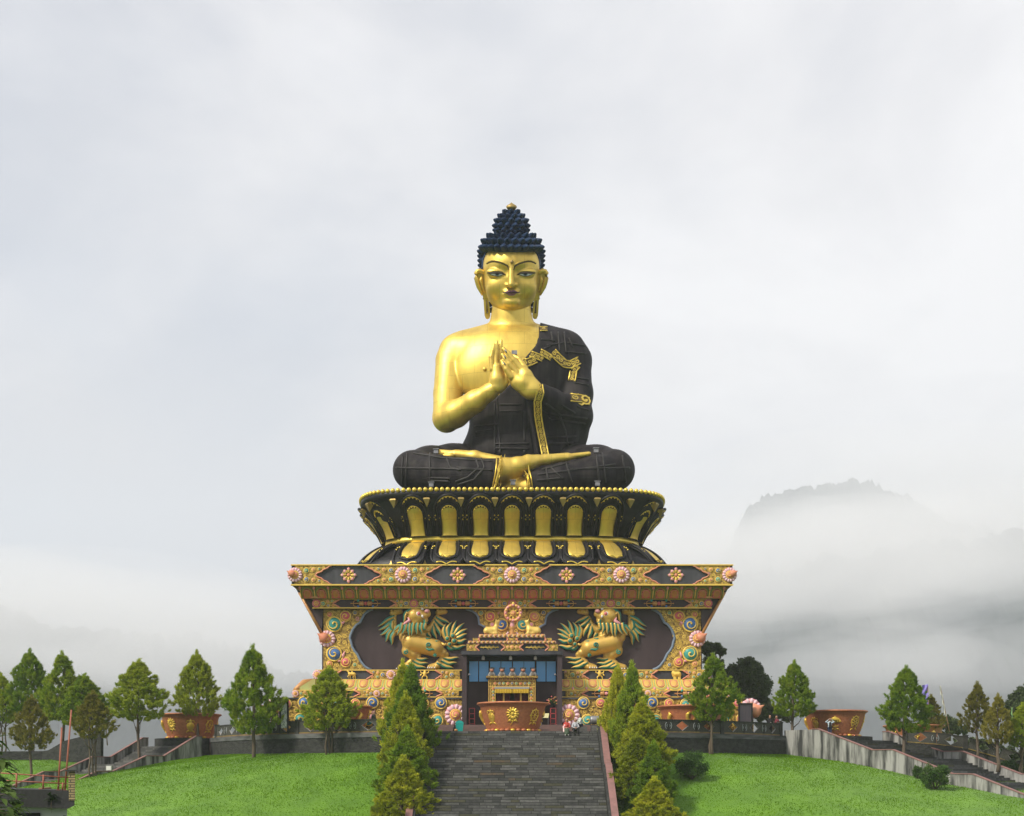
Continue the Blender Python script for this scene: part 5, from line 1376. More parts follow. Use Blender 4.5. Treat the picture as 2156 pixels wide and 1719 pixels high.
hand('hand', [[(1134, 828, yk+.4, 16), (1122, 822, yk+.1, 17), (1100, 806, yk-.1, 15.5), (1080, 790, yk-.2, 9.5)], [(1122, 814, yk+.1, 14), (1106, 790, yk-.1, 12.5), (1098, 778, yk-.15, 8)], [(1112, 826, yk, 13), (1086, 808, yk-.1, 10)],
     [(1097, 779, yk-.2, 7.), (1081, 759, yk-.25, 6.2), (1070, 746, yk-.25, 5.6), (1060, 735, yk-.2, 3.8)], [(1088, 786, yk-.3, 6.6), (1072, 767, yk-.35, 5.9), (1064, 756, yk-.33, 5.2), (1058, 747.5, yk-.3, 3.6)],
     [(1077, 794, yk-.35, 6.4), (1066, 778, yk-.4, 5.7), (1061, 769, yk-.38, 5.1), (1056.5, 761, yk-.33, 3.6)], [(1106, 776, yk+.1, 5.5), (1092, 756, yk+.3, 5), (1080, 750, yk+.6, 4)], [(1078, 802, yk+.2, 6), (1066, 792, yk+.4, 5.2), (1060, 780, yk+.5, 4.2)]], [.3, .3, .3, .05, .05, .05, .06, .08], (a0[0], yk-1.2, a0[2]), (a1[0], yk+1.6, a1[2]), .06)
mb = MB()
for x, z, y in ((1063, 737.5, yk-.42), (1060.8, 749.5, yk-.5), (1059.5, 763.5, yk-.53)):
    p = P(x, z, y); q = P(x+4.2, z+6., y-.03); mb.tube([p, (p+q)/2+np.array((0, -.05, 0)), q], [.12, .15, .13], 7, 0, flat=.5)
mb.build('nails', silver, sta)
p = P(1083, 743, yh+.6); MB().cbox(p, (.5, .3, .35)).build('floodlight', silver, sta)

# ---- trims that lie on the cloth
def bvh_of(*geos):
    V = []; Fs = []; n = 0
    for v, f in geos: V += v.tolist(); Fs += (f+n).tolist(); n += len(v)
    return BVHTree.FromPolygons(V, Fs)
CAMV = Vector((0, -DC, ZC))
def on_surface(tree, dx, dy, o=.05):
    t = Vector(P(dx, dy, 20)); d_ = (t-CAMV).normalized(); h = tree.ray_cast(CAMV, d_)
    if h[0] is None: return None
    n = h[1]; n = -n if n.dot(d_) > 0 else n
    return np.array(h[0]+n*o), np.array(n)
trimdark = mat('trim_ground', (.13,.085,.02), .6, .2)
def strip(name, path, wpx, tree=None, ys=None, parent=sta, step=3.5, off=.07, perp=None):
    """ornamental band: dark ground, gilded borders and tendrils"""
    path = np.array(path, float); seg = np.r_[0, np.cumsum(np.hypot(*np.diff(path[:, :2], axis=0).T))]; n = max(int(seg[-1]/step), 3)
    s_ = np.linspace(0, seg[-1], n+1); px = np.interp(s_, seg, path[:,0]); py = np.interp(s_, seg, path[:,1])
    if ys is not None: yy = np.interp(s_, seg, ys)
    tg = np.gradient(np.stack([px, py], 1), axis=0); tg /= np.linalg.norm(tg, axis=1)[:, None]
    nr = np.stack([-tg[:,1], tg[:,0]], 1) if perp is None else np.tile(np.array(perp, float), (n+1, 1))
    cols = np.linspace(-.5, .5, 5); Gd = np.zeros((n+1, 5, 3)); last = None
    for i in range(n+1):
        for j, c in enumerate(cols):
            x, z = px[i]+nr[i,0]*c*wpx, py[i]+nr[i,1]*c*wpx
            if tree is not None:
                h = on_surface(tree, x, z, off); q = h[0] if h else (Gd[i, j-1] if j else Gd[i-1, j] if i else P(x, z, 21))
            else: q = P(x, z, yy[i])
            Gd[i, j] = q
    back = Gd.copy(); back[:,:,1] += .14
    mb = MB(); mb.grid(Gd, 0, True); mb.grid(back, 0, True)
    for j, k in ((0, 1), (4, 3)):
        mb.tube(Gd[:, j]+np.array((0, -.03, 0)), .06, 5, 1)
    L_ = np.r_[0, np.cumsum(np.linalg.norm(np.diff(Gd[:, 2], axis=0), axis=1))]; wm = np.linalg.norm(Gd[0,4]-Gd[0,0]); k = max(int(L_[-1]/(wm*.5)), 1)
    for i in range(k):
        f = (i+.5)/k*n; a = int(f); b_ = min(a+1, n); t = f-a
        c = Gd[a,2]*(1-t)+Gd[b_,2]*t; ex = Gd[a,4]-Gd[a,0]; ex /= np.linalg.norm(ex)+1e-9; ey = Gd[b_,2]-Gd[a,2]; ey /= np.linalg.norm(ey)+1e-9; ez = np.cross(ex, ey); ez = ez if ez[1] < 0 else -ez
        for V, fs in CURL:
            r_ = wm*.36; mi = 1 if i % 2 else -1
            Q = c+r_*(V[:,:1]*mi*ex+V[:,2:]*ey*mi)+ez*(.05+r_*.35*np.maximum(-V[:,1:2]-.02, -.1)+.02); mb.add(Q, fs, 1)
    return mb.build(name, [trimdark, goldtrim], parent)
tr_ = bvh_of(robe_geo, o_geo['body'])
strip('shoulder_trim', [(1101, 766), (1113, 764), (1128, 757)], 15, tr_)
strip('shoulder_trim', [(1117, 746), (1128, 750), (1143, 757)], 11, tr_, perp=(.45, -.9)); strip('shoulder_trim', [(1137, 742), (1146, 746), (1160, 755)], 11, tr_, perp=(.35, -.93))
strip('shoulder_trim', [(1163, 742), (1175, 755), (1188, 767), (1201, 769), (1219, 760)], 15, tr_); strip('shoulder_trim', [(1216, 771), (1207, 782)], 11, tr_); strip('shoulder_trim', [(1207, 783), (1204, 803)], 14, tr_)
strip('shoulder_trim', [(1137, 694), (1152, 694)], 8, tr_)
strip('arm_band', [(1201, 838), (1222, 840), (1240, 846)], 15, tr_, perp=(0, 1))
tl_ = bvh_of(legs_geo)
strip('hem_trim', [(1053, 966), (1052, 985), (1049, 1003), (1044, 1026)], 14, tl_, perp=(1, .0)); strip('hem_trim', [(1109, 994), (1112, 1008), (1114, 1026)], 13, tl_, perp=(1, 0))
strip('sleeve_trim', [(1135, 809), (1138, 827), (1132, 847), (1133, 877), (1138, 907), (1144, 936), (1149, 962)], 14, None, [YT-6.6, YT-6.7, YT-6.3, YT-5.6, YT-5.1, YT-4.9, YT-5.2], perp=(1, .12))
dr = [(1104, 842), (1128, 838), (1127, 877), (1131, 907), (1137, 936), (1142, 964), (1124, 964), (1118, 925), (1109, 880)]
mb = MB(); rows = []
for v in np.linspace(0, 1, 9):
    r_ = 838+126*v; xl_ = np.interp(r_, [838, 880, 925, 964], [1104, 1109, 1118, 1124]); xr_ = np.interp(r_, [838, 877, 907, 936, 964], [1126, 1127, 1131, 1137, 1142]); yy_ = np.interp(v, [0, .3, .6, 1], [YT-5.6, YT-5.4, YT-4.95, YT-5.0])
    rows.append([P(xl_+(xr_-xl_)*q, r_, yy_+.18*math.sin(q*9)) for q in np.linspace(0, 1, 9)])
mb.grid(rows, 0, True); r2_ = np.array(rows); r2_[:,:,1] += .25; mb.grid(r2_, 0, True); mb.build('sleeve_cloth', robe, sta)
# raised seams of the patched robe
def seam(pts, w_=.05, tree=tr_):
    out = []
    for (x0, z0), (x1, z1) in zip(pts[:-1], pts[1:]):
        n = max(int(math.hypot(x1-x0, z1-z0)/4), 2)
        for t in np.linspace(0, 1, n, endpoint=False):
            h = on_surface(tree, x0+(x1-x0)*t, z0+(z1-z0)*t, .03)
            if h: out.append(h[0])
    return out
mb = MB(); tr2 = bvh_of(robe_geo); 
SE = [[(1046, 838), (1054, 960)], [(1052, 852), (1102, 852)], [(1000, 898), (1052, 893)], [(1042, 935), (1118, 934)], [(1043, 944), (1118, 945)], [(1052, 866), (1104, 865)], [(1104, 866), (1104, 934)], [(1003, 910), (1042, 904)], [(1042, 850), (1042, 958)], [(1052, 948), (1052, 960)], [(1104, 948), (1104, 960)],
      [(1150, 935), (1210, 932)], [(1152, 922), (1216, 918)], [(1160, 870), (1240, 882)], [(1158, 880), (1236, 893)], [(1150, 850), (1176, 868), (1190, 905), (1196, 945)], [(1175, 700), (1178, 745)], [(1188, 700), (1192, 748)], [(1140, 715), (1172, 718)], [(1152, 728), (1190, 722)], [(1195, 722), (1236, 730)], [(1195, 741), (1238, 746)], [(1206, 795), (1243, 800)], [(1208, 806), (1243, 812)], [(1198, 712), (1206, 735)], [(1160, 700), (1165, 725)], [(1145, 735), (1163, 728)], [(1215, 856), (1245, 866)], [(1180, 852), (1214, 872)]]
for s_ in SE:
    q = seam(s_, tree=tr2)
    if len(q) > 2: mb.tube(q, .085, 5, 0)
SL = [[(848, 962), (846, 1024)], [(857, 955), (854, 1026)], [(834, 985), (1040, 990)], [(905, 955), (906, 1022)], [(940, 965), (948, 985), (975, 992)], [(1000, 963), (1008, 985), (985, 1005), (955, 1016)], [(1012, 963), (1020, 985), (998, 1010), (960, 1022)], [(905, 1012), (950, 1014)], [(906, 1006), (952, 1008)], [(962, 985), (1030, 990)], [(1150, 985), (1155, 1020)], [(1132, 1000), (1300, 978)], [(1190, 970), (1205, 1020)], [(1255, 955), (1262, 1020)], [(1268, 955), (1275, 1020)], [(1130, 1012), (1190, 1006)], [(1160, 985), (1185, 1010)], [(1310, 960), (1318, 1020)], [(1200, 988), (1330, 985)], [(870, 955), (930, 965), (1040, 972)], [(1140, 990), (1200, 975)]]
for s_ in SL:
    q = seam(s_, tree=tl_)
    if len(q) > 2: mb.tube(q, .085, 5, 0)
seamm = mat('robe_seam_highlight', (.014,.012,.013), .55, 0, (.05,.045,.044), 1.6, .7, spec=.3)  # robe metal made paler: highlight on the raised seams put into colour
mb.build('robe_seams', seamm, sta)
for x, z, y in ((918, 951, 17.9), (1255, 949, 17.2), (908, 1021, 15.2), (1080, 1017, 14.0), (1258, 1019, 15.6)):
    p = P(x, z, y); MB().cbox(p, (.4, .3, .38)).box((p[0]-.27, p[1]-.22, p[2]+.17), (p[0]+.27, p[1]+.2, p[2]+.23)).build('floodlight', silver, sta)

# ---- head
HY = YT-.3; hs_ = S(HY)
HTILT = math.atan((HORIZ-585)/F)
def hp_(x, z, f): return np.array(((x-1078.)*hs_, HY-f*hs_, ZC+(HORIZ-z)*hs_))
HX = 1076.5
F_ = Field(hp_(1008, 668, 92), hp_(1145, 500, -80)*np.array((1, 1, 1)), .07)
F_ = Field((hp_(1008, 0, 0)[0], HY-92*hs_, hp_(0, 668, 0)[2]), (hp_(1145, 0, 0)[0], HY+72*hs_, hp_(0, 498, 0)[2]), .07)
def e(x, z, f, rx, rf, rz, k=.3, op='u', rot=0): F_.rc(hp_(HX+x, z, f), None, 1., None, k*hs_*10, (rx*hs_, rf*hs_, rz*hs_), 0, op, rot)
e(0, 570, -12, 58, 64, 60, .5); e(0, 562, 4, 57, 58, 48, .8); e(0, 598, 6, 56, 55, 52, .8); e(0, 620, 12, 49, 48, 36, .7); e(0, 640, 22, 30, 34, 18, .8)
e(-26, 604, 34, 26, 24, 24, .8); e(26, 604, 34, 26, 24, 24, .8)
for s_ in (-1, 1):
    e(s_*32, 571, 67, 28, 13, 12.5, .25, 's'); e(s_*12, 575, 66, 9, 10, 12, .3, 's')
    e(s_*30.5, 575.5, 44, 21, 13, 9.5, .2); e(s_*30.5, 582, 46, 17, 11, 6., .25)
F_.rc(hp_(HX, 560, 57), hp_(HX, 601, 71), 4.2*hs_, 6.5*hs_, .16); F_.rc(hp_(HX, 598, 72), hp_(HX, 600, 73), 6.2*hs_, None, .1)
for s_ in (-1, 1): e(s_*8.5, 600.5, 66, 6, 7, 4.6, .18)
e(0, 617, 58, 18, 9, 10, .5); e(0, 634, 57, 15, 10, 10, .6); e(0, 626.5, 70, 14, 5, 2.6, .25, 's'); e(0, 608.5, 70, 2.4, 4, 4, .15, 's')
for s_ in (-1, 1): e(s_*19, 615.5, 64, 3.2, 4, 3.2, .25, 's')
head = F_.build('head', gold, sta); hd_geo = o_geo['head']; th_ = bvh_of(hd_geo)
def on_face(dx, dy, o=.05):
    q = hp_(dx, dy, 0); h = th_.ray_cast(Vector((q[0], HY-20, q[2])), Vector((0, 1, 0)))
    if h[0] is None: return None
    n = h[1]; n = -n if n.y > 0 else n
    return np.array(h[0]+n*o), np.array(n)
def patch(name, pts, m, parent, o=.03, sub=None):
    """flat outline laid on the face as a thin plate"""
    pts = np.array(pts, float); c = pts.mean(0); mb = MB(); rings = []
    for f in (0, .5, 1.):
        rings.append([on_face(*(c+(p-c)*f), o)[0] for p in pts])
    V = [rings[0][0]]+rings[1]+rings[2]; n = len(pts)
    fs = [(0, 1+i, 1+(i+1) % n) for i in range(n)]+[(1+i, 1+n+i, 1+n+(i+1) % n, 1+(i+1) % n) for i in range(n)]
    V2 = [v+np.array((0, .06, 0)) for v in V]; N_ = len(V)
    fs2 = [(1+n+i, N_+1+n+i, N_+1+n+(i+1) % n, 1+n+(i+1) % n) for i in range(n)]
    return mb.add(V+V2, fs+fs2, 0, False).build(name, m, parent)
def line(mb, pts, rad, o=.03, m=0):
    q = []
    for (x0, z0), (x1, z1) in zip(pts[:-1], pts[1:]):
        for t in np.linspace(0, 1, 4, endpoint=False): q.append(on_face(x0+(x1-x0)*t, z0+(z1-z0)*t, o)[0])
    q.append(on_face(*pts[-1], o)[0]); n = len(q)
    mb.tube(q, np.sin(np.linspace(.15, math.pi-.15, n))*rad*.6+rad*.4, 6, m)
eyew = mat('eye_white', (.74,.74,.74), .35); eyeb = mat('eye_iris', (.02,.03,.05), .25); eyer = mat('eye_grey_ring', (.30,.36,.42), .3); lidl = mat('lid_line', (.05,.03,.02), .6)
browm = mat('brow_shadow_line', (.10,.065,.02), .6, .3)  # shade of the brow crease put into colour, reused for the lobe slit
for s_ in (-1, 1):
    c = HX+s_*29.5; f_ = lambda q: [(c+s_*a, b_) for a, b_ in q]
    ey = patch('eye', f_([(-14, 580), (-9, 578.2), (-3, 577.6), (4, 577.5), (10, 578), (15.5, 578.8), (10, 581.), (5, 582.5), (-1, 583), (-7, 582.2)]), eyew, head)
    cx_ = c+s_*(-.5)
    patch('eye_ring', [(cx_-5.6, 577.7), (cx_, 577.5), (cx_+5.6, 577.7), (cx_+5.2, 580), (cx_+3.4, 582.4), (cx_, 583.2), (cx_-3.4, 582.4), (cx_-5.2, 580)], eyer, ey, .06)
    patch('iris', [(cx_-3.7, 577.7), (cx_, 577.5), (cx_+3.7, 577.7), (cx_+3.4, 579.6), (cx_+2, 581.6), (cx_, 582.2), (cx_-2, 581.6), (cx_-3.4, 579.6)], eyeb, ey, .09)
    mb = MB(); line(mb, f_([(-17, 581), (-10, 577.8), (-3, 576.9), (5, 576.8), (12, 577.2), (19, 577.4)]), .09, .05, 0); line(mb, f_([(-14, 581), (-7, 583), (-1, 583.7), (6, 583), (15, 579.4)]), .03, .04, 0); mb.build('eye_line', lidl, head)
    mb = MB(); line(mb, f_([(-18, 580.5), (-11, 574.6), (-3, 573.4), (6, 573.6), (13, 574.6), (20, 574.8)]), .07, .03, 0); mb.build('eyelid_fold', gold, head)
    mb = MB(); line(mb, f_([(-25, 571), (-22, 564.), (-14, 559.2), (-4, 556), (4, 554.5), (10, 554.6), (17, 556.8), (21, 559.5)]), .10, .01, 0); mb.build('brow_shadow', browm, head)
    mb = MB(); line(mb, f_([(-26.5, 566), (-23, 561.5), (-14, 557.2), (-4, 554.2), (4, 552.8), (10, 553), (17, 555.2), (22, 558.5)]), .075, .03, 0); mb.build('brow_ridge', gold, head)
lipm = mat('lip_paint', (.24,.085,.14), .45, 0, (.32,.15,.22), 3., .6)
lipd = mat('lip_dark', (.045,.010,.02), .5)
lu = patch('lips', [(HX-13, 615), (HX-8, 612.8), (HX-4.5, 611.2), (HX-1.5, 612), (HX, 612.6), (HX+1.5, 612), (HX+4.5, 611.2), (HX+8, 612.8), (HX+13, 615), (HX+9, 618.2), (HX+4.5, 620.6), (HX, 621), (HX-4.5, 620.6), (HX-9, 618.2)], lipm, head, .10)
mb = MB(); line(mb, [(HX-15, 615.8), (HX-9, 615.8), (HX-3, 615.3), (HX, 615.9), (HX+3, 615.3), (HX+9, 615.8), (HX+15, 615.8)], .08, .13); mb.build('mouth_line', lipd, head)
p = on_face(HX+1, 556.5, .05)[0]; MB().ball(p, .175, 0, 12, 8).build('forehead_dot', goldold, head)
# ears with long lobes
def EX(zx, zy): return (894.7+zx/5.445, 410.5+zy/5.445)
EAR = [(690, 930), (655, 898), (618, 884), (588, 890), (571, 915), (573, 960), (585, 1010), (603, 1060), (625, 1105), (648, 1150), (660, 1210), (665, 1300), (670, 1370), (685, 1405), (708, 1412), (730, 1400), (738, 1370), (733, 1300), (722, 1220), (715, 1160), (705, 1090), (700, 1000)]
for s_ in (-1, 1):
    pts = [EX(*q) for q in EAR]; pts = [(HX+(x-HX)*.962, z) for x, z in pts]; pts = [(x if s_ < 0 else 2*HX-x, z) for x, z in pts]; f0 = 4
    poly = [(hp_(x, z, f0)[0], hp_(x, z, f0)[2]) for x, z in pts]; yy = HY-f0*hs_
    er = MB().prism(poly, yy, yy+.35, 0).build('ear', gold, head)
    mb = MB(); rim = pts[0:10]; mb.tube([hp_(x, z, f0+2) for x, z in rim], [.12]+[.22]*7+[.16, .1], 8, 0)
    inner = [EX(*q) for q in ((640, 945), (628, 985), (640, 1030), (655, 1080), (668, 1120))]; inner = [(HX+(x-HX)*.962, z) for x, z in inner]; inner = [(x if s_ < 0 else 2*HX-x, z) for x, z in inner]
    mb.tube([hp_(x, z, f0+2) for x, z in inner], [.1, .2, .16, .14, .06], 7, 0)
    mb.build('ear_fold', gold, er)
    a = [EX(692, 1205), EX(703, 1345)]; a = [(HX+(x-HX)*.962, z) for x, z in a]; a = [(x if s_ < 0 else 2*HX-x, z) for x, z in a]
    mb = MB(); mb.tube([hp_(a[0][0], a[0][1], f0+.3), hp_(a[1][0], a[1][1], f0+.3)], [.05, .085], 6, 0); mb.build('lobe_slit', browm, er)
# hair
F_ = Field((hp_(1000, 0, 0)[0], HY-70*hs_, hp_(0, 600, 0)[2]), (hp_(1152, 0, 0)[0], HY+92*hs_, hp_(0, 440, 0)[2]), .09)
e(0, 560, -20, 62.5, 64, 48, .2); e(0, 566, -12, 61, 40, 46, .3); e(0, 528, 0, 56, 60, 21, .5); e(0, 514, -3, 46, 52, 14, .5); e(0, 490, -6, 31, 31, 24, .15); e(0, 471, -6, 20, 20, 16, .4)
X, Y, Z = F_.allpts(); fx = (X-hp_(HX, 0, 0)[0])/hs_; 
# front hairline: dips in the middle, rises, then drops at the temples
hl = np.interp(np.abs(fx), [0, 14, 34, 46, 54, 57, 59.5, 62], [541, 540, 536, 535, 539, 546, 585, 600]); zh = ZC+(HORIZ-hl)*hs_
F_.D = np.where(Y < HY+6*hs_, np.maximum(F_.D, (zh-Z)*.8), F_.D)
hair = F_.build('hair', hairm, head)
mb = MB()
def snail(c, d_, r_):
    d_ = d_/np.linalg.norm(d_); prof = [(1.0, -.3), (1.02, .1), (.84, .42), (.88, .48), (.62, .80), (.66, .86), (.36, 1.2), (.4, 1.25), (0, 1.5)]
    q = Vector(d_).to_track_quat('Z', 'Y').to_matrix(); V = MB().lathe([(a*r_, b_*r_) for a, b_ in prof], (0, 0, 0), 8, 0); v = V.v[0] @ np.array(q).T+c; mb.add(v, V.f, 0, True)
for row, (z, rx, rf, up, n, fc, span) in enumerate(((528, 60, 60, .2, 25, 0, 180), (517, 56, 58, .6, 23, -2, 180), (508, 46, 48, 1.1, 18, -4, 180), (502, 30, 31, .9, 13, -6, 180), (494, 31, 31, .1, 13, -6, 180), (485, 32, 32, .1, 13, -6, 180), (476, 29, 29, .4, 12, -6, 180), (468, 22, 22, .8, 10, -6, 180), (461, 13, 13, 1.3, 7, -6, 180))):
    for i in range(n):
        a = 2*math.pi*(i+.5*(row % 2))/n; c = hp_(HX+rx*math.sin(a)*.97, z, fc+rf*math.cos(a)*.95); snail(c, np.array((math.sin(a), -math.cos(a), up)), (8. if z > 505 else 6.8)*hs_)
for z in range(536, 592, 9):
    for a in np.radians(np.r_[np.arange(86, 275, 15)]):
        off = (z//9 % 2)*.13; zz = (z-545)/60.; c = hp_(HX+62*math.sin(a+off)*(1-.05*zz), z, -22+56*math.cos(a+off)*.9); snail(c, np.array((math.sin(a+off), -math.cos(a+off), .25-.3*zz)), 7.2*hs_)
for z, r_ in ((604, 57), (616, 55), (628, 53), (640, 50), (652, 47)):
    for a in np.radians(np.arange(100, 261, 16)): c = hp_(HX+r_*math.sin(a), z, -14+r_*math.cos(a)); snail(c, np.array((math.sin(a), -math.cos(a), -.1)), 6.*hs_)
mb.build('curls', hairm, hair)
F_ = Field((hp_(1012, 0, 0)[0], HY-5*hs_, hp_(0, 664, 0)[2]), (hp_(1142, 0, 0)[0], HY+80*hs_, hp_(0, 585, 0)[2]), .12)
e(0, 612, -22, 50, 44, 44, .3); X, Y, Z = F_.allpts(); F_.D = np.maximum(F_.D, (HY+10*hs_)-Y); F_.build('nape_hair', hairm, hair)
c = hp_(HX+.5, 449, -6); MB().lathe([(3.6*hs_, -11*hs_), (3.8*hs_, -7*hs_), (7*hs_, -5.5*hs_), (10.5*hs_, -1.5*hs_), (11.3*hs_, 1*hs_), (9.5*hs_, 3.5*hs_), (5*hs_, 6*hs_), (1.5*hs_, 8.2*hs_), (0, 9.4*hs_)], c, 20, 0).build('crown_finial', goldold, hair)
for x, z in ((1020.5, 777.5),):
    h = on_surface(bvh_of(o_geo['body']), x, z, .0); MB().ball(h[0], (.2, .16, .2), 0, 10, 7).build('nipple', gold, body)

# the head is bowed towards the people on the stairs
pv_ = Vector(hp_(HX, 612, 0)); Rm = Matrix.Rotation(HTILT, 4, 'X'); head.matrix_basis = Matrix.Translation(pv_) @ Rm @ Matrix.Translation(-pv_)

# ================================================================== TREES
def leaf_mat(name, c1, c2, c3, transl=.25):
    m = mat(name, c1, .75, 0, None, spec=.2); t, b = nodes(m)
    oi = N(t, 'ShaderNodeObjectInfo'); tcn = N(t, 'ShaderNodeTexCoord')
    no = N(t, 'ShaderNodeTexNoise', i_Scale=1.1, i_Detail=4.0); t.links.new(tcn.outputs['Object'], no.inputs['Vector'])
    ad = N(t, 'ShaderNodeMath', operation='MULTIPLY_ADD'); ad.inputs[1].default_value = .35; t.links.new(oi.outputs['Random'], ad.inputs[0]); t.links.new(no.outputs['Fac'], ad.inputs[2])
    r = N(t, 'ShaderNodeValToRGB'); el = r.color_ramp.elements; el[0].position = .42; el[0].color = (*c1, 1); el[1].position = .85; el[1].color = (*c3, 1); q = el.new(.62); q.color = (*c2, 1)
    t.links.new(ad.outputs[0], r.inputs[0]); t.links.new(r.outputs[0], b.inputs['Base Color'])
    tr = N(t, 'ShaderNodeBsdfTranslucent'); ms = N(t, 'ShaderNodeMixShader'); ms.inputs[0].default_value = transl; t.links.new(r.outputs[0], tr.inputs[0])
    t.links.new(b.outputs[0], ms.inputs[1]); t.links.new(tr.outputs[0], ms.inputs[2]); t.links.new(ms.outputs[0], t.nodes['Material Output'].inputs[0]); return m
cypm = leaf_mat('cypress_foliage', (.17,.215,.014), (.31,.35,.018), (.48,.48,.03), .3)
cypg = leaf_mat('green_cypress_foliage', (.11,.20,.016), (.21,.31,.020), (.34,.40,.03), .3)
brm = leaf_mat('browning_foliage', (.12,.12,.022), (.19,.18,.03), (.28,.25,.04), .3)
dkm = leaf_mat('dark_broadleaf', (.045,.065,.028), (.070,.098,.040), (.11,.14,.06), .2)
bushm = leaf_mat('bush_foliage', (.032,.075,.018), (.052,.11,.022), (.09,.15,.03), .2)
barkm = mat('bark', (.085,.062,.042), .9, 0, (.15,.12,.09), 5., .7, .3, 12., (1,1,.4))
def tri_mesh(name, V, m):
    n = len(V); me = bpy.data.meshes.new(name); me.vertices.add(n*3); me.vertices.foreach_set('co', V.reshape(-1)); me.loops.add(n*3)
    me.loops.foreach_set('vertex_index', np.arange(n*3, dtype=np.int32)); me.polygons.add(n); me.polygons.foreach_set('loop_start', np.arange(0, n*3, 3, dtype=np.int32))
    me.materials.append(m); me.update(); me.validate(); return me
def crown(name, seed, m, prof, nclump=150, per=190, lean=.0, open_=.0, leaf=(.17, .032), up=.9, csize=(.06, .17)):
    """crown in a unit frame (height 1, half width 1 = scaled later): clumps of flame-shaped sprays"""
    r = np.random.default_rng(seed); zs = np.array([p[0] for p in prof]); ws = np.array([p[1] for p in prof]); V = []
    pw = ws/ws.sum()
    pv_ = [r.uniform(-.10, .10) for _ in range(4)]
    for c in range(nclump):
        sprig = c > nclump*.86
        z = np.interp(r.random()**.9, np.linspace(0, 1, 40), np.linspace(0, .97, 40)); w_ = np.interp(z, zs, ws)*(1+pv_[0]*math.sin(z*9+seed)+pv_[1]*math.sin(z*17+seed*2))
        a = r.uniform(0, 6.283); rad = w_*(1-open_*r.random())*(math.sqrt(r.uniform(.25, 1.)) if not sprig else r.uniform(1., 1.12))*(.88+.24*math.sin(a*3+seed)*.5+.12*math.sin(z*23+a*2+seed))
        cx, cy = rad*math.cos(a), rad*math.sin(a); cs = r.uniform(*csize)*(.6+.6*w_)
        n = int(per*r.uniform(.6, 1.3)*(.5 if sprig else 1)); cs = cs*(.75 if sprig else 1); t = r.beta(1.6, 1.4, n)
        out_ = r.uniform(.35, .95); d_ = np.array((math.cos(a)*out_, math.sin(a)*out_, up)); d_ /= np.linalg.norm(d_)
        spread = cs*.36*np.sin(np.clip(t, .04, 1)*math.pi*.86+.25)
        th = r.uniform(0, 6.283, n); rr_ = spread*np.sqrt(r.random(n))
        ax = np.cross(d_, (0, 0, 1.)); ax = ax/np.linalg.norm(ax) if np.linalg.norm(ax) > 1e-3 else np.array((1., 0, 0)); bx_ = np.cross(d_, ax)
        # horizontal unit = half width (2.0 m nominal), vertical unit = height (5 m nominal)
        C_ = np.array((cx*2., cy*2., z*5.))[None]+(d_[None]*(t[:,None]-.35)*cs*2.9)+(ax[None]*(rr_*np.cos(th))[:,None]+bx_[None]*(rr_*np.sin(th))[:,None])*2.4
        q = d_[None]*.9+r.normal(0, .55, (n, 3)); q /= np.linalg.norm(q, axis=1)[:, None]
        s_ = np.cross(q, r.normal(size=(n, 3))); s_ /= np.linalg.norm(s_, axis=1)[:, None]+1e-9
        L_ = leaf[0]*r.uniform(.6, 1.5, n)[:, None]; W_2 = leaf[1]*r.uniform(.7, 1.3, n)[:, None]
        V.append(np.stack([C_-s_*W_2, C_+s_*W_2, C_+q*L_], 1))
    for c in range(16):     # the leading shoot
        z = r.uniform(.86, 1.03); n = int(per*.35); c0 = np.array((r.normal(0, .05), r.normal(0, .05), z*5.)); cs = .10*(1.12-z)*4+.03
        C_ = c0+np.c_[r.normal(0, cs*.8, n), r.normal(0, cs*.8, n), r.uniform(-.3, .3, n)]; q = np.c_[r.normal(0, .35, n), r.normal(0, .35, n), np.ones(n)]; q /= np.linalg.norm(q, axis=1)[:, None]
        s_ = np.cross(q, r.normal(size=(n, 3))); s_ /= np.linalg.norm(s_, axis=1)[:, None]+1e-9; V.append(np.stack([C_-s_*leaf[1]*.8, C_+s_*leaf[1]*.8, C_+q*leaf[0]], 1))
    V = np.concatenate(V); V[:,:,0] += lean*V[:,:,2]
    return tri_mesh(name, V, m)
CY_PROF = [(0, .60), (.06, .82), (.16, .93), (.28, 1.), (.42, .92), (.58, .72), (.72, .52), (.84, .34), (.93, .18), (1, .05)]
CO_PROF = [(0, .62), (.10, .82), (.22, .88), (.36, .80), (.50, .64), (.64, .47), (.77, .31), (.89, .16), (1, .03)]
crowns = [crown('crown', 1, cypm, CO_PROF, 640, 100), crown('crown', 2, cypm, CO_PROF, 640, 100), crown('crown', 3, cypg, CY_PROF, 600, 95), crown('crown', 4, cypg, CY_PROF, 560, 95, open_=.2), crown('crown', 5, brm, CY_PROF, 420, 80, open_=.3), crown('crown', 6, cypg, CY_PROF, 620, 95), crown('crown', 7, cypm, CO_PROF, 640, 100, open_=.1), crown('crown', 8, cypg, CO_PROF, 640, 100)]
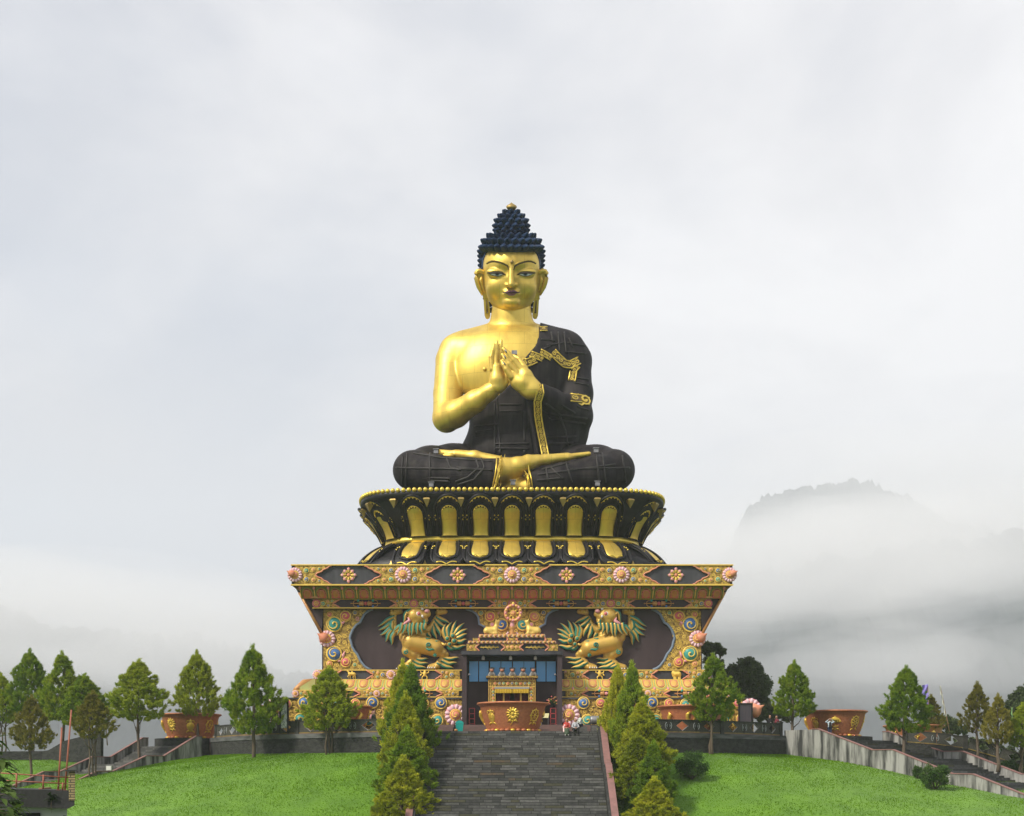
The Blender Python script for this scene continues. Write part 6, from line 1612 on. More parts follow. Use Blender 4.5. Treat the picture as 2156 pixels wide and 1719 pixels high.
def trunk_mesh(seed, stems, h, r0, fork=.3):
    r = np.random.default_rng(seed); mb = MB()
    for s_ in range(stems):
        a = r.uniform(0, 6.28); b0 = np.array((r.normal(0, .18), r.normal(0, .12))) if stems > 1 else np.zeros(2); n = 9; t = np.linspace(0, 1, n); top = b0+np.array((math.cos(a), math.sin(a)))*.22*(stems > 1)
        w_ = r.normal(0, .05, (n, 2)); w_[0] = 0; mb.tube(np.stack([b0[0]+(top[0]-b0[0])*t+w_[:,0], b0[1]+(top[1]-b0[1])*t+w_[:,1], t*h], 1), r0*(1-.75*t)/math.sqrt(stems)*1.2, 7, 0)
    for k in range(14):      # limbs inside the crown
        z = h*r.uniform(.28, .85); a = r.uniform(0, 6.28); l = r.uniform(.7, 1.5)*(1.1-z/h); mb.tube([(0, 0, z), (l*.5*math.cos(a), l*.5*math.sin(a), z+.3), (l*math.cos(a), l*math.sin(a), z+.9)], [.045, .03, .012], 5, 0)
    return mb.mesh('trunk', barkm)
trunks = [trunk_mesh(1, 1, 5.0, .14), trunk_mesh(2, 2, 5.0, .14), trunk_mesh(3, 3, 5.0, .13)]
def tree(label, dx, top, cbot, base, x0, x1, y, ci, ti, group, name='cypress_tree', lean=0., on_ground=False):
    """columns / rows of the crown, base row of the trunk, at depth y"""
    T0, B0 = P(dx, top, y), P(dx, base, y); zb = B0[2]
    if on_ground: zb = float(gz(B0[0], y))-.05
    t = thing(name, label, 'tree', (T0[0], y, zb), 0, group); s_ = S(y); cb_z = P(dx, cbot, y)[2]; hgt = T0[2]-cb_z; hw_ = (x1-x0)/2*s_; cxo = ((x0+x1)/2-dx)*s_
    o = bpy.data.objects.new('crown', crowns[ci]); COL.objects.link(o); o.parent = t; o.location = (cxo*.6, 0, cb_z-zb+hgt*.02); o.scale = (hw_/1.78, hw_/1.78, hgt/5.35); o.rotation_euler = (0, 0, random.uniform(0, 6.28))
    k = bpy.data.objects.new('trunk', trunks[ti]); COL.objects.link(k); k.parent = t; hz_ = T0[2]-zb; k.scale = (1, 1, hz_*.9/5.0); k.rotation_euler = (0, 0, random.uniform(0, 6.28)); k.location = (0, 0, -.15)
    return t
GA, GB, GC = 'cypress row on the left of the stairs', 'cypress row on the right of the stairs', 'cypresses before the left terrace wall'
# along the left and right of the stairs, from the terrace downwards
def row_tree(label, dx, top, x0, x1, y, ci, grp):
    x = P(dx, top, y)[0]; zb = float(gz(x, y)); s_ = S(y); base = HORIZ-(zb-ZC)/s_
    tree(label, dx, top, base-14, base, x0, x1, y, ci, 0, grp)
LR = [(845, 1393, 800, 900, -.4, 0, 'brightest cypress touching the terrace wall, farthest up the left stair row'), (868, 1402, 804, 926, -2.2, 7, 'tall cypress second from the top in the left stair row'), (853, 1461, 798, 914, -5.0, 6, 'dense green cypress in the upper middle of the left stair row'),
      (864, 1532, 784, 922, -8.0, 7, 'broad cypress in the lower middle of the left stair row'), (845, 1594, 786, 918, -11.0, 0, 'pointed yellow-green cypress low in the left stair row'), (806, 1664, 762, 868, -14., 6, 'small cypress cut off at the bottom of the left stair row')]
for dx, top, x0, x1, y, ci, lb in LR: row_tree(lb, dx, top, x0, x1, y, ci, GA)
RRW = [(1297, 1400, 1262, 1345, -.4, 1, 'brownish-green cypress touching the terrace wall, farthest up the right stair row'), (1330, 1398, 1276, 1384, -2.2, 7, 'tall cypress with a leafy top, second in the right stair row'), (1356, 1473, 1284, 1414, -4.8, 0, 'wide cypress in the upper middle of the right stair row'),
       (1338, 1546, 1280, 1402, -7.6, 1, 'yellow-green cypress leaning to the stairs in the middle of the right stair row'), (1378, 1562, 1322, 1428, -9.2, 7, 'full dark-flanked cypress low in the right stair row'), (1376, 1638, 1316, 1442, -12.4, 0, 'bright pointed cypress at the bottom of the right stair row')]
for dx, top, x0, x1, y, ci, lb in RRW: row_tree(lb, dx, top, x0, x1, y, ci, GB)
def lawn_tree(label, dx, top, cbot, base, x0, x1, ci, ti, grp, y0=None, name='cypress_tree'):
    """stands where the lawn shows its foot"""
    best = None
    for y in np.arange(-14, 34, .1):
        p = P(dx, base, y)
        r_ = math.hypot(p[0]-TC[0], p[1]-TC[1])
        if r_ < 29.6: continue
        e_ = abs(p[2]-float(gz(p[0], y)))
        if best is None or e_ < best[0]-1e-3: best = (e_, y)
    y = best[1] if y0 is None else y0
    return tree(label, dx, top, cbot, base, x0, x1, y, ci, ti, grp, name, on_ground=True)
for a in [('broad egg-shaped cypress standing left of the left side stairs head', 292, 1390, 1520, 1612, 234, 349, 5, 1, GC),
          ('slim cypress just right of the left side stairs head', 417, 1374, 1512, 1594, 367, 459, 2, 0, GC),
          ('wide feathery cypress halfway along the left terrace wall', 534, 1363, 1548, 1596, 472, 592, 3, 0, GC),
          ('cypress before the left terrace wall nearest the stair row', 691, 1404, 1540, 1586, 640, 748, 5, 2, GC),
          ('olive-brown cypress with split trunk beside the lower left side stairs', 193, 1456, 1558, 1637, 150, 243, 4, 2, GC),
          ('thin brown cypress with two trunks at the far left', 65, 1466, 1582, 1640, 22, 114, 4, 1, GC)]: lawn_tree(*a)
GD = 'cypresses on the far left lawn'
for a in [('tall cypress at the far left with a forked crown tip', 68, 1371, 1505, 1586, 14, 106, 26, 2, 1), ('twin-topped cypress behind the two red poles', 133, 1375, 1520, 1584, 78, 178, 24, 3, 1), ('cypress behind the olive-brown one, left of the side stairs', 177, 1420, 1530, 1584, 124, 228, 22, 5, 1), ('dark cypress cut by the left picture edge', 8, 1420, 1525, 1588, -40, 36, 27, 2, 2)]:
    lb, dx, top, cbot, base, x0, x1, y, ci, ti = a; tree(lb, dx, top, cbot, base, x0, x1, y, ci, ti, GD)
GE = 'cypresses on the right lawn'
for a in [('yellow-topped cypress before the right terrace wall and pedestal corner', 1497, 1380, 1520, 1574, 1450, 1556, 3, 1, GE), ('lone pointed cypress at the right end of the terrace wall', 1669, 1394, 1512, 1578, 1634, 1716, 2, 0, GE), ('full cypress growing beside the right side stairs', 1903, 1404, 1545, 1619, 1862, 1961, 5, 0, GE)]: lawn_tree(*a)
for a in [('thin brown-flanked cypress before the sloping right fence', 2058, 1437, 1545, 1598, 2022, 2094, 9.5, 4, 1), ('olive cypress second from the right picture edge', 2101, 1462, 1570, 1622, 2068, 2136, 6.5, 4, 0), ('green cypress cut by the right picture edge', 2150, 1482, 1575, 1632, 2118, 2190, 8, 3, 1), ('sparse cypress hidden behind the full one by the right side stairs', 1962, 1464, 1545, 1590, 1930, 1990, 22, 4, 0)]:
    lb, dx, top, cbot, base, x0, x1, y, ci, ti = a; tree(lb, dx, top, cbot, base, x0, x1, y, ci, ti, GE)
# broadleaf trees behind the terrace
def broadleaf(label, dx, top, base, blobs, y, seed, nclump=90, per=150, m=dkm, open_=.1, leaf=(.22, .11)):
    r = np.random.default_rng(seed); s_ = S(y); z0 = P(dx, base, y)[2]; t = thing('broadleaf_tree', label, 'tree', (P(dx, base, y)[0], y, z0), 0)
    V = []; mb = MB(); X0 = P(dx, base, y)
    mb.tube([(0, 0, 0), (.1, 0, (P(dx, top, y)[2]-z0)*.3), (0, .1, (P(dx, top, y)[2]-z0)*.6)], [.35, .26, .12], 8, 0)
    for bx_, bz_, br_ in blobs:
        C_ = (P(bx_, bz_, y)-X0); R_ = br_*s_; mb.tube([(0, 0, C_[2]*.35), (C_[0]*.5, r.normal(0, .4), C_[2]*.7), C_+np.array((0, 0, -.1*R_))], [.16, .09, .04], 6, 0)
        for k in range(9): d_ = r.normal(size=3); d_ /= np.linalg.norm(d_); mb.tube([C_*.9, C_+d_*R_*.5, C_+d_*R_*.9], [.05, .03, .012], 4, 0)
        for c in range(int(nclump*(br_/30.)**1.6)):
            d_ = r.normal(size=3); d_ /= np.linalg.norm(d_); c0 = C_+d_*R_*r.uniform(.35, 1.)*(1, .9, .9); n = int(per*r.uniform(.5, 1.3)); cs = R_*r.uniform(.13, .26)
            p = c0+r.normal(size=(n, 3))*cs*(.6, .6, .45); q = r.normal(size=(n, 3)); q /= np.linalg.norm(q, axis=1)[:, None]; e_ = np.cross(q, r.normal(size=(n, 3))); e_ /= np.linalg.norm(e_, axis=1)[:, None]
            V.append(np.stack([p-e_*leaf[1], p+e_*leaf[1], p+q*leaf[0]], 1))
    me = tri_mesh('crown', np.concatenate(V), m); o = bpy.data.objects.new('crown', me); COL.objects.link(o); o.parent = t
    o = bpy.data.objects.new('trunk', mb.mesh('trunk', barkm)); COL.objects.link(o); o.parent = t; return t
broadleaf('dark round broadleaf tree behind the right corner of the pedestal', 1573, 1383, 1540, [(1570, 1432, 34), (1545, 1425, 26), (1596, 1440, 28), (1575, 1408, 26), (1600, 1465, 24), (1560, 1465, 30), (1590, 1415, 18), (1532, 1450, 22)], 42, 1)
broadleaf('thin airy broadleaf tree rising beside the pedestal flower', 1497, 1345, 1540, [(1490, 1365, 15), (1508, 1362, 12), (1518, 1372, 10), (1496, 1390, 16), (1514, 1398, 12)], 44, 2, 120, 60)
broadleaf('low dark broadleaf tree behind the two visitors on the terrace', 1625, 1478, 1545, [(1620, 1496, 18), (1640, 1502, 16), (1605, 1505, 16), (1655, 1512, 12)], 40, 3)
broadleaf('grey-green broadleaf tree at the right picture edge', 2160, 1446, 1600, [(2150, 1475, 26), (2135, 1492, 20), (2168, 1465, 26), (2140, 1510, 20), (2160, 1530, 26)], 34, 4, m=dkm)
broadleaf('low greyish trees behind the far right bowl', 1995, 1505, 1560, [(1985, 1520, 16), (2005, 1528, 18), (1970, 1530, 14), (2022, 1535, 14)], 36, 5)
broadleaf('low dark shrubs behind the sloping fence at the far right', 2090, 1545, 1620, [(2045, 1566, 14), (2070, 1572, 15), (2095, 1580, 16), (2120, 1588, 16), (2145, 1600, 16), (2020, 1562, 12)], 17, 6, 120, 150)
# bushes on the lawn
def bush(label, dx, top, bot, hw_, seed):
    best = None
    for y in np.arange(-14, 20, .1):
        p = P(dx, bot, y)
        if math.hypot(p[0]-TC[0], p[1]-TC[1]) < 29.8: continue
        e_ = abs(p[2]-float(gz(p[0], y)))
        if best is None or e_ < best[0]-1e-3: best = (e_, y, p)
    _, y, p = best; s_ = S(y); r = np.random.default_rng(seed); H_ = (bot-top)*s_; W2 = hw_*s_; V = []
    t = thing('bush', label, 'bush', (p[0], y, float(gz(p[0], y))), 0, 'bushes on the lawn'); mb = MB()
    for k in range(75):
        d_ = r.normal(size=3); d_[2] = abs(d_[2])*1.1-.25; d_ /= np.linalg.norm(d_); c0 = np.array((d_[0]*W2, d_[1]*W2, H_*.46+d_[2]*H_*.48))*r.uniform(.55, 1.04); c0[2] = max(c0[2], .12)
        if k < 26: mb.tube([(0, 0, 0), c0*.6, c0], [.03, .02, .008], 4, 0)
        n = int(90*r.uniform(.6, 1.3)); q_ = c0+r.normal(size=(n, 3))*W2*.13; q = r.normal(size=(n, 3))+d_*.7; q /= np.linalg.norm(q, axis=1)[:, None]; e_ = np.cross(q, r.normal(size=(n, 3))); e_ /= np.linalg.norm(e_, axis=1)[:, None]
        V.append(np.stack([q_-e_*.04, q_+e_*.04, q_+q*.12], 1))
    o = bpy.data.objects.new('foliage', tri_mesh('foliage', np.concatenate(V), bushm)); COL.objects.link(o); o.parent = t
    o = bpy.data.objects.new('stem', mb.mesh('stem', barkm)); COL.objects.link(o); o.parent = t
bush('dark round bush on the lawn right of the cypress row', 1457, 1582, 1642, 30, 1); bush('green bush beside the right side stairs', 1969, 1606, 1663, 27, 2); bush('tiny leafy sapling on the right lawn near the stairs', 1932, 1613, 1640, 8, 3)
bush('low bushes on the lawn beyond the right side stairs', 2125, 1600, 1640, 24, 4)

# ================================================================== COPPER BOWLS
goldb = mat('bowl_gilding', (.80,.56,.09), .35, .6, (.6,.38,.06), 3., .5)
BR_, BH = 2.8, 2.29
BPROF = [(0, .02), (1.95, .02), (2.02, .12), (2.10, .35), (2.28, .95), (2.44, 1.5), (2.56, 1.98), (2.68, 2.10), (2.79, 2.14), (2.82, 2.21), (2.78, 2.28), (2.66, 2.29), (2.52, 2.15), (2.35, 1.5), (2.1, .6), (0, .5)]
def bowl_mesh(): return MB().lathe(BPROF, (0, 0, 0), 72, 0).mesh('basin', copper)
def rad_at(z): return np.interp(z, [q[1] for q in BPROF[1:8]], [q[0] for q in BPROF[1:8]])
def bend(mb, ang, z0):
    """wrap a flat emblem (x, -y outwards, z) on the bowl at the angle ang"""
    v = np.concatenate(mb.v); r = rad_at(v[:,2]+z0)-v[:,1]*.6; a = ang+v[:,0]/2.35
    mb.v = [np.stack([r*np.sin(a), -r*np.cos(a), v[:,2]+z0], 1)]; return mb
def rib(mb, s_): mb.tube([(s_*.12, -.03, -.45), (s_*.3, -.05, -.52), (s_*.42, -.04, -.66)], [.05, .07, .02], 5, 0)
def e_vase():
    m = MB(); m.lathe([(.0, .62), (.05, .55), (.09, .45), (.2, .42), (.12, .36), (.1, .3), (.28, .2), (.36, 0), (.3, -.28), (.16, -.42), (.2, -.5), (.12, -.55)], (0, 0, 0), 14, 0, ry=.42)
    for s_ in (-1, 1): m.tube([(s_*.1, -.05, .45), (s_*.3, -.08, .42), (s_*.38, -.06, .28), (s_*.28, -.06, .3)], .05, 5, 0); rib(m, s_)
    for i in range(3): m.tube([(-.25+.05*i, -.14, .18-.1*i), (0, -.17, .06-.1*i), (.25-.05*i, -.14, .18-.1*i)], .025, 4, 0)
    return m
def e_lotus():
    m = MB(); m.ball((0, -.1, .16), (.13, .1, .13), 0, 10, 6)
    for rr_, n, w_ in ((.20, 8, .1), (.33, 13, .12), (.42, 13, .09)):
        for i in range(n):
            a = 2*math.pi*i/n; m.tube([(rr_*.5*math.cos(a), -.1, .16+rr_*.5*math.sin(a)), (rr_*math.cos(a), -.07, .16+rr_*1.1*math.sin(a)), (rr_*1.25*math.cos(a), -.02, .16+rr_*1.35*math.sin(a))], [w_*.5, w_, .02], 5, 0, up=(0, 1, 0), flat=.5)
    m.tube([(0, -.05, -.3), (-.05, -.05, -.5), (-.2, -.03, -.66)], .04, 5, 0)
    for s_ in (-1, 1): m.tube([(0, -.05, -.38), (s_*.22, -.06, -.3), (s_*.42, -.04, -.42)], [.04, .1, .03], 5, 0, up=(0, 1, 0))
    return m
def e_wheel():
    m = MB(); a = np.linspace(0, 2*math.pi, 21); m.tube([(.36*math.cos(q), -.08, .08+.44*math.sin(q)) for q in a], .06, 6, 0, up=(0, 1, 0)); m.ball((0, -.1, .08), (.1, .1, .11), 0, 10, 6)
    for i in range(8):
        q = math.pi*i/4; m.tube([(0, -.08, .08), (.36*math.cos(q), -.08, .08+.44*math.sin(q))], .032, 4, 0); m.ball((.45*math.cos(q), -.07, .08+.54*math.sin(q)), .06, 0, 6, 5)
    m.tube([(0, -.06, -.4), (0, -.06, -.62)], [.06, .1], 6, 0); rib(m, 1); rib(m, -1); return m
def e_parasol():
    m = MB(); m.lathe([(0, .62), (.05, .56), (.1, .5), (.3, .42), (.46, .26), (.5, .14), (.36, .16), (.34, .02), (.3, .04), (.06, .05), (.05, -.5), (.12, -.55), (.1, -.62)], (0, 0, 0), 14, 0, ry=.4)
    for x in (-.42, -.21, 0, .21, .42): m.ball((x, -.12, .12), (.1, .08, .09), 0, 7, 5)
    rib(m, 1); rib(m, -1); m.tube([(-.3, -.05, -.25), (0, -.09, -.32), (.3, -.05, -.25)], .06, 5, 0); return m
def e_knot():
    m = MB(); 
    for s_ in (-1, 1):
        for k in (-.18, .04, .26): m.tube([(s_*.36, -.06, k-.1), (0, -.1, k+.08), (-s_*.36, -.06, k+.28)], .045, 5, 0, up=(0, 1, 0))
    for s_ in (-1, 1): m.tube([(0, -.07, .62), (s_*.28, -.08, .46), (s_*.42, -.07, .1), (s_*.3, -.07, -.25), (s_*.1, -.06, -.4)], .055, 5, 0, up=(0, 1, 0)); rib(m, s_)
    return m
def e_fish():
    m = MB()
    for s_ in (-1, 1): m.tube([(s_*.08, -.08, .55), (s_*.30, -.1, .35), (s_*.32, -.1, .05), (s_*.12, -.08, -.25), (-s_*.12, -.06, -.5), (-s_*.25, -.04, -.62)], [.08, .15, .15, .1, .05, .1], 8, 0, up=(0, 1, 0), flat=.7)
    return m
def e_banner():
    m = MB(); m.lathe([(0, .65), (.08, .55), (.3, .42), (.36, .36), (.2, .34), (.3, .16), (.22, .14), (.3, -.04), (.22, -.06), (.3, -.26), (.1, -.28), (.05, -.6)], (0, 0, 0), 12, 0, ry=.42); rib(m, 1); rib(m, -1); return m
def e_conch():
    m = MB(); m.tube([(.0, -.05, -.6), (-.1, -.1, -.2), (-.05, -.12, .15), (.1, -.1, .35), (.02, -.08, .52), (-.04, -.05, .6)], [.06, .26, .34, .24, .12, .03], 10, 0, flat=.5); s_ = spiral2(.24, .04, 1.3, 12); m.tube([(.06+a, -.22, .25+b_) for a, b_ in s_], .035, 4, 0, up=(0, 1, 0)); rib(m, 1); return m
EMB = [('vase', e_vase), ('lotus_emblem', e_lotus), ('wheel_emblem', e_wheel), ('parasol', e_parasol), ('fish_pair', e_fish), ('knot', e_knot), ('banner', e_banner), ('conch', e_conch)]
BM = bowl_mesh()
mb = MB()
for i in range(30): a = 2*math.pi*i/30; mb.ball((2.08*math.sin(a), -2.08*math.cos(a), .1), (.2, .2, .12), i % 3 == 0, 8, 6)
BB = mb.mesh('base_petals', [copper, goldb])
EM = [bend(f(), 0, 1.14).mesh(n, goldb) for n, f in EMB]
def bowl(label, x, y, order, z=0., rz=0.):
    t = thing('copper_bowl', label, 'bowl', (x, y, z), rz, 'giant copper bowls on the terrace')
    for me in (BM, BB): o = bpy.data.objects.new(me.name, me); COL.objects.link(o); o.parent = t
    for i, k in enumerate(order):
        o = bpy.data.objects.new(EM[k].name, EM[k]); COL.objects.link(o); o.parent = t; o.rotation_euler = (0, 0, (i-1)*math.pi/4)
    return t
face = lambda x, y: math.atan2(x, y+DC)*-1.
def bowl_px(label, dx, y, order, z=0.):
    x = P(dx, 1500, y)[0]; return bowl(label, x, y, order, z, face(x, y))
bowl_px('giant copper bowl with vase, lotus and wheel emblems at the head of the stairs', 1079.5, 2.55, [0, 1, 2, 3, 4, 5, 6, 7])
bowl_px('copper bowl half hidden by the fence and a cypress right of the doorway', 1456, 7.1, [7, 4, 0, 1, 2, 3, 5, 6])
bowl_px('copper bowl half hidden by the fence and a cypress left of the doorway', 712, 7.4, [5, 6, 7, 1, 2, 3, 4, 0])
bowl_px('big copper bowl with gold emblems at the head of the right side stairs', 1758, 15.5, [0, 3, 5, 1, 2, 4, 6, 7], .0)
bowl_px('copper bowl with gold flowers at the head of the left side stairs', 401, 21.5, [1, 0, 2, 3, 4, 5, 6, 7], .0)
bowl_px('far right copper bowl behind the fence post and the flagpoles', 1924, 23.5, [5, 2, 6, 0, 1, 3, 4, 7], -.95)
# low extensions of the terrace that carry the two outer bowls
for dx, y, w_ in ((1758, 15.5, 3.2), (401, 21.5, 3.2), (1924, 23.5, 3.2)):
    p = P(dx, 1500, y); z_ = -.95 if dx > 1900 else 0
    o = MB().lathe([(0, z_-.004), (w_, z_-.004), (w_+.1, z_-4.), (0, z_-4.)], (p[0], p[1], 0), 36, 0, smooth=False).build('bowl_platform', wallm); structure(o)

# ================================================================== PEOPLE
skin = mat('skin', (.36,.20,.13), .6); hair_ = mat('black_hair', (.012,.010,.010), .5)
cl = lambda n, c, c2=None: mat(n, c, .85, 0, c2, 12., .5)
shoe_w = cl('pale_shoes', (.6,.58,.55))
def person(label, loc, rz, mats, bones, hair_r=1.0, step=.022):
    """bones: (a, b, ra, rb, material) in metres, facing -y, feet at z = 0"""
    pts = np.array([q for b_ in bones for q in (b_[0], b_[1])]); lo = pts.min(0)-.22; hi = pts.max(0)+.22
    F_ = Field(lo, hi, step)
    for a, b_, ra, rb, m in bones: F_.rc(a, b_, ra, rb, .03 if ra > .03 else .008, mid=m)
    t = thing('person', label, 'person', loc, rz)
    F_.build('body', mats, None).parent = t
    return t
def head_bones(c, sk=0, hr=1, tilt=(0, 0)):
    x, y, z = c; f = (x+tilt[0], y+tilt[1], z)
    return [((x, y, z-.03), (x, y-.02, z+.05), .085, .095, sk), ((x, y-.09, z-.01), (x, y-.1, z-.03), .018, .014, sk), ((x, y-.06, z-.07), (x, y-.07, z-.075), .04, .035, sk), ((x-.09, y, z), (x-.095, y, z+.02), .018, .018, sk), ((x+.09, y, z), (x+.095, y, z+.02), .018, .018, sk), ((x, y+.02, z+.05), (x, y+.035, z+.085), .1, .095, hr), ((x, y+.05, z+.0), (x, y+.05, z+.06), .085, .09, hr), ((x, y+.01, z-.09), (x, y+.015, z-.2), .052, .06, sk)]
def hand_bones(w, d, sk=0):
    w, d = np.array(w, float), np.array(d, float); d = d/np.linalg.norm(d); s_ = np.cross(d, (0, 1., 0)); s_ = s_/np.linalg.norm(s_) if np.linalg.norm(s_) > .1 else np.array((1., 0, 0))
    out = [(w, w+d*.07, .03, .036, sk)]
    for k, l in zip((-.03, -.01, .01, .03), (.07, .085, .08, .06)): a = w+d*.08+s_*k; out.append((a, a+d*l+np.array((0, -.02, 0)), .011, .009, sk))
    out.append((w+d*.02+s_*.03, w+d*.07+s_*.065, .013, .01, sk)); return out
def standing(top, leg, arm=None, shoe=5, sk=0, hr=1, h=1.68, armsL=None, armsR=None, step_=.0, headt=(0, 0)):
    k = h/1.68; B = []
    B += [((-.09, 0, .9), (.09, 0, .9), .115, .115, leg), ((0, 0, .98), (0, 0, 1.2), .14, .16, top), ((-.12, .01, 1.34), (.12, .01, 1.34), .1, .1, top), ((0, -.01, 1.2), (0, 0, 1.36), .16, .13, top)]
    for s_ in (-1, 1):
        fy = s_*step_; B += [((s_*.09, 0, .88), (s_*.095, fy*.6-.02, .48), .095, .062, leg), ((s_*.095, fy*.6-.02, .48), (s_*.1, fy, .09), .06, .045, leg), ((s_*.1, fy+.03, .045), (s_*.105, fy-.14, .035), .042, .036, shoe)]
    for s_, A in ((-1, armsL), (1, armsR)):
        A = A or [(s_*.24, .02, 1.08), (s_*.25, -.06, .84)]
        B += [((s_*.17, .01, 1.36), A[0], .062, .046, top if arm is None else arm), (A[0], A[1], .043, .032, top if arm is None else arm)]+hand_bones(A[1], np.array(A[1])-np.array(A[0]), sk)
    B += head_bones((headt[0], -.02+headt[1], 1.58), sk, hr)
    return [((np.array(a)*k), (np.array(b_)*k), ra*k, rb*k, m) for a, b_, ra, rb, m in B]
def sitting(top, leg, shoe, sk=0, hr=1, lean=.0, armL=None, armR=None, drop=.36, skirt=None, knees=.12):
    """sits on a step: seat at z = .02, feet `drop` below"""
    B = [((-.09, 0, .1), (.09, 0, .1), .125, .125, leg), ((0, -.02, .18), (0, -.06-lean, .42), .14, .155, top), ((-.12, -.07-lean, .55), (.12, -.07-lean, .55), .1, .1, top), ((0, -.05-lean, .4), (0, -.07-lean, .56), .155, .12, top)]
    for s_ in (-1, 1):
        B += [((s_*.09, -.02, .1), (s_*knees, -.44, .16), .09, .066, leg), ((s_*knees, -.44, .15), (s_*knees*.9, -.52, -drop+.09), .062, .045, leg), ((s_*knees*.9, -.5, -drop+.045), (s_*knees, -.68, -drop+.035), .042, .036, shoe)]
    if skirt is not None: B += [((0, -.2, .1), (0, -.5, -.05), .17, .18, skirt), ((0, -.48, -.02), (0, -.55, -.22), .17, .19, skirt)]
    for s_, A in ((-1, armL), (1, armR)):
        A = A or [(s_*.26, -.2-lean, .32), (s_*.08, -.42, .24)]
        B += [((s_*.17, -.07-lean, .56), A[0], .06, .046, top), (A[0], A[1], .043, .032, top)]+hand_bones(A[1], np.array(A[1])-np.array(A[0]), sk)
    B += head_bones((0, -.1-lean, .79), sk, hr); return B
px_ = lambda dx, y: P(dx, 1500, y)[0]
m1 = [skin, hair_, cl('red_shawl', (.42,.035,.03), (.5,.08,.05)), cl('green_skirt', (.05,.075,.045)), cl('pink_sleeve', (.75,.55,.55)), shoe_w]
b_ = sitting(2, 3, 5, skirt=3, lean=.04); b_ += [((-.1, -.1, .55), (-.24, -.24, .28), .07, .06, 4), ((-.22, -.26, .3), (-.2, -.36, -.05), .07, .075, 4), ((0, .0, .86), (0, .04, .62), .11, .14, 2)]
person('woman in a red shawl and green skirt sitting on the top step', (px_(1193, -.1), .05, 0), 0, m1, b_)
m2 = [skin, hair_, cl('grey_shirt', (.42,.43,.47)), cl('black_trousers', (.014,.014,.016)), hair_, cl('black_shoes', (.015,.015,.015))]
person('man in a grey shirt and black trousers sitting on the top step', (px_(1210.5, -.1), .05, 0), .12, m2, sitting(2, 3, 5, lean=.1, knees=.17))
m3 = [skin, hair_, cl('white_green_jacket', (.62,.64,.62), (.08,.2,.12)), cl('navy_jeans', (.02,.03,.06)), hair_, shoe_w]
person('person in a white and green jacket sitting sideways behind the grey-shirted man', (px_(1224.5, 1.4), 1.6, 0), -1.25, m3, [(np.array(a)+(0, 0, .42), np.array(b2)+(0, 0, .42), ra, rb, m) for a, b2, ra, rb, m in sitting(2, 3, 5, lean=.05, drop=.42)])
MB().cbox((px_(1226, 1.7), 1.75, .2), (.75, .55, .4)).build('stone_seat', stepm[0]); o = bpy.data.objects['stone_seat']; tag(o, 'plain stone block under the person in the green jacket', 'seat')
m4 = [skin, hair_, cl('dark_green_jacket', (.022,.035,.03)), cl('track_trousers', (.012,.014,.022)), hair_, shoe_w]
pw = person('man in a dark jacket with a pink backpack walking behind the left fence', (px_(787, 3.6), 3.6, 0), 1.0, m4, standing(2, 3, shoe=5, step_=.12, h=1.66))
bp_ = MB().ball((0, 0, .22), (.2, .13, .26), 0, 14, 10).ball((0, .1, .14), (.13, .08, .13), 1, 10, 8).tube([(-.1, -.1, .4), (-.11, -.3, .38), (-.11, -.3, .12), (-.1, -.1, .02)], .025, 5, 1).tube([(.1, -.1, .4), (.11, -.3, .38), (.11, -.3, .12), (.1, -.1, .02)], .025, 5, 1)
o = bp_.build('backpack', [pinkm, salmon]); o.location = (px_(787, 3.6)-.19, 3.72, .98); o.rotation_euler = (0, 0, 1.0); tag(o, 'pink backpack on the back of the man behind the left fence', 'backpack')
m5 = [skin, hair_, cl('black_coat', (.014,.014,.016)), cl('black_trousers', (.014,.014,.016)), cl('pale_scarf', (.5,.47,.42)), shoe_w]
b5 = standing(2, 3, h=1.72); b5 += [((0, -.08, 1.36), (.0, -.14, 1.15), .05, .04, 4)]
yy_ = 14.
person('man in a black coat with a pale scarf standing behind the right fence', (px_(1621, yy_-1.6), yy_-1.6, 0), .3, m5, b5)
m6 = [skin, hair_, cl('maroon_top', (.16,.025,.04)), cl('blue_jeans', (.10,.17,.28)), cl('dark_vest', (.02,.02,.025)), shoe_w]
b6 = standing(2, 3, h=1.7, step_=.1); b6 += [((.12, .02, 1.3), (.12, .02, 1.02), .1, .1, 4)]
person('person in a maroon top and blue jeans walking behind the right fence', (px_(1635.5, yy_-1), yy_-1, 0), -1.0, m6, b6)
m7 = [skin, hair_, cl('pale_blue_jacket', (.55,.66,.72)), cl('navy_trousers', (.02,.03,.075)), cl('black_shirt', (.012,.012,.014)), cl('dark_shoes', (.03,.03,.04))]
b7 = standing(2, 3, h=1.66, armsL=[(-.36, -.04, 1.42), (-.15, -.1, 1.60)], armsR=[(.36, -.04, 1.42), (.15, -.1, 1.60)]); b7 += [((0, -.08, 1.3), (0, -.1, .98), .1, .11, 4), ((0, .06, 1.6), (0, .1, 1.4), .085, .07, 1)]
zp = P(1747, 1547, 10.2)[2]
pt_ = oR+np.array((math.sin(R(PHR)), -math.cos(R(PHR))))*1.1
t7 = person('woman in a pale blue jacket, hands in her hair, on the right side stairs', (px_(1747, 10.6), 10.6, -.28), .1, m7, b7)

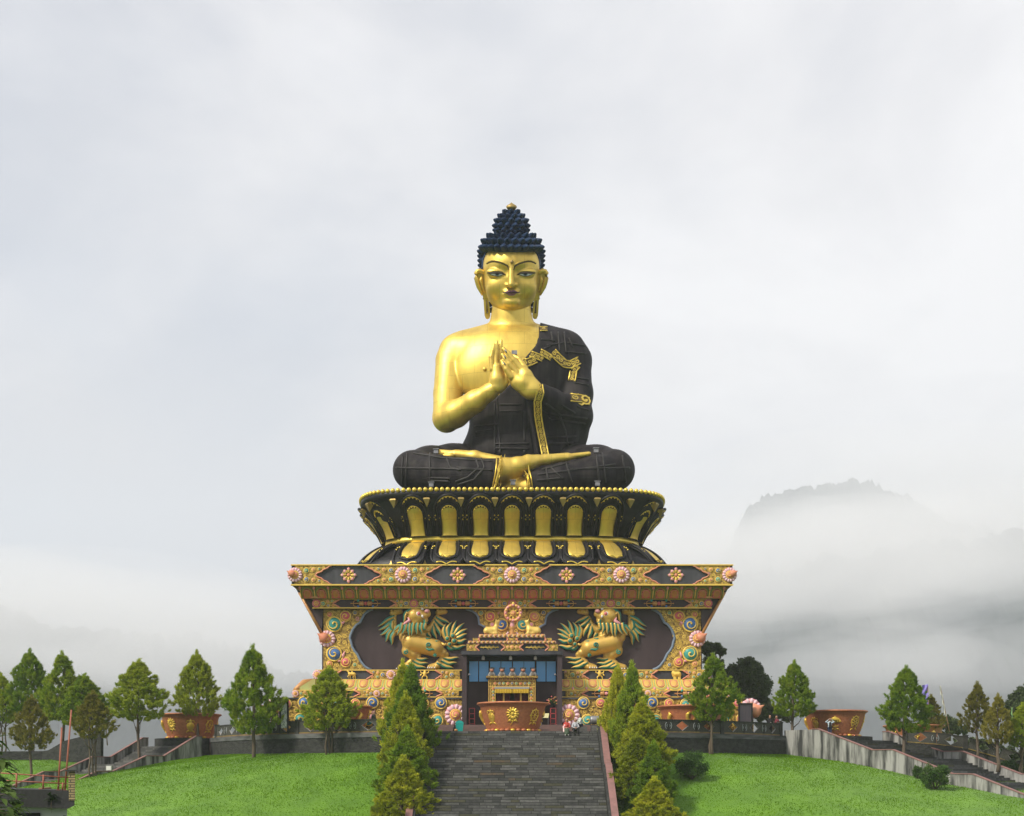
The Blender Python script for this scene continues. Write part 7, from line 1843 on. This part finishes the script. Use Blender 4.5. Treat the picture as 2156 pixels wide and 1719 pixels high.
# ================================================================== SMALL THINGS
redm = mat('red_lacquer', (.42,.045,.05), .45, 0, (.5,.12,.12), 4., .4)
def rack(label, dx, y, z):
    x = px_(dx, y); t = thing('stool', label, 'stand', (x, y, z), 0, 'red stands by the doorway'); f = MB()
    for sx in (-.22, .22):
        for sy in (-.2, .2): f.box((sx-.03, sy-.03, 0), (sx+.03, sy+.03, 1.45), 0)
    f.build('frame', redm, None).parent = t
    for h_ in (.12, .55, .98, 1.42): MB().box((-.25, -.23, h_), (.25, .23, h_+.05), 0).build('shelf', redm, None).parent = t
    m = MB()
    for sx in (-1, 1): m.tube([(sx*.22, -.2, .12), (sx*.36, -.24, .0)], .025, 5, 0)
    m.build('foot', redm, None).parent = t
    return t
yz = yQ+.9
rack('bare red lacquered stand left of the copper bowl', 993.7, yz, .8); rack('red lacquered stand carrying a flower pot right of the copper bowl', 1164.7, yz, .8)
fx_ = px_(1164.7, yz); t = thing('flower_pot', 'pot of orange-red flowers on the red stand', 'plant', (fx_, yz, 2.27), 0)
MB().lathe([(0, 0), (.14, 0), (.2, .28), (.17, .28), (0, .24)], (0, 0, 0), 16, 0).build('pot', black, None).parent = t
r = np.random.default_rng(5); lf = MB(); fl_ = MB()
for k in range(60):
    a, e_, l = r.uniform(0, 6.28), r.uniform(.2, 1.4), r.uniform(.3, .85); q = np.array((math.cos(a)*math.cos(e_), math.sin(a)*math.cos(e_), math.sin(e_)))*l; q[2] += .2
    lf.tube([(0, 0, .24), q*.6+np.array((0, 0, .15)), q], [.012, .035, .006], 4, 0)
    if k % 2: fl_.ball(q, (.075, .075, .06), k % 4 == 1, 7, 5)
lf.build('leaves', bushm, None).parent = t; fl_.build('blossoms', [redp, orange], None).parent = t
tealb = mat('teal_plastic', (.01,.34,.30), .4)
x = px_(967.5, 2.2); t = thing('litter_bin', 'bright teal litter bin with a swing lid left of the doorway', 'bin', (x, 2.2, 0), 0)
MB().add([(-.24, -.2, 0), (.24, -.2, 0), (.24, .2, 0), (-.24, .2, 0), (-.31, -.26, .62), (.31, -.26, .62), (.31, .26, .62), (-.31, .26, .62)], [(0,3,2,1),(4,5,6,7),(0,1,5,4),(1,2,6,5),(2,3,7,6),(3,0,4,7)], 0).build('body', tealb, None).parent = t
a = np.linspace(0, math.pi, 10); MB().grid([[(.33*math.cos(q), yy, .64+.26*math.sin(q)) for q in a] for yy in (-.28, .28)], 0, True).prism([(.33*math.cos(q), .64+.26*math.sin(q)) for q in a], -.27, .27, 0).build('lid', tealb, None).parent = t
x = px_(956.5, 2.0); t = thing('broom', 'dark broom leaning beside the teal bin', 'broom', (x, 2.3, 0)); MB().tube([(0, 0, .1), (.05, .1, 1.15)], .03, 6, 0).build('handle', barkm, None).parent = t; MB().tube([(0, 0, 0), (0, .0, .3), (.02, .03, .55)], [.14, .12, .04], 8, 0).build('bristles', hair_, None).parent = t
x = px_(960, 1.2); tag(MB().ball((x, 1.2, .1), (.15, .13, .1), 0, 12, 8).tube([(x-.05, 1.2, .18), (x, 1.2, .24), (x+.05, 1.2, .18)], .015, 5, 0).build('dustpan', orange), 'small orange dustpan on the floor beside the broom', 'dustpan')
# folding sign by the bowl and the big floodlight box
x = px_(1147, yQ+.2); t = thing('sign_stand', 'pale yellow sign board on thin legs right of the copper bowl', 'sign', (x, yQ+.2, .8)); f = MB()
f.obox((-.3, 0, .62), (.6, 0, 0), (0, .06, .02), (.06, .1, .36), 0); f.build('board', mat('cream_board', (.62,.58,.30), .6), None).parent = t
f = MB(); [f.box((s_*.28-.015, .02, 0), (s_*.28+.015, .05, .64), 0) for s_ in (-1, 1)]; f.build('leg', silver, None).parent = t
x = px_(1255, 2.0); t = thing('floodlight', 'grey floodlight on a stone block right of the seated visitors', 'floodlight', (x, 2.0, 0)); MB().box((-.42, -.3, 0), (.42, .3, .52), 0).box((-.34, -.33, .08), (.34, -.3, .44), 1).build('base_block', [stepm[0], stepm[2]], None).parent = t
m = MB(); m.lathe([(0, -.45), (.32, -.45), (.34, -.3), (.34, .3), (.32, .45), (0, .45)], (0, 0, .92), 14, 0, 'x'); m.build('lamp_housing', silver, None).parent = t
f = MB(); [f.box((s_*.46-.03, -.06, .5), (s_*.46+.03, .06, .95), 0) for s_ in (-1, 1)]; f.build('bracket', hair_, None).parent = t
# notice boards in dark frames at both ends of the plinth
notm = mat('notice_sheet', (.55,.57,.55), .5, 0, (.12,.16,.15), 5., .8, lo=.5, hi=.56); darkgl = mat('dark_board', (.035,.035,.045), .3, 0, (.09,.06,.07), 4., .6, stretch=(1,1,.1))
def board(label, dx0, dx1, r0, y, face_m):
    a = P(dx0, r0, y); b2 = P(dx1, r0, y); t = thing('notice_board', label, 'notice board', ((a[0]+b2[0])/2, y, 0)); w_ = b2[0]-a[0]; h_ = a[2]
    f = MB(); [f.box((s_*w_/2-.07, -.07, 0), (s_*w_/2+.07, .07, h_), 0) for s_ in (-1, 1)]; f.box((-w_/2-.07, -.08, h_-.1), (w_/2+.07, .08, h_+.05), 0); f.build('frame', black, None).parent = t
    MB().box((-w_/2+.07, -.03, .45), (w_/2-.07, .03, h_-.1), 0).build('panel', face_m, None).parent = t
board('black framed notice board with a pale sheet left of the pedestal', 590, 606, 1472, 6.2, notm)
board('dark notice board in a black frame at the right end of the pedestal', 1556, 1583, 1482, 8.6, darkgl)
# surveillance cameras on the porch posts and a floodlight on the wall
for sx, lb in ((-1, 'small wall camera on the left inside of the porch'), (1, 'small wall camera on the right inside of the porch')):
    p = Q_.p(sx*91.5, 1422.5); t = thing('wall_camera', lb, 'camera', (p[0]+sx*.12, yQ+.3, p[2])); MB().tube([(0, 0, 0), (-sx*.12, -.06, .05)], .03, 5, 0).build('bracket', silver, None).parent = t; m = MB().lathe([(0, -.18), (.08, -.18), (.08, .16), (.05, .2), (0, .2)], (-sx*.16, -.12, .08), 10, 0, 'y'); m.build('housing', silver, None).parent = t
# prayer flags
whitef = mat('white_cloth', (.62,.63,.58), .9, 0, (.42,.46,.36), 2., .6); purp = mat('purple_cloth', (.20,.17,.50), .9, 0, (.32,.28,.6), 3., .5); grnf = mat('green_cloth', (.22,.42,.16), .9)
polem = mat('bamboo_pole', (.36,.20,.12), .7, 0, (.25,.16,.1), 5., .5)
def flag(label, top, foot, y, m, clothw, f0, f1, seed):
    a, b2 = P(*foot, y), P(*top, y); t = thing('prayer_flag', label, 'flag', a, 0, 'prayer flags on poles'); v = b2-a
    MB().tube([(0, 0, 0), v*.5, v], [.05, .04, .025], 6, 0).build('pole', polem, None).parent = t
    r = np.random.default_rng(seed); rows = []
    for q in np.linspace(f0, f1, 16):
        w_ = clothw*S(y)*np.interp(q, [f0, (f0+f1)/2, f1], [.45, 1., .25]) if seed < 5 else clothw*S(y)*np.interp(q, [f1, f1+.6*(f0-f1), f0], [.15, 1, .85]); c = v*q; rows.append([c+np.array((-w_*u*(1+.1*math.sin(q*40)), .12*math.sin(u*7+q*30), -.1*u)) for u in np.linspace(0, 1, 7)])
    mb = MB().grid(rows, 0, True); r2 = np.array(rows); r2[:,:,1] += .015; mb.grid(r2, 0, True); mb.build('cloth', m, None).parent = t
flag('white vertical prayer flag on a leaning pole at the right', (1980, 1444), (1999, 1541), 20, whitef, 9, 1., .34, 1); flag('purple prayer flag on a straight pole at the right', (1953.5, 1441), (1957, 1538), 21, purp, 14, 1., .58, 6)
flag('pale green prayer flag at the right edge behind the trees', (2131, 1490), (2133, 1560), 24, grnf, 7, 1., .3, 2)
flag('yellowish prayer flag between the far left trees', (184, 1497), (186, 1560), 30, mat('yellow_cloth', (.55,.45,.12), .9), 8, 1., .4, 3); flag('faded prayer flag low behind the far left trees', (222, 1510), (226, 1570), 30, whitef, 7, 1., .35, 4)
# white box lamp on the lawn by the left side stairs
p = P(230, 1628, 12); t = thing('lawn_lamp', 'small white box lamp on the lawn by the left side stairs', 'lamp', (p[0], 12, float(gz(p[0], 12)))); MB().box((-.25, -.15, .05), (.25, .15, .5), 0).box((-.2, -.17, .1), (.2, -.15, .45), 1).build('housing', [palem, whitep], None).parent = t; MB().box((-.2, -.1, -.1), (.2, .1, .05), 0).build('foot', silver, None).parent = t

# ================================================================== FOREGROUND ROOF AND LEAVES
yF = -60.; D2 = lambda dx, dy, y=yF: P(dx, dy, y)
SHF = Matrix(((1, -.335, 0, .335*yF), (0, 1, 0, 0), (0, 0, 1, 0), (0, 0, 0, 1)))
conc = mat('weathered_concrete', (.032,.032,.034), .85, 0, (.011,.011,.011), .6, .8, .3, 7., (1,1,.5)); render_ = mat('pale_render', (.40,.40,.42), .8, 0, (.28,.28,.3), 1., .6)
brk = mat('yellow_brick', (.34,.26,.12), .85, 0, (.18,.14,.08), 5., .7, .2, 14.); add_lines(brk, .4, .085, .03, .7, .015, 'XZ', .5, (.05,.045,.035))
rust = mat('red_oxide_pipe', (.36,.12,.075), .65, 0, (.24,.075,.05), 4., .6)
def zx(a, b2): return (a/8.95, 1526.3+b2/8.95)       # crop coordinates of the corner
g = thing('corner_building', 'dark concrete roof corner of a small building at the lower left', 'building', (P(0, 1700, yF)[0], yF, -9.))
sF = S(yF)
def bx(mb, a, b2, c, d, y0, y1, m=0):
    p, q = D2(*zx(a, d)), D2(*zx(c, b2)); mb.box((p[0], y0, p[2]), (q[0], y1, q[2]), m)
m = MB(); a = [zx(*q) for q in ((-1500, 1165), (1300, 1240), (1300, 1425), (1405, 1425), (1405, 1520), (1275, 1585), (-1500, 1480))]; poly = [(D2(*q)[0], D2(*q)[2]) for q in a]; m.prism(poly, yF, yF+7, 0); m.xform(SHF); m.build('roof_slab', conc, g)
m = MB(); p, q = D2(*zx(-1500, 1700)), D2(*zx(1270, 1560)); m.box((p[0], yF+.5, -12), (q[0], yF+6.5, q[2]+.15), 0); m.xform(SHF); m.build('wall', render_, g)
m = MB(); bx(m, -1200, 1640, 300, 2600, yF+.42, yF+.52); bx(m, 330, 1668, 760, 2600, yF+.42, yF+.52); m.xform(SHF); m.build('window', black, g)
m = MB(); bx(m, 1298, 865, 1415, 1425, yF-.03, yF+.45); m.xform(SHF); m.build('brick_pier', brk, g)
m = MB(); bx(m, 1255, 880, 1300, 1240, yF+.2, yF+.5); m.build('brick_return', brk, g)
m = MB(); bx(m, 1240, 850, 1450, 880, yF-.12, yF+.6); m.xform(SHF); m.build('pier_cap', conc, g)
rl = thing('roof_railing', 'rusty red pipe railing on the concrete roof at the lower left', 'railing', D2(*zx(820, 1200)))
for u0, v0, u1, v1 in ((-900, 850, 1290, 995), (-900, 1000, 1270, 1112)): MB().tube([D2(*zx(u0, v0), yF+.35), D2(*zx((u0+u1)/2, (v0+v1)/2), yF+.35), D2(*zx(u1, v1), yF+.35)], .022, 7, 0).build('rail', rust, rl)
for u, t0, t1 in ((820, 940, 1210), (315, 905, 1180), (1185, 1090, 1235), (-300, 880, 1160)): MB().tube([D2(*zx(u-8, t1), yF+.35), D2(*zx(u, t0), yF+.35)], .032, 7, 0).build('post', rust, rl)
for lb, u0, v0, u1, v1 in (('shorter leaning red pole rising from the concrete roof', 1095, 1230, 1165, 50), ('taller leaning red pole beside the brick pier', 1222, 1235, 1345, -280)):
    a, b2 = D2(*zx(u0, v0), yF+.7), D2(*zx(u1, v1), yF+.7); t = thing('red_pole', lb, 'pole', a, 0, 'red poles on the roof'); MB().tube([(0, 0, 0), (b2-a)*.5, b2-a], [.034, .03, .028], 7, 0).build('pipe', rust, None).parent = t; MB().cbox((0, 0, 0), (.16, .16, .03)).build('base_plate', rust, None).parent = t
m = MB(); a, b2 = D2(*zx(730, 1205), yF+.5), D2(*zx(960, 1190), yF+.5); m.tube([a, b2], .03, 6, 0); tag(m.build('loose_plank', polem), 'loose wooden batten lying on the concrete roof', 'batten')
# fern growing from the slab, and the leafy branch in the corner
leafm = leaf_mat('broad_leaf', (.020,.048,.012), (.040,.080,.020), (.085,.13,.030), .3)
def leaf(mb, base, d_, l, w_, droop=.35):
    d_ = np.array(d_, float); d_ /= np.linalg.norm(d_); s_ = np.cross(d_, (0, 0, 1.)); s_ /= np.linalg.norm(s_)+1e-9; rows = []
    for t_ in np.linspace(0, 1, 7):
        c = np.array(base)+d_*l*t_-np.array((0, 0, droop*l*t_*t_)); h_ = w_*math.sin(math.pi*min(t_**.8, 1))*.5+.002; rows.append([c-s_*h_+np.array((0, 0, .12*h_)), c-np.array((0, 0, .1*h_)), c+s_*h_+np.array((0, 0, .12*h_))])
    mb.grid(rows, 0, True)
r = np.random.default_rng(12); p = D2(*zx(975, 1390), yF-.02); t = thing('wall_fern', 'small fern sprouting from the edge of the concrete roof', 'plant', p); m = MB()
for k in range(26): a = r.uniform(-1.5, 1.5); leaf(m, (r.normal(0, .05), 0, r.normal(0, .1)), (math.sin(a), -.5, math.cos(a)*.6+.1), r.uniform(.12, .26), .07)
m.build('fronds', leafm, None).parent = t; m = MB(); [m.tube([(0, 0, 0), (r.normal(0, .06), -.05, -.3-.1*k)], .006, 4, 0) for k in range(3)]; m.build('roots', barkm, None).parent = t
yB = -82.; t = thing('leafy_branch', 'dark leafy branch hanging in at the lower left corner', 'branch', P(-60, 1700, yB)); o0 = P(-60, 1700, yB); m = MB(); lv = MB(); r = np.random.default_rng(31)
for k in range(30):
    dx_, dy_ = [( -30, 1560), (-10, 1590), (5, 1612), (-25, 1640), (10, 1650), (-12, 1670), (16, 1690), (-30, 1700), (8, 1708), (24, 1700)][k % 10]; tip = P(dx_+r.normal(0, 10), dy_+r.normal(0, 10), yB+r.normal(0, .25))-o0
    m.tube([(0, 0, 0), tip*.5+r.normal(0, .04, 3), tip], [.02, .012, .005], 5, 0)
    for j in range(5):
        a = r.uniform(-.9, 1.2); leaf(lv, tip+r.normal(0, .05, 3), (math.cos(a), r.normal(-.2, .5), math.sin(a)*.5-.1), r.uniform(.18, .34), r.uniform(.09, .15), r.uniform(.2, .6))
m.build('twigs', barkm, None).parent = t; lv.build('leaves', leafm, None).parent = t
p = P(105, 1712, yF-.6); t = thing('shrub', 'tips of a leafy shrub at the bottom edge below the roof', 'shrub', (p[0], p[1], -11)); lv = MB(); m = MB()
for k in range(60):
    q = P(105+r.normal(0, 20), 1722+abs(r.normal(0, 9)), yF-.6+r.normal(0, .2))-np.array((p[0], p[1], -11)); leaf(lv, q, (r.normal(), -.4, r.uniform(0, .7)), .3, .1); 
    if k < 12: m.tube([(0, 0, 0), q*np.array((.6, .6, .6)), q], .02, 4, 0)
lv.build('leaves', leafm, None).parent = t; m.build('stems', barkm, None).parent = t
HAZE = .00021
MIST = [(1960,1000,3500,620,300,120),(2080,1060,3500,500,300,140),(1560,1130,3300,330,220,110),(1720,1150,3300,420,220,90),(1900,1150,3300,480,220,100)]
_r = np.random.default_rng(21)
for dx, dy in ((1240,1290),(1330,1262),(1450,1240),(1560,1215),(1660,1195),(1760,1175),(1880,1160),(2000,1145),(2120,1130),(2230,1110),(-250,1215),(-120,1245),(0,1290),(90,1318),(190,1340),(300,1348),(420,1360),(540,1400)):
    MIST.append((dx+_r.uniform(-20,20), dy+_r.uniform(-15,25), 2350+_r.uniform(-150,150), _r.uniform(300,460), _r.uniform(180,260), _r.uniform(80,130)))
for _ in range(26): MIST.append((_r.uniform(1540,2200), _r.uniform(1170,1440), 2000+_r.uniform(-200,200), _r.uniform(70,220), _r.uniform(90,180), _r.uniform(25,60)))
for _ in range(14): MIST.append((_r.uniform(-40,640), _r.uniform(1320,1470), 2000+_r.uniform(-200,200), _r.uniform(70,220), _r.uniform(90,180), _r.uniform(20,50)))

# ------------------------------------------------------------------ air
def volume(name, col, dens, aniso=0.):
    m = bpy.data.materials.new(name); m.use_nodes = True; t = m.node_tree; t.nodes.clear()
    pv = N(t, 'ShaderNodeVolumePrincipled'); pv.inputs['Color'].default_value = (*col, 1); pv.inputs['Density'].default_value = dens; pv.inputs['Anisotropy'].default_value = aniso
    mo = N(t, 'ShaderNodeOutputMaterial'); t.links.new(pv.outputs[0], mo.inputs['Volume']); return m
o = MB().box((-6000, -200, -90), (6000, 5400, 1060), 0).build('haze', volume('haze_air', (.915,.955,.995), HAZE))
tag(o, 'thin grey mist filling the air before the hills', 'haze', kind='stuff')
mistm = volume('mist_air', (.99,.99,.99), .00085)
for (dx, dy, y, rx, ry, rz) in MIST:
    p = P(dx, dy, y); mb = MB().ball(p, (rx, ry, rz), 0, 40, 24)
    o = mb.build('mist', mistm); tag(o, 'pale drifting mist hanging before the hills', 'mist', kind='stuff')
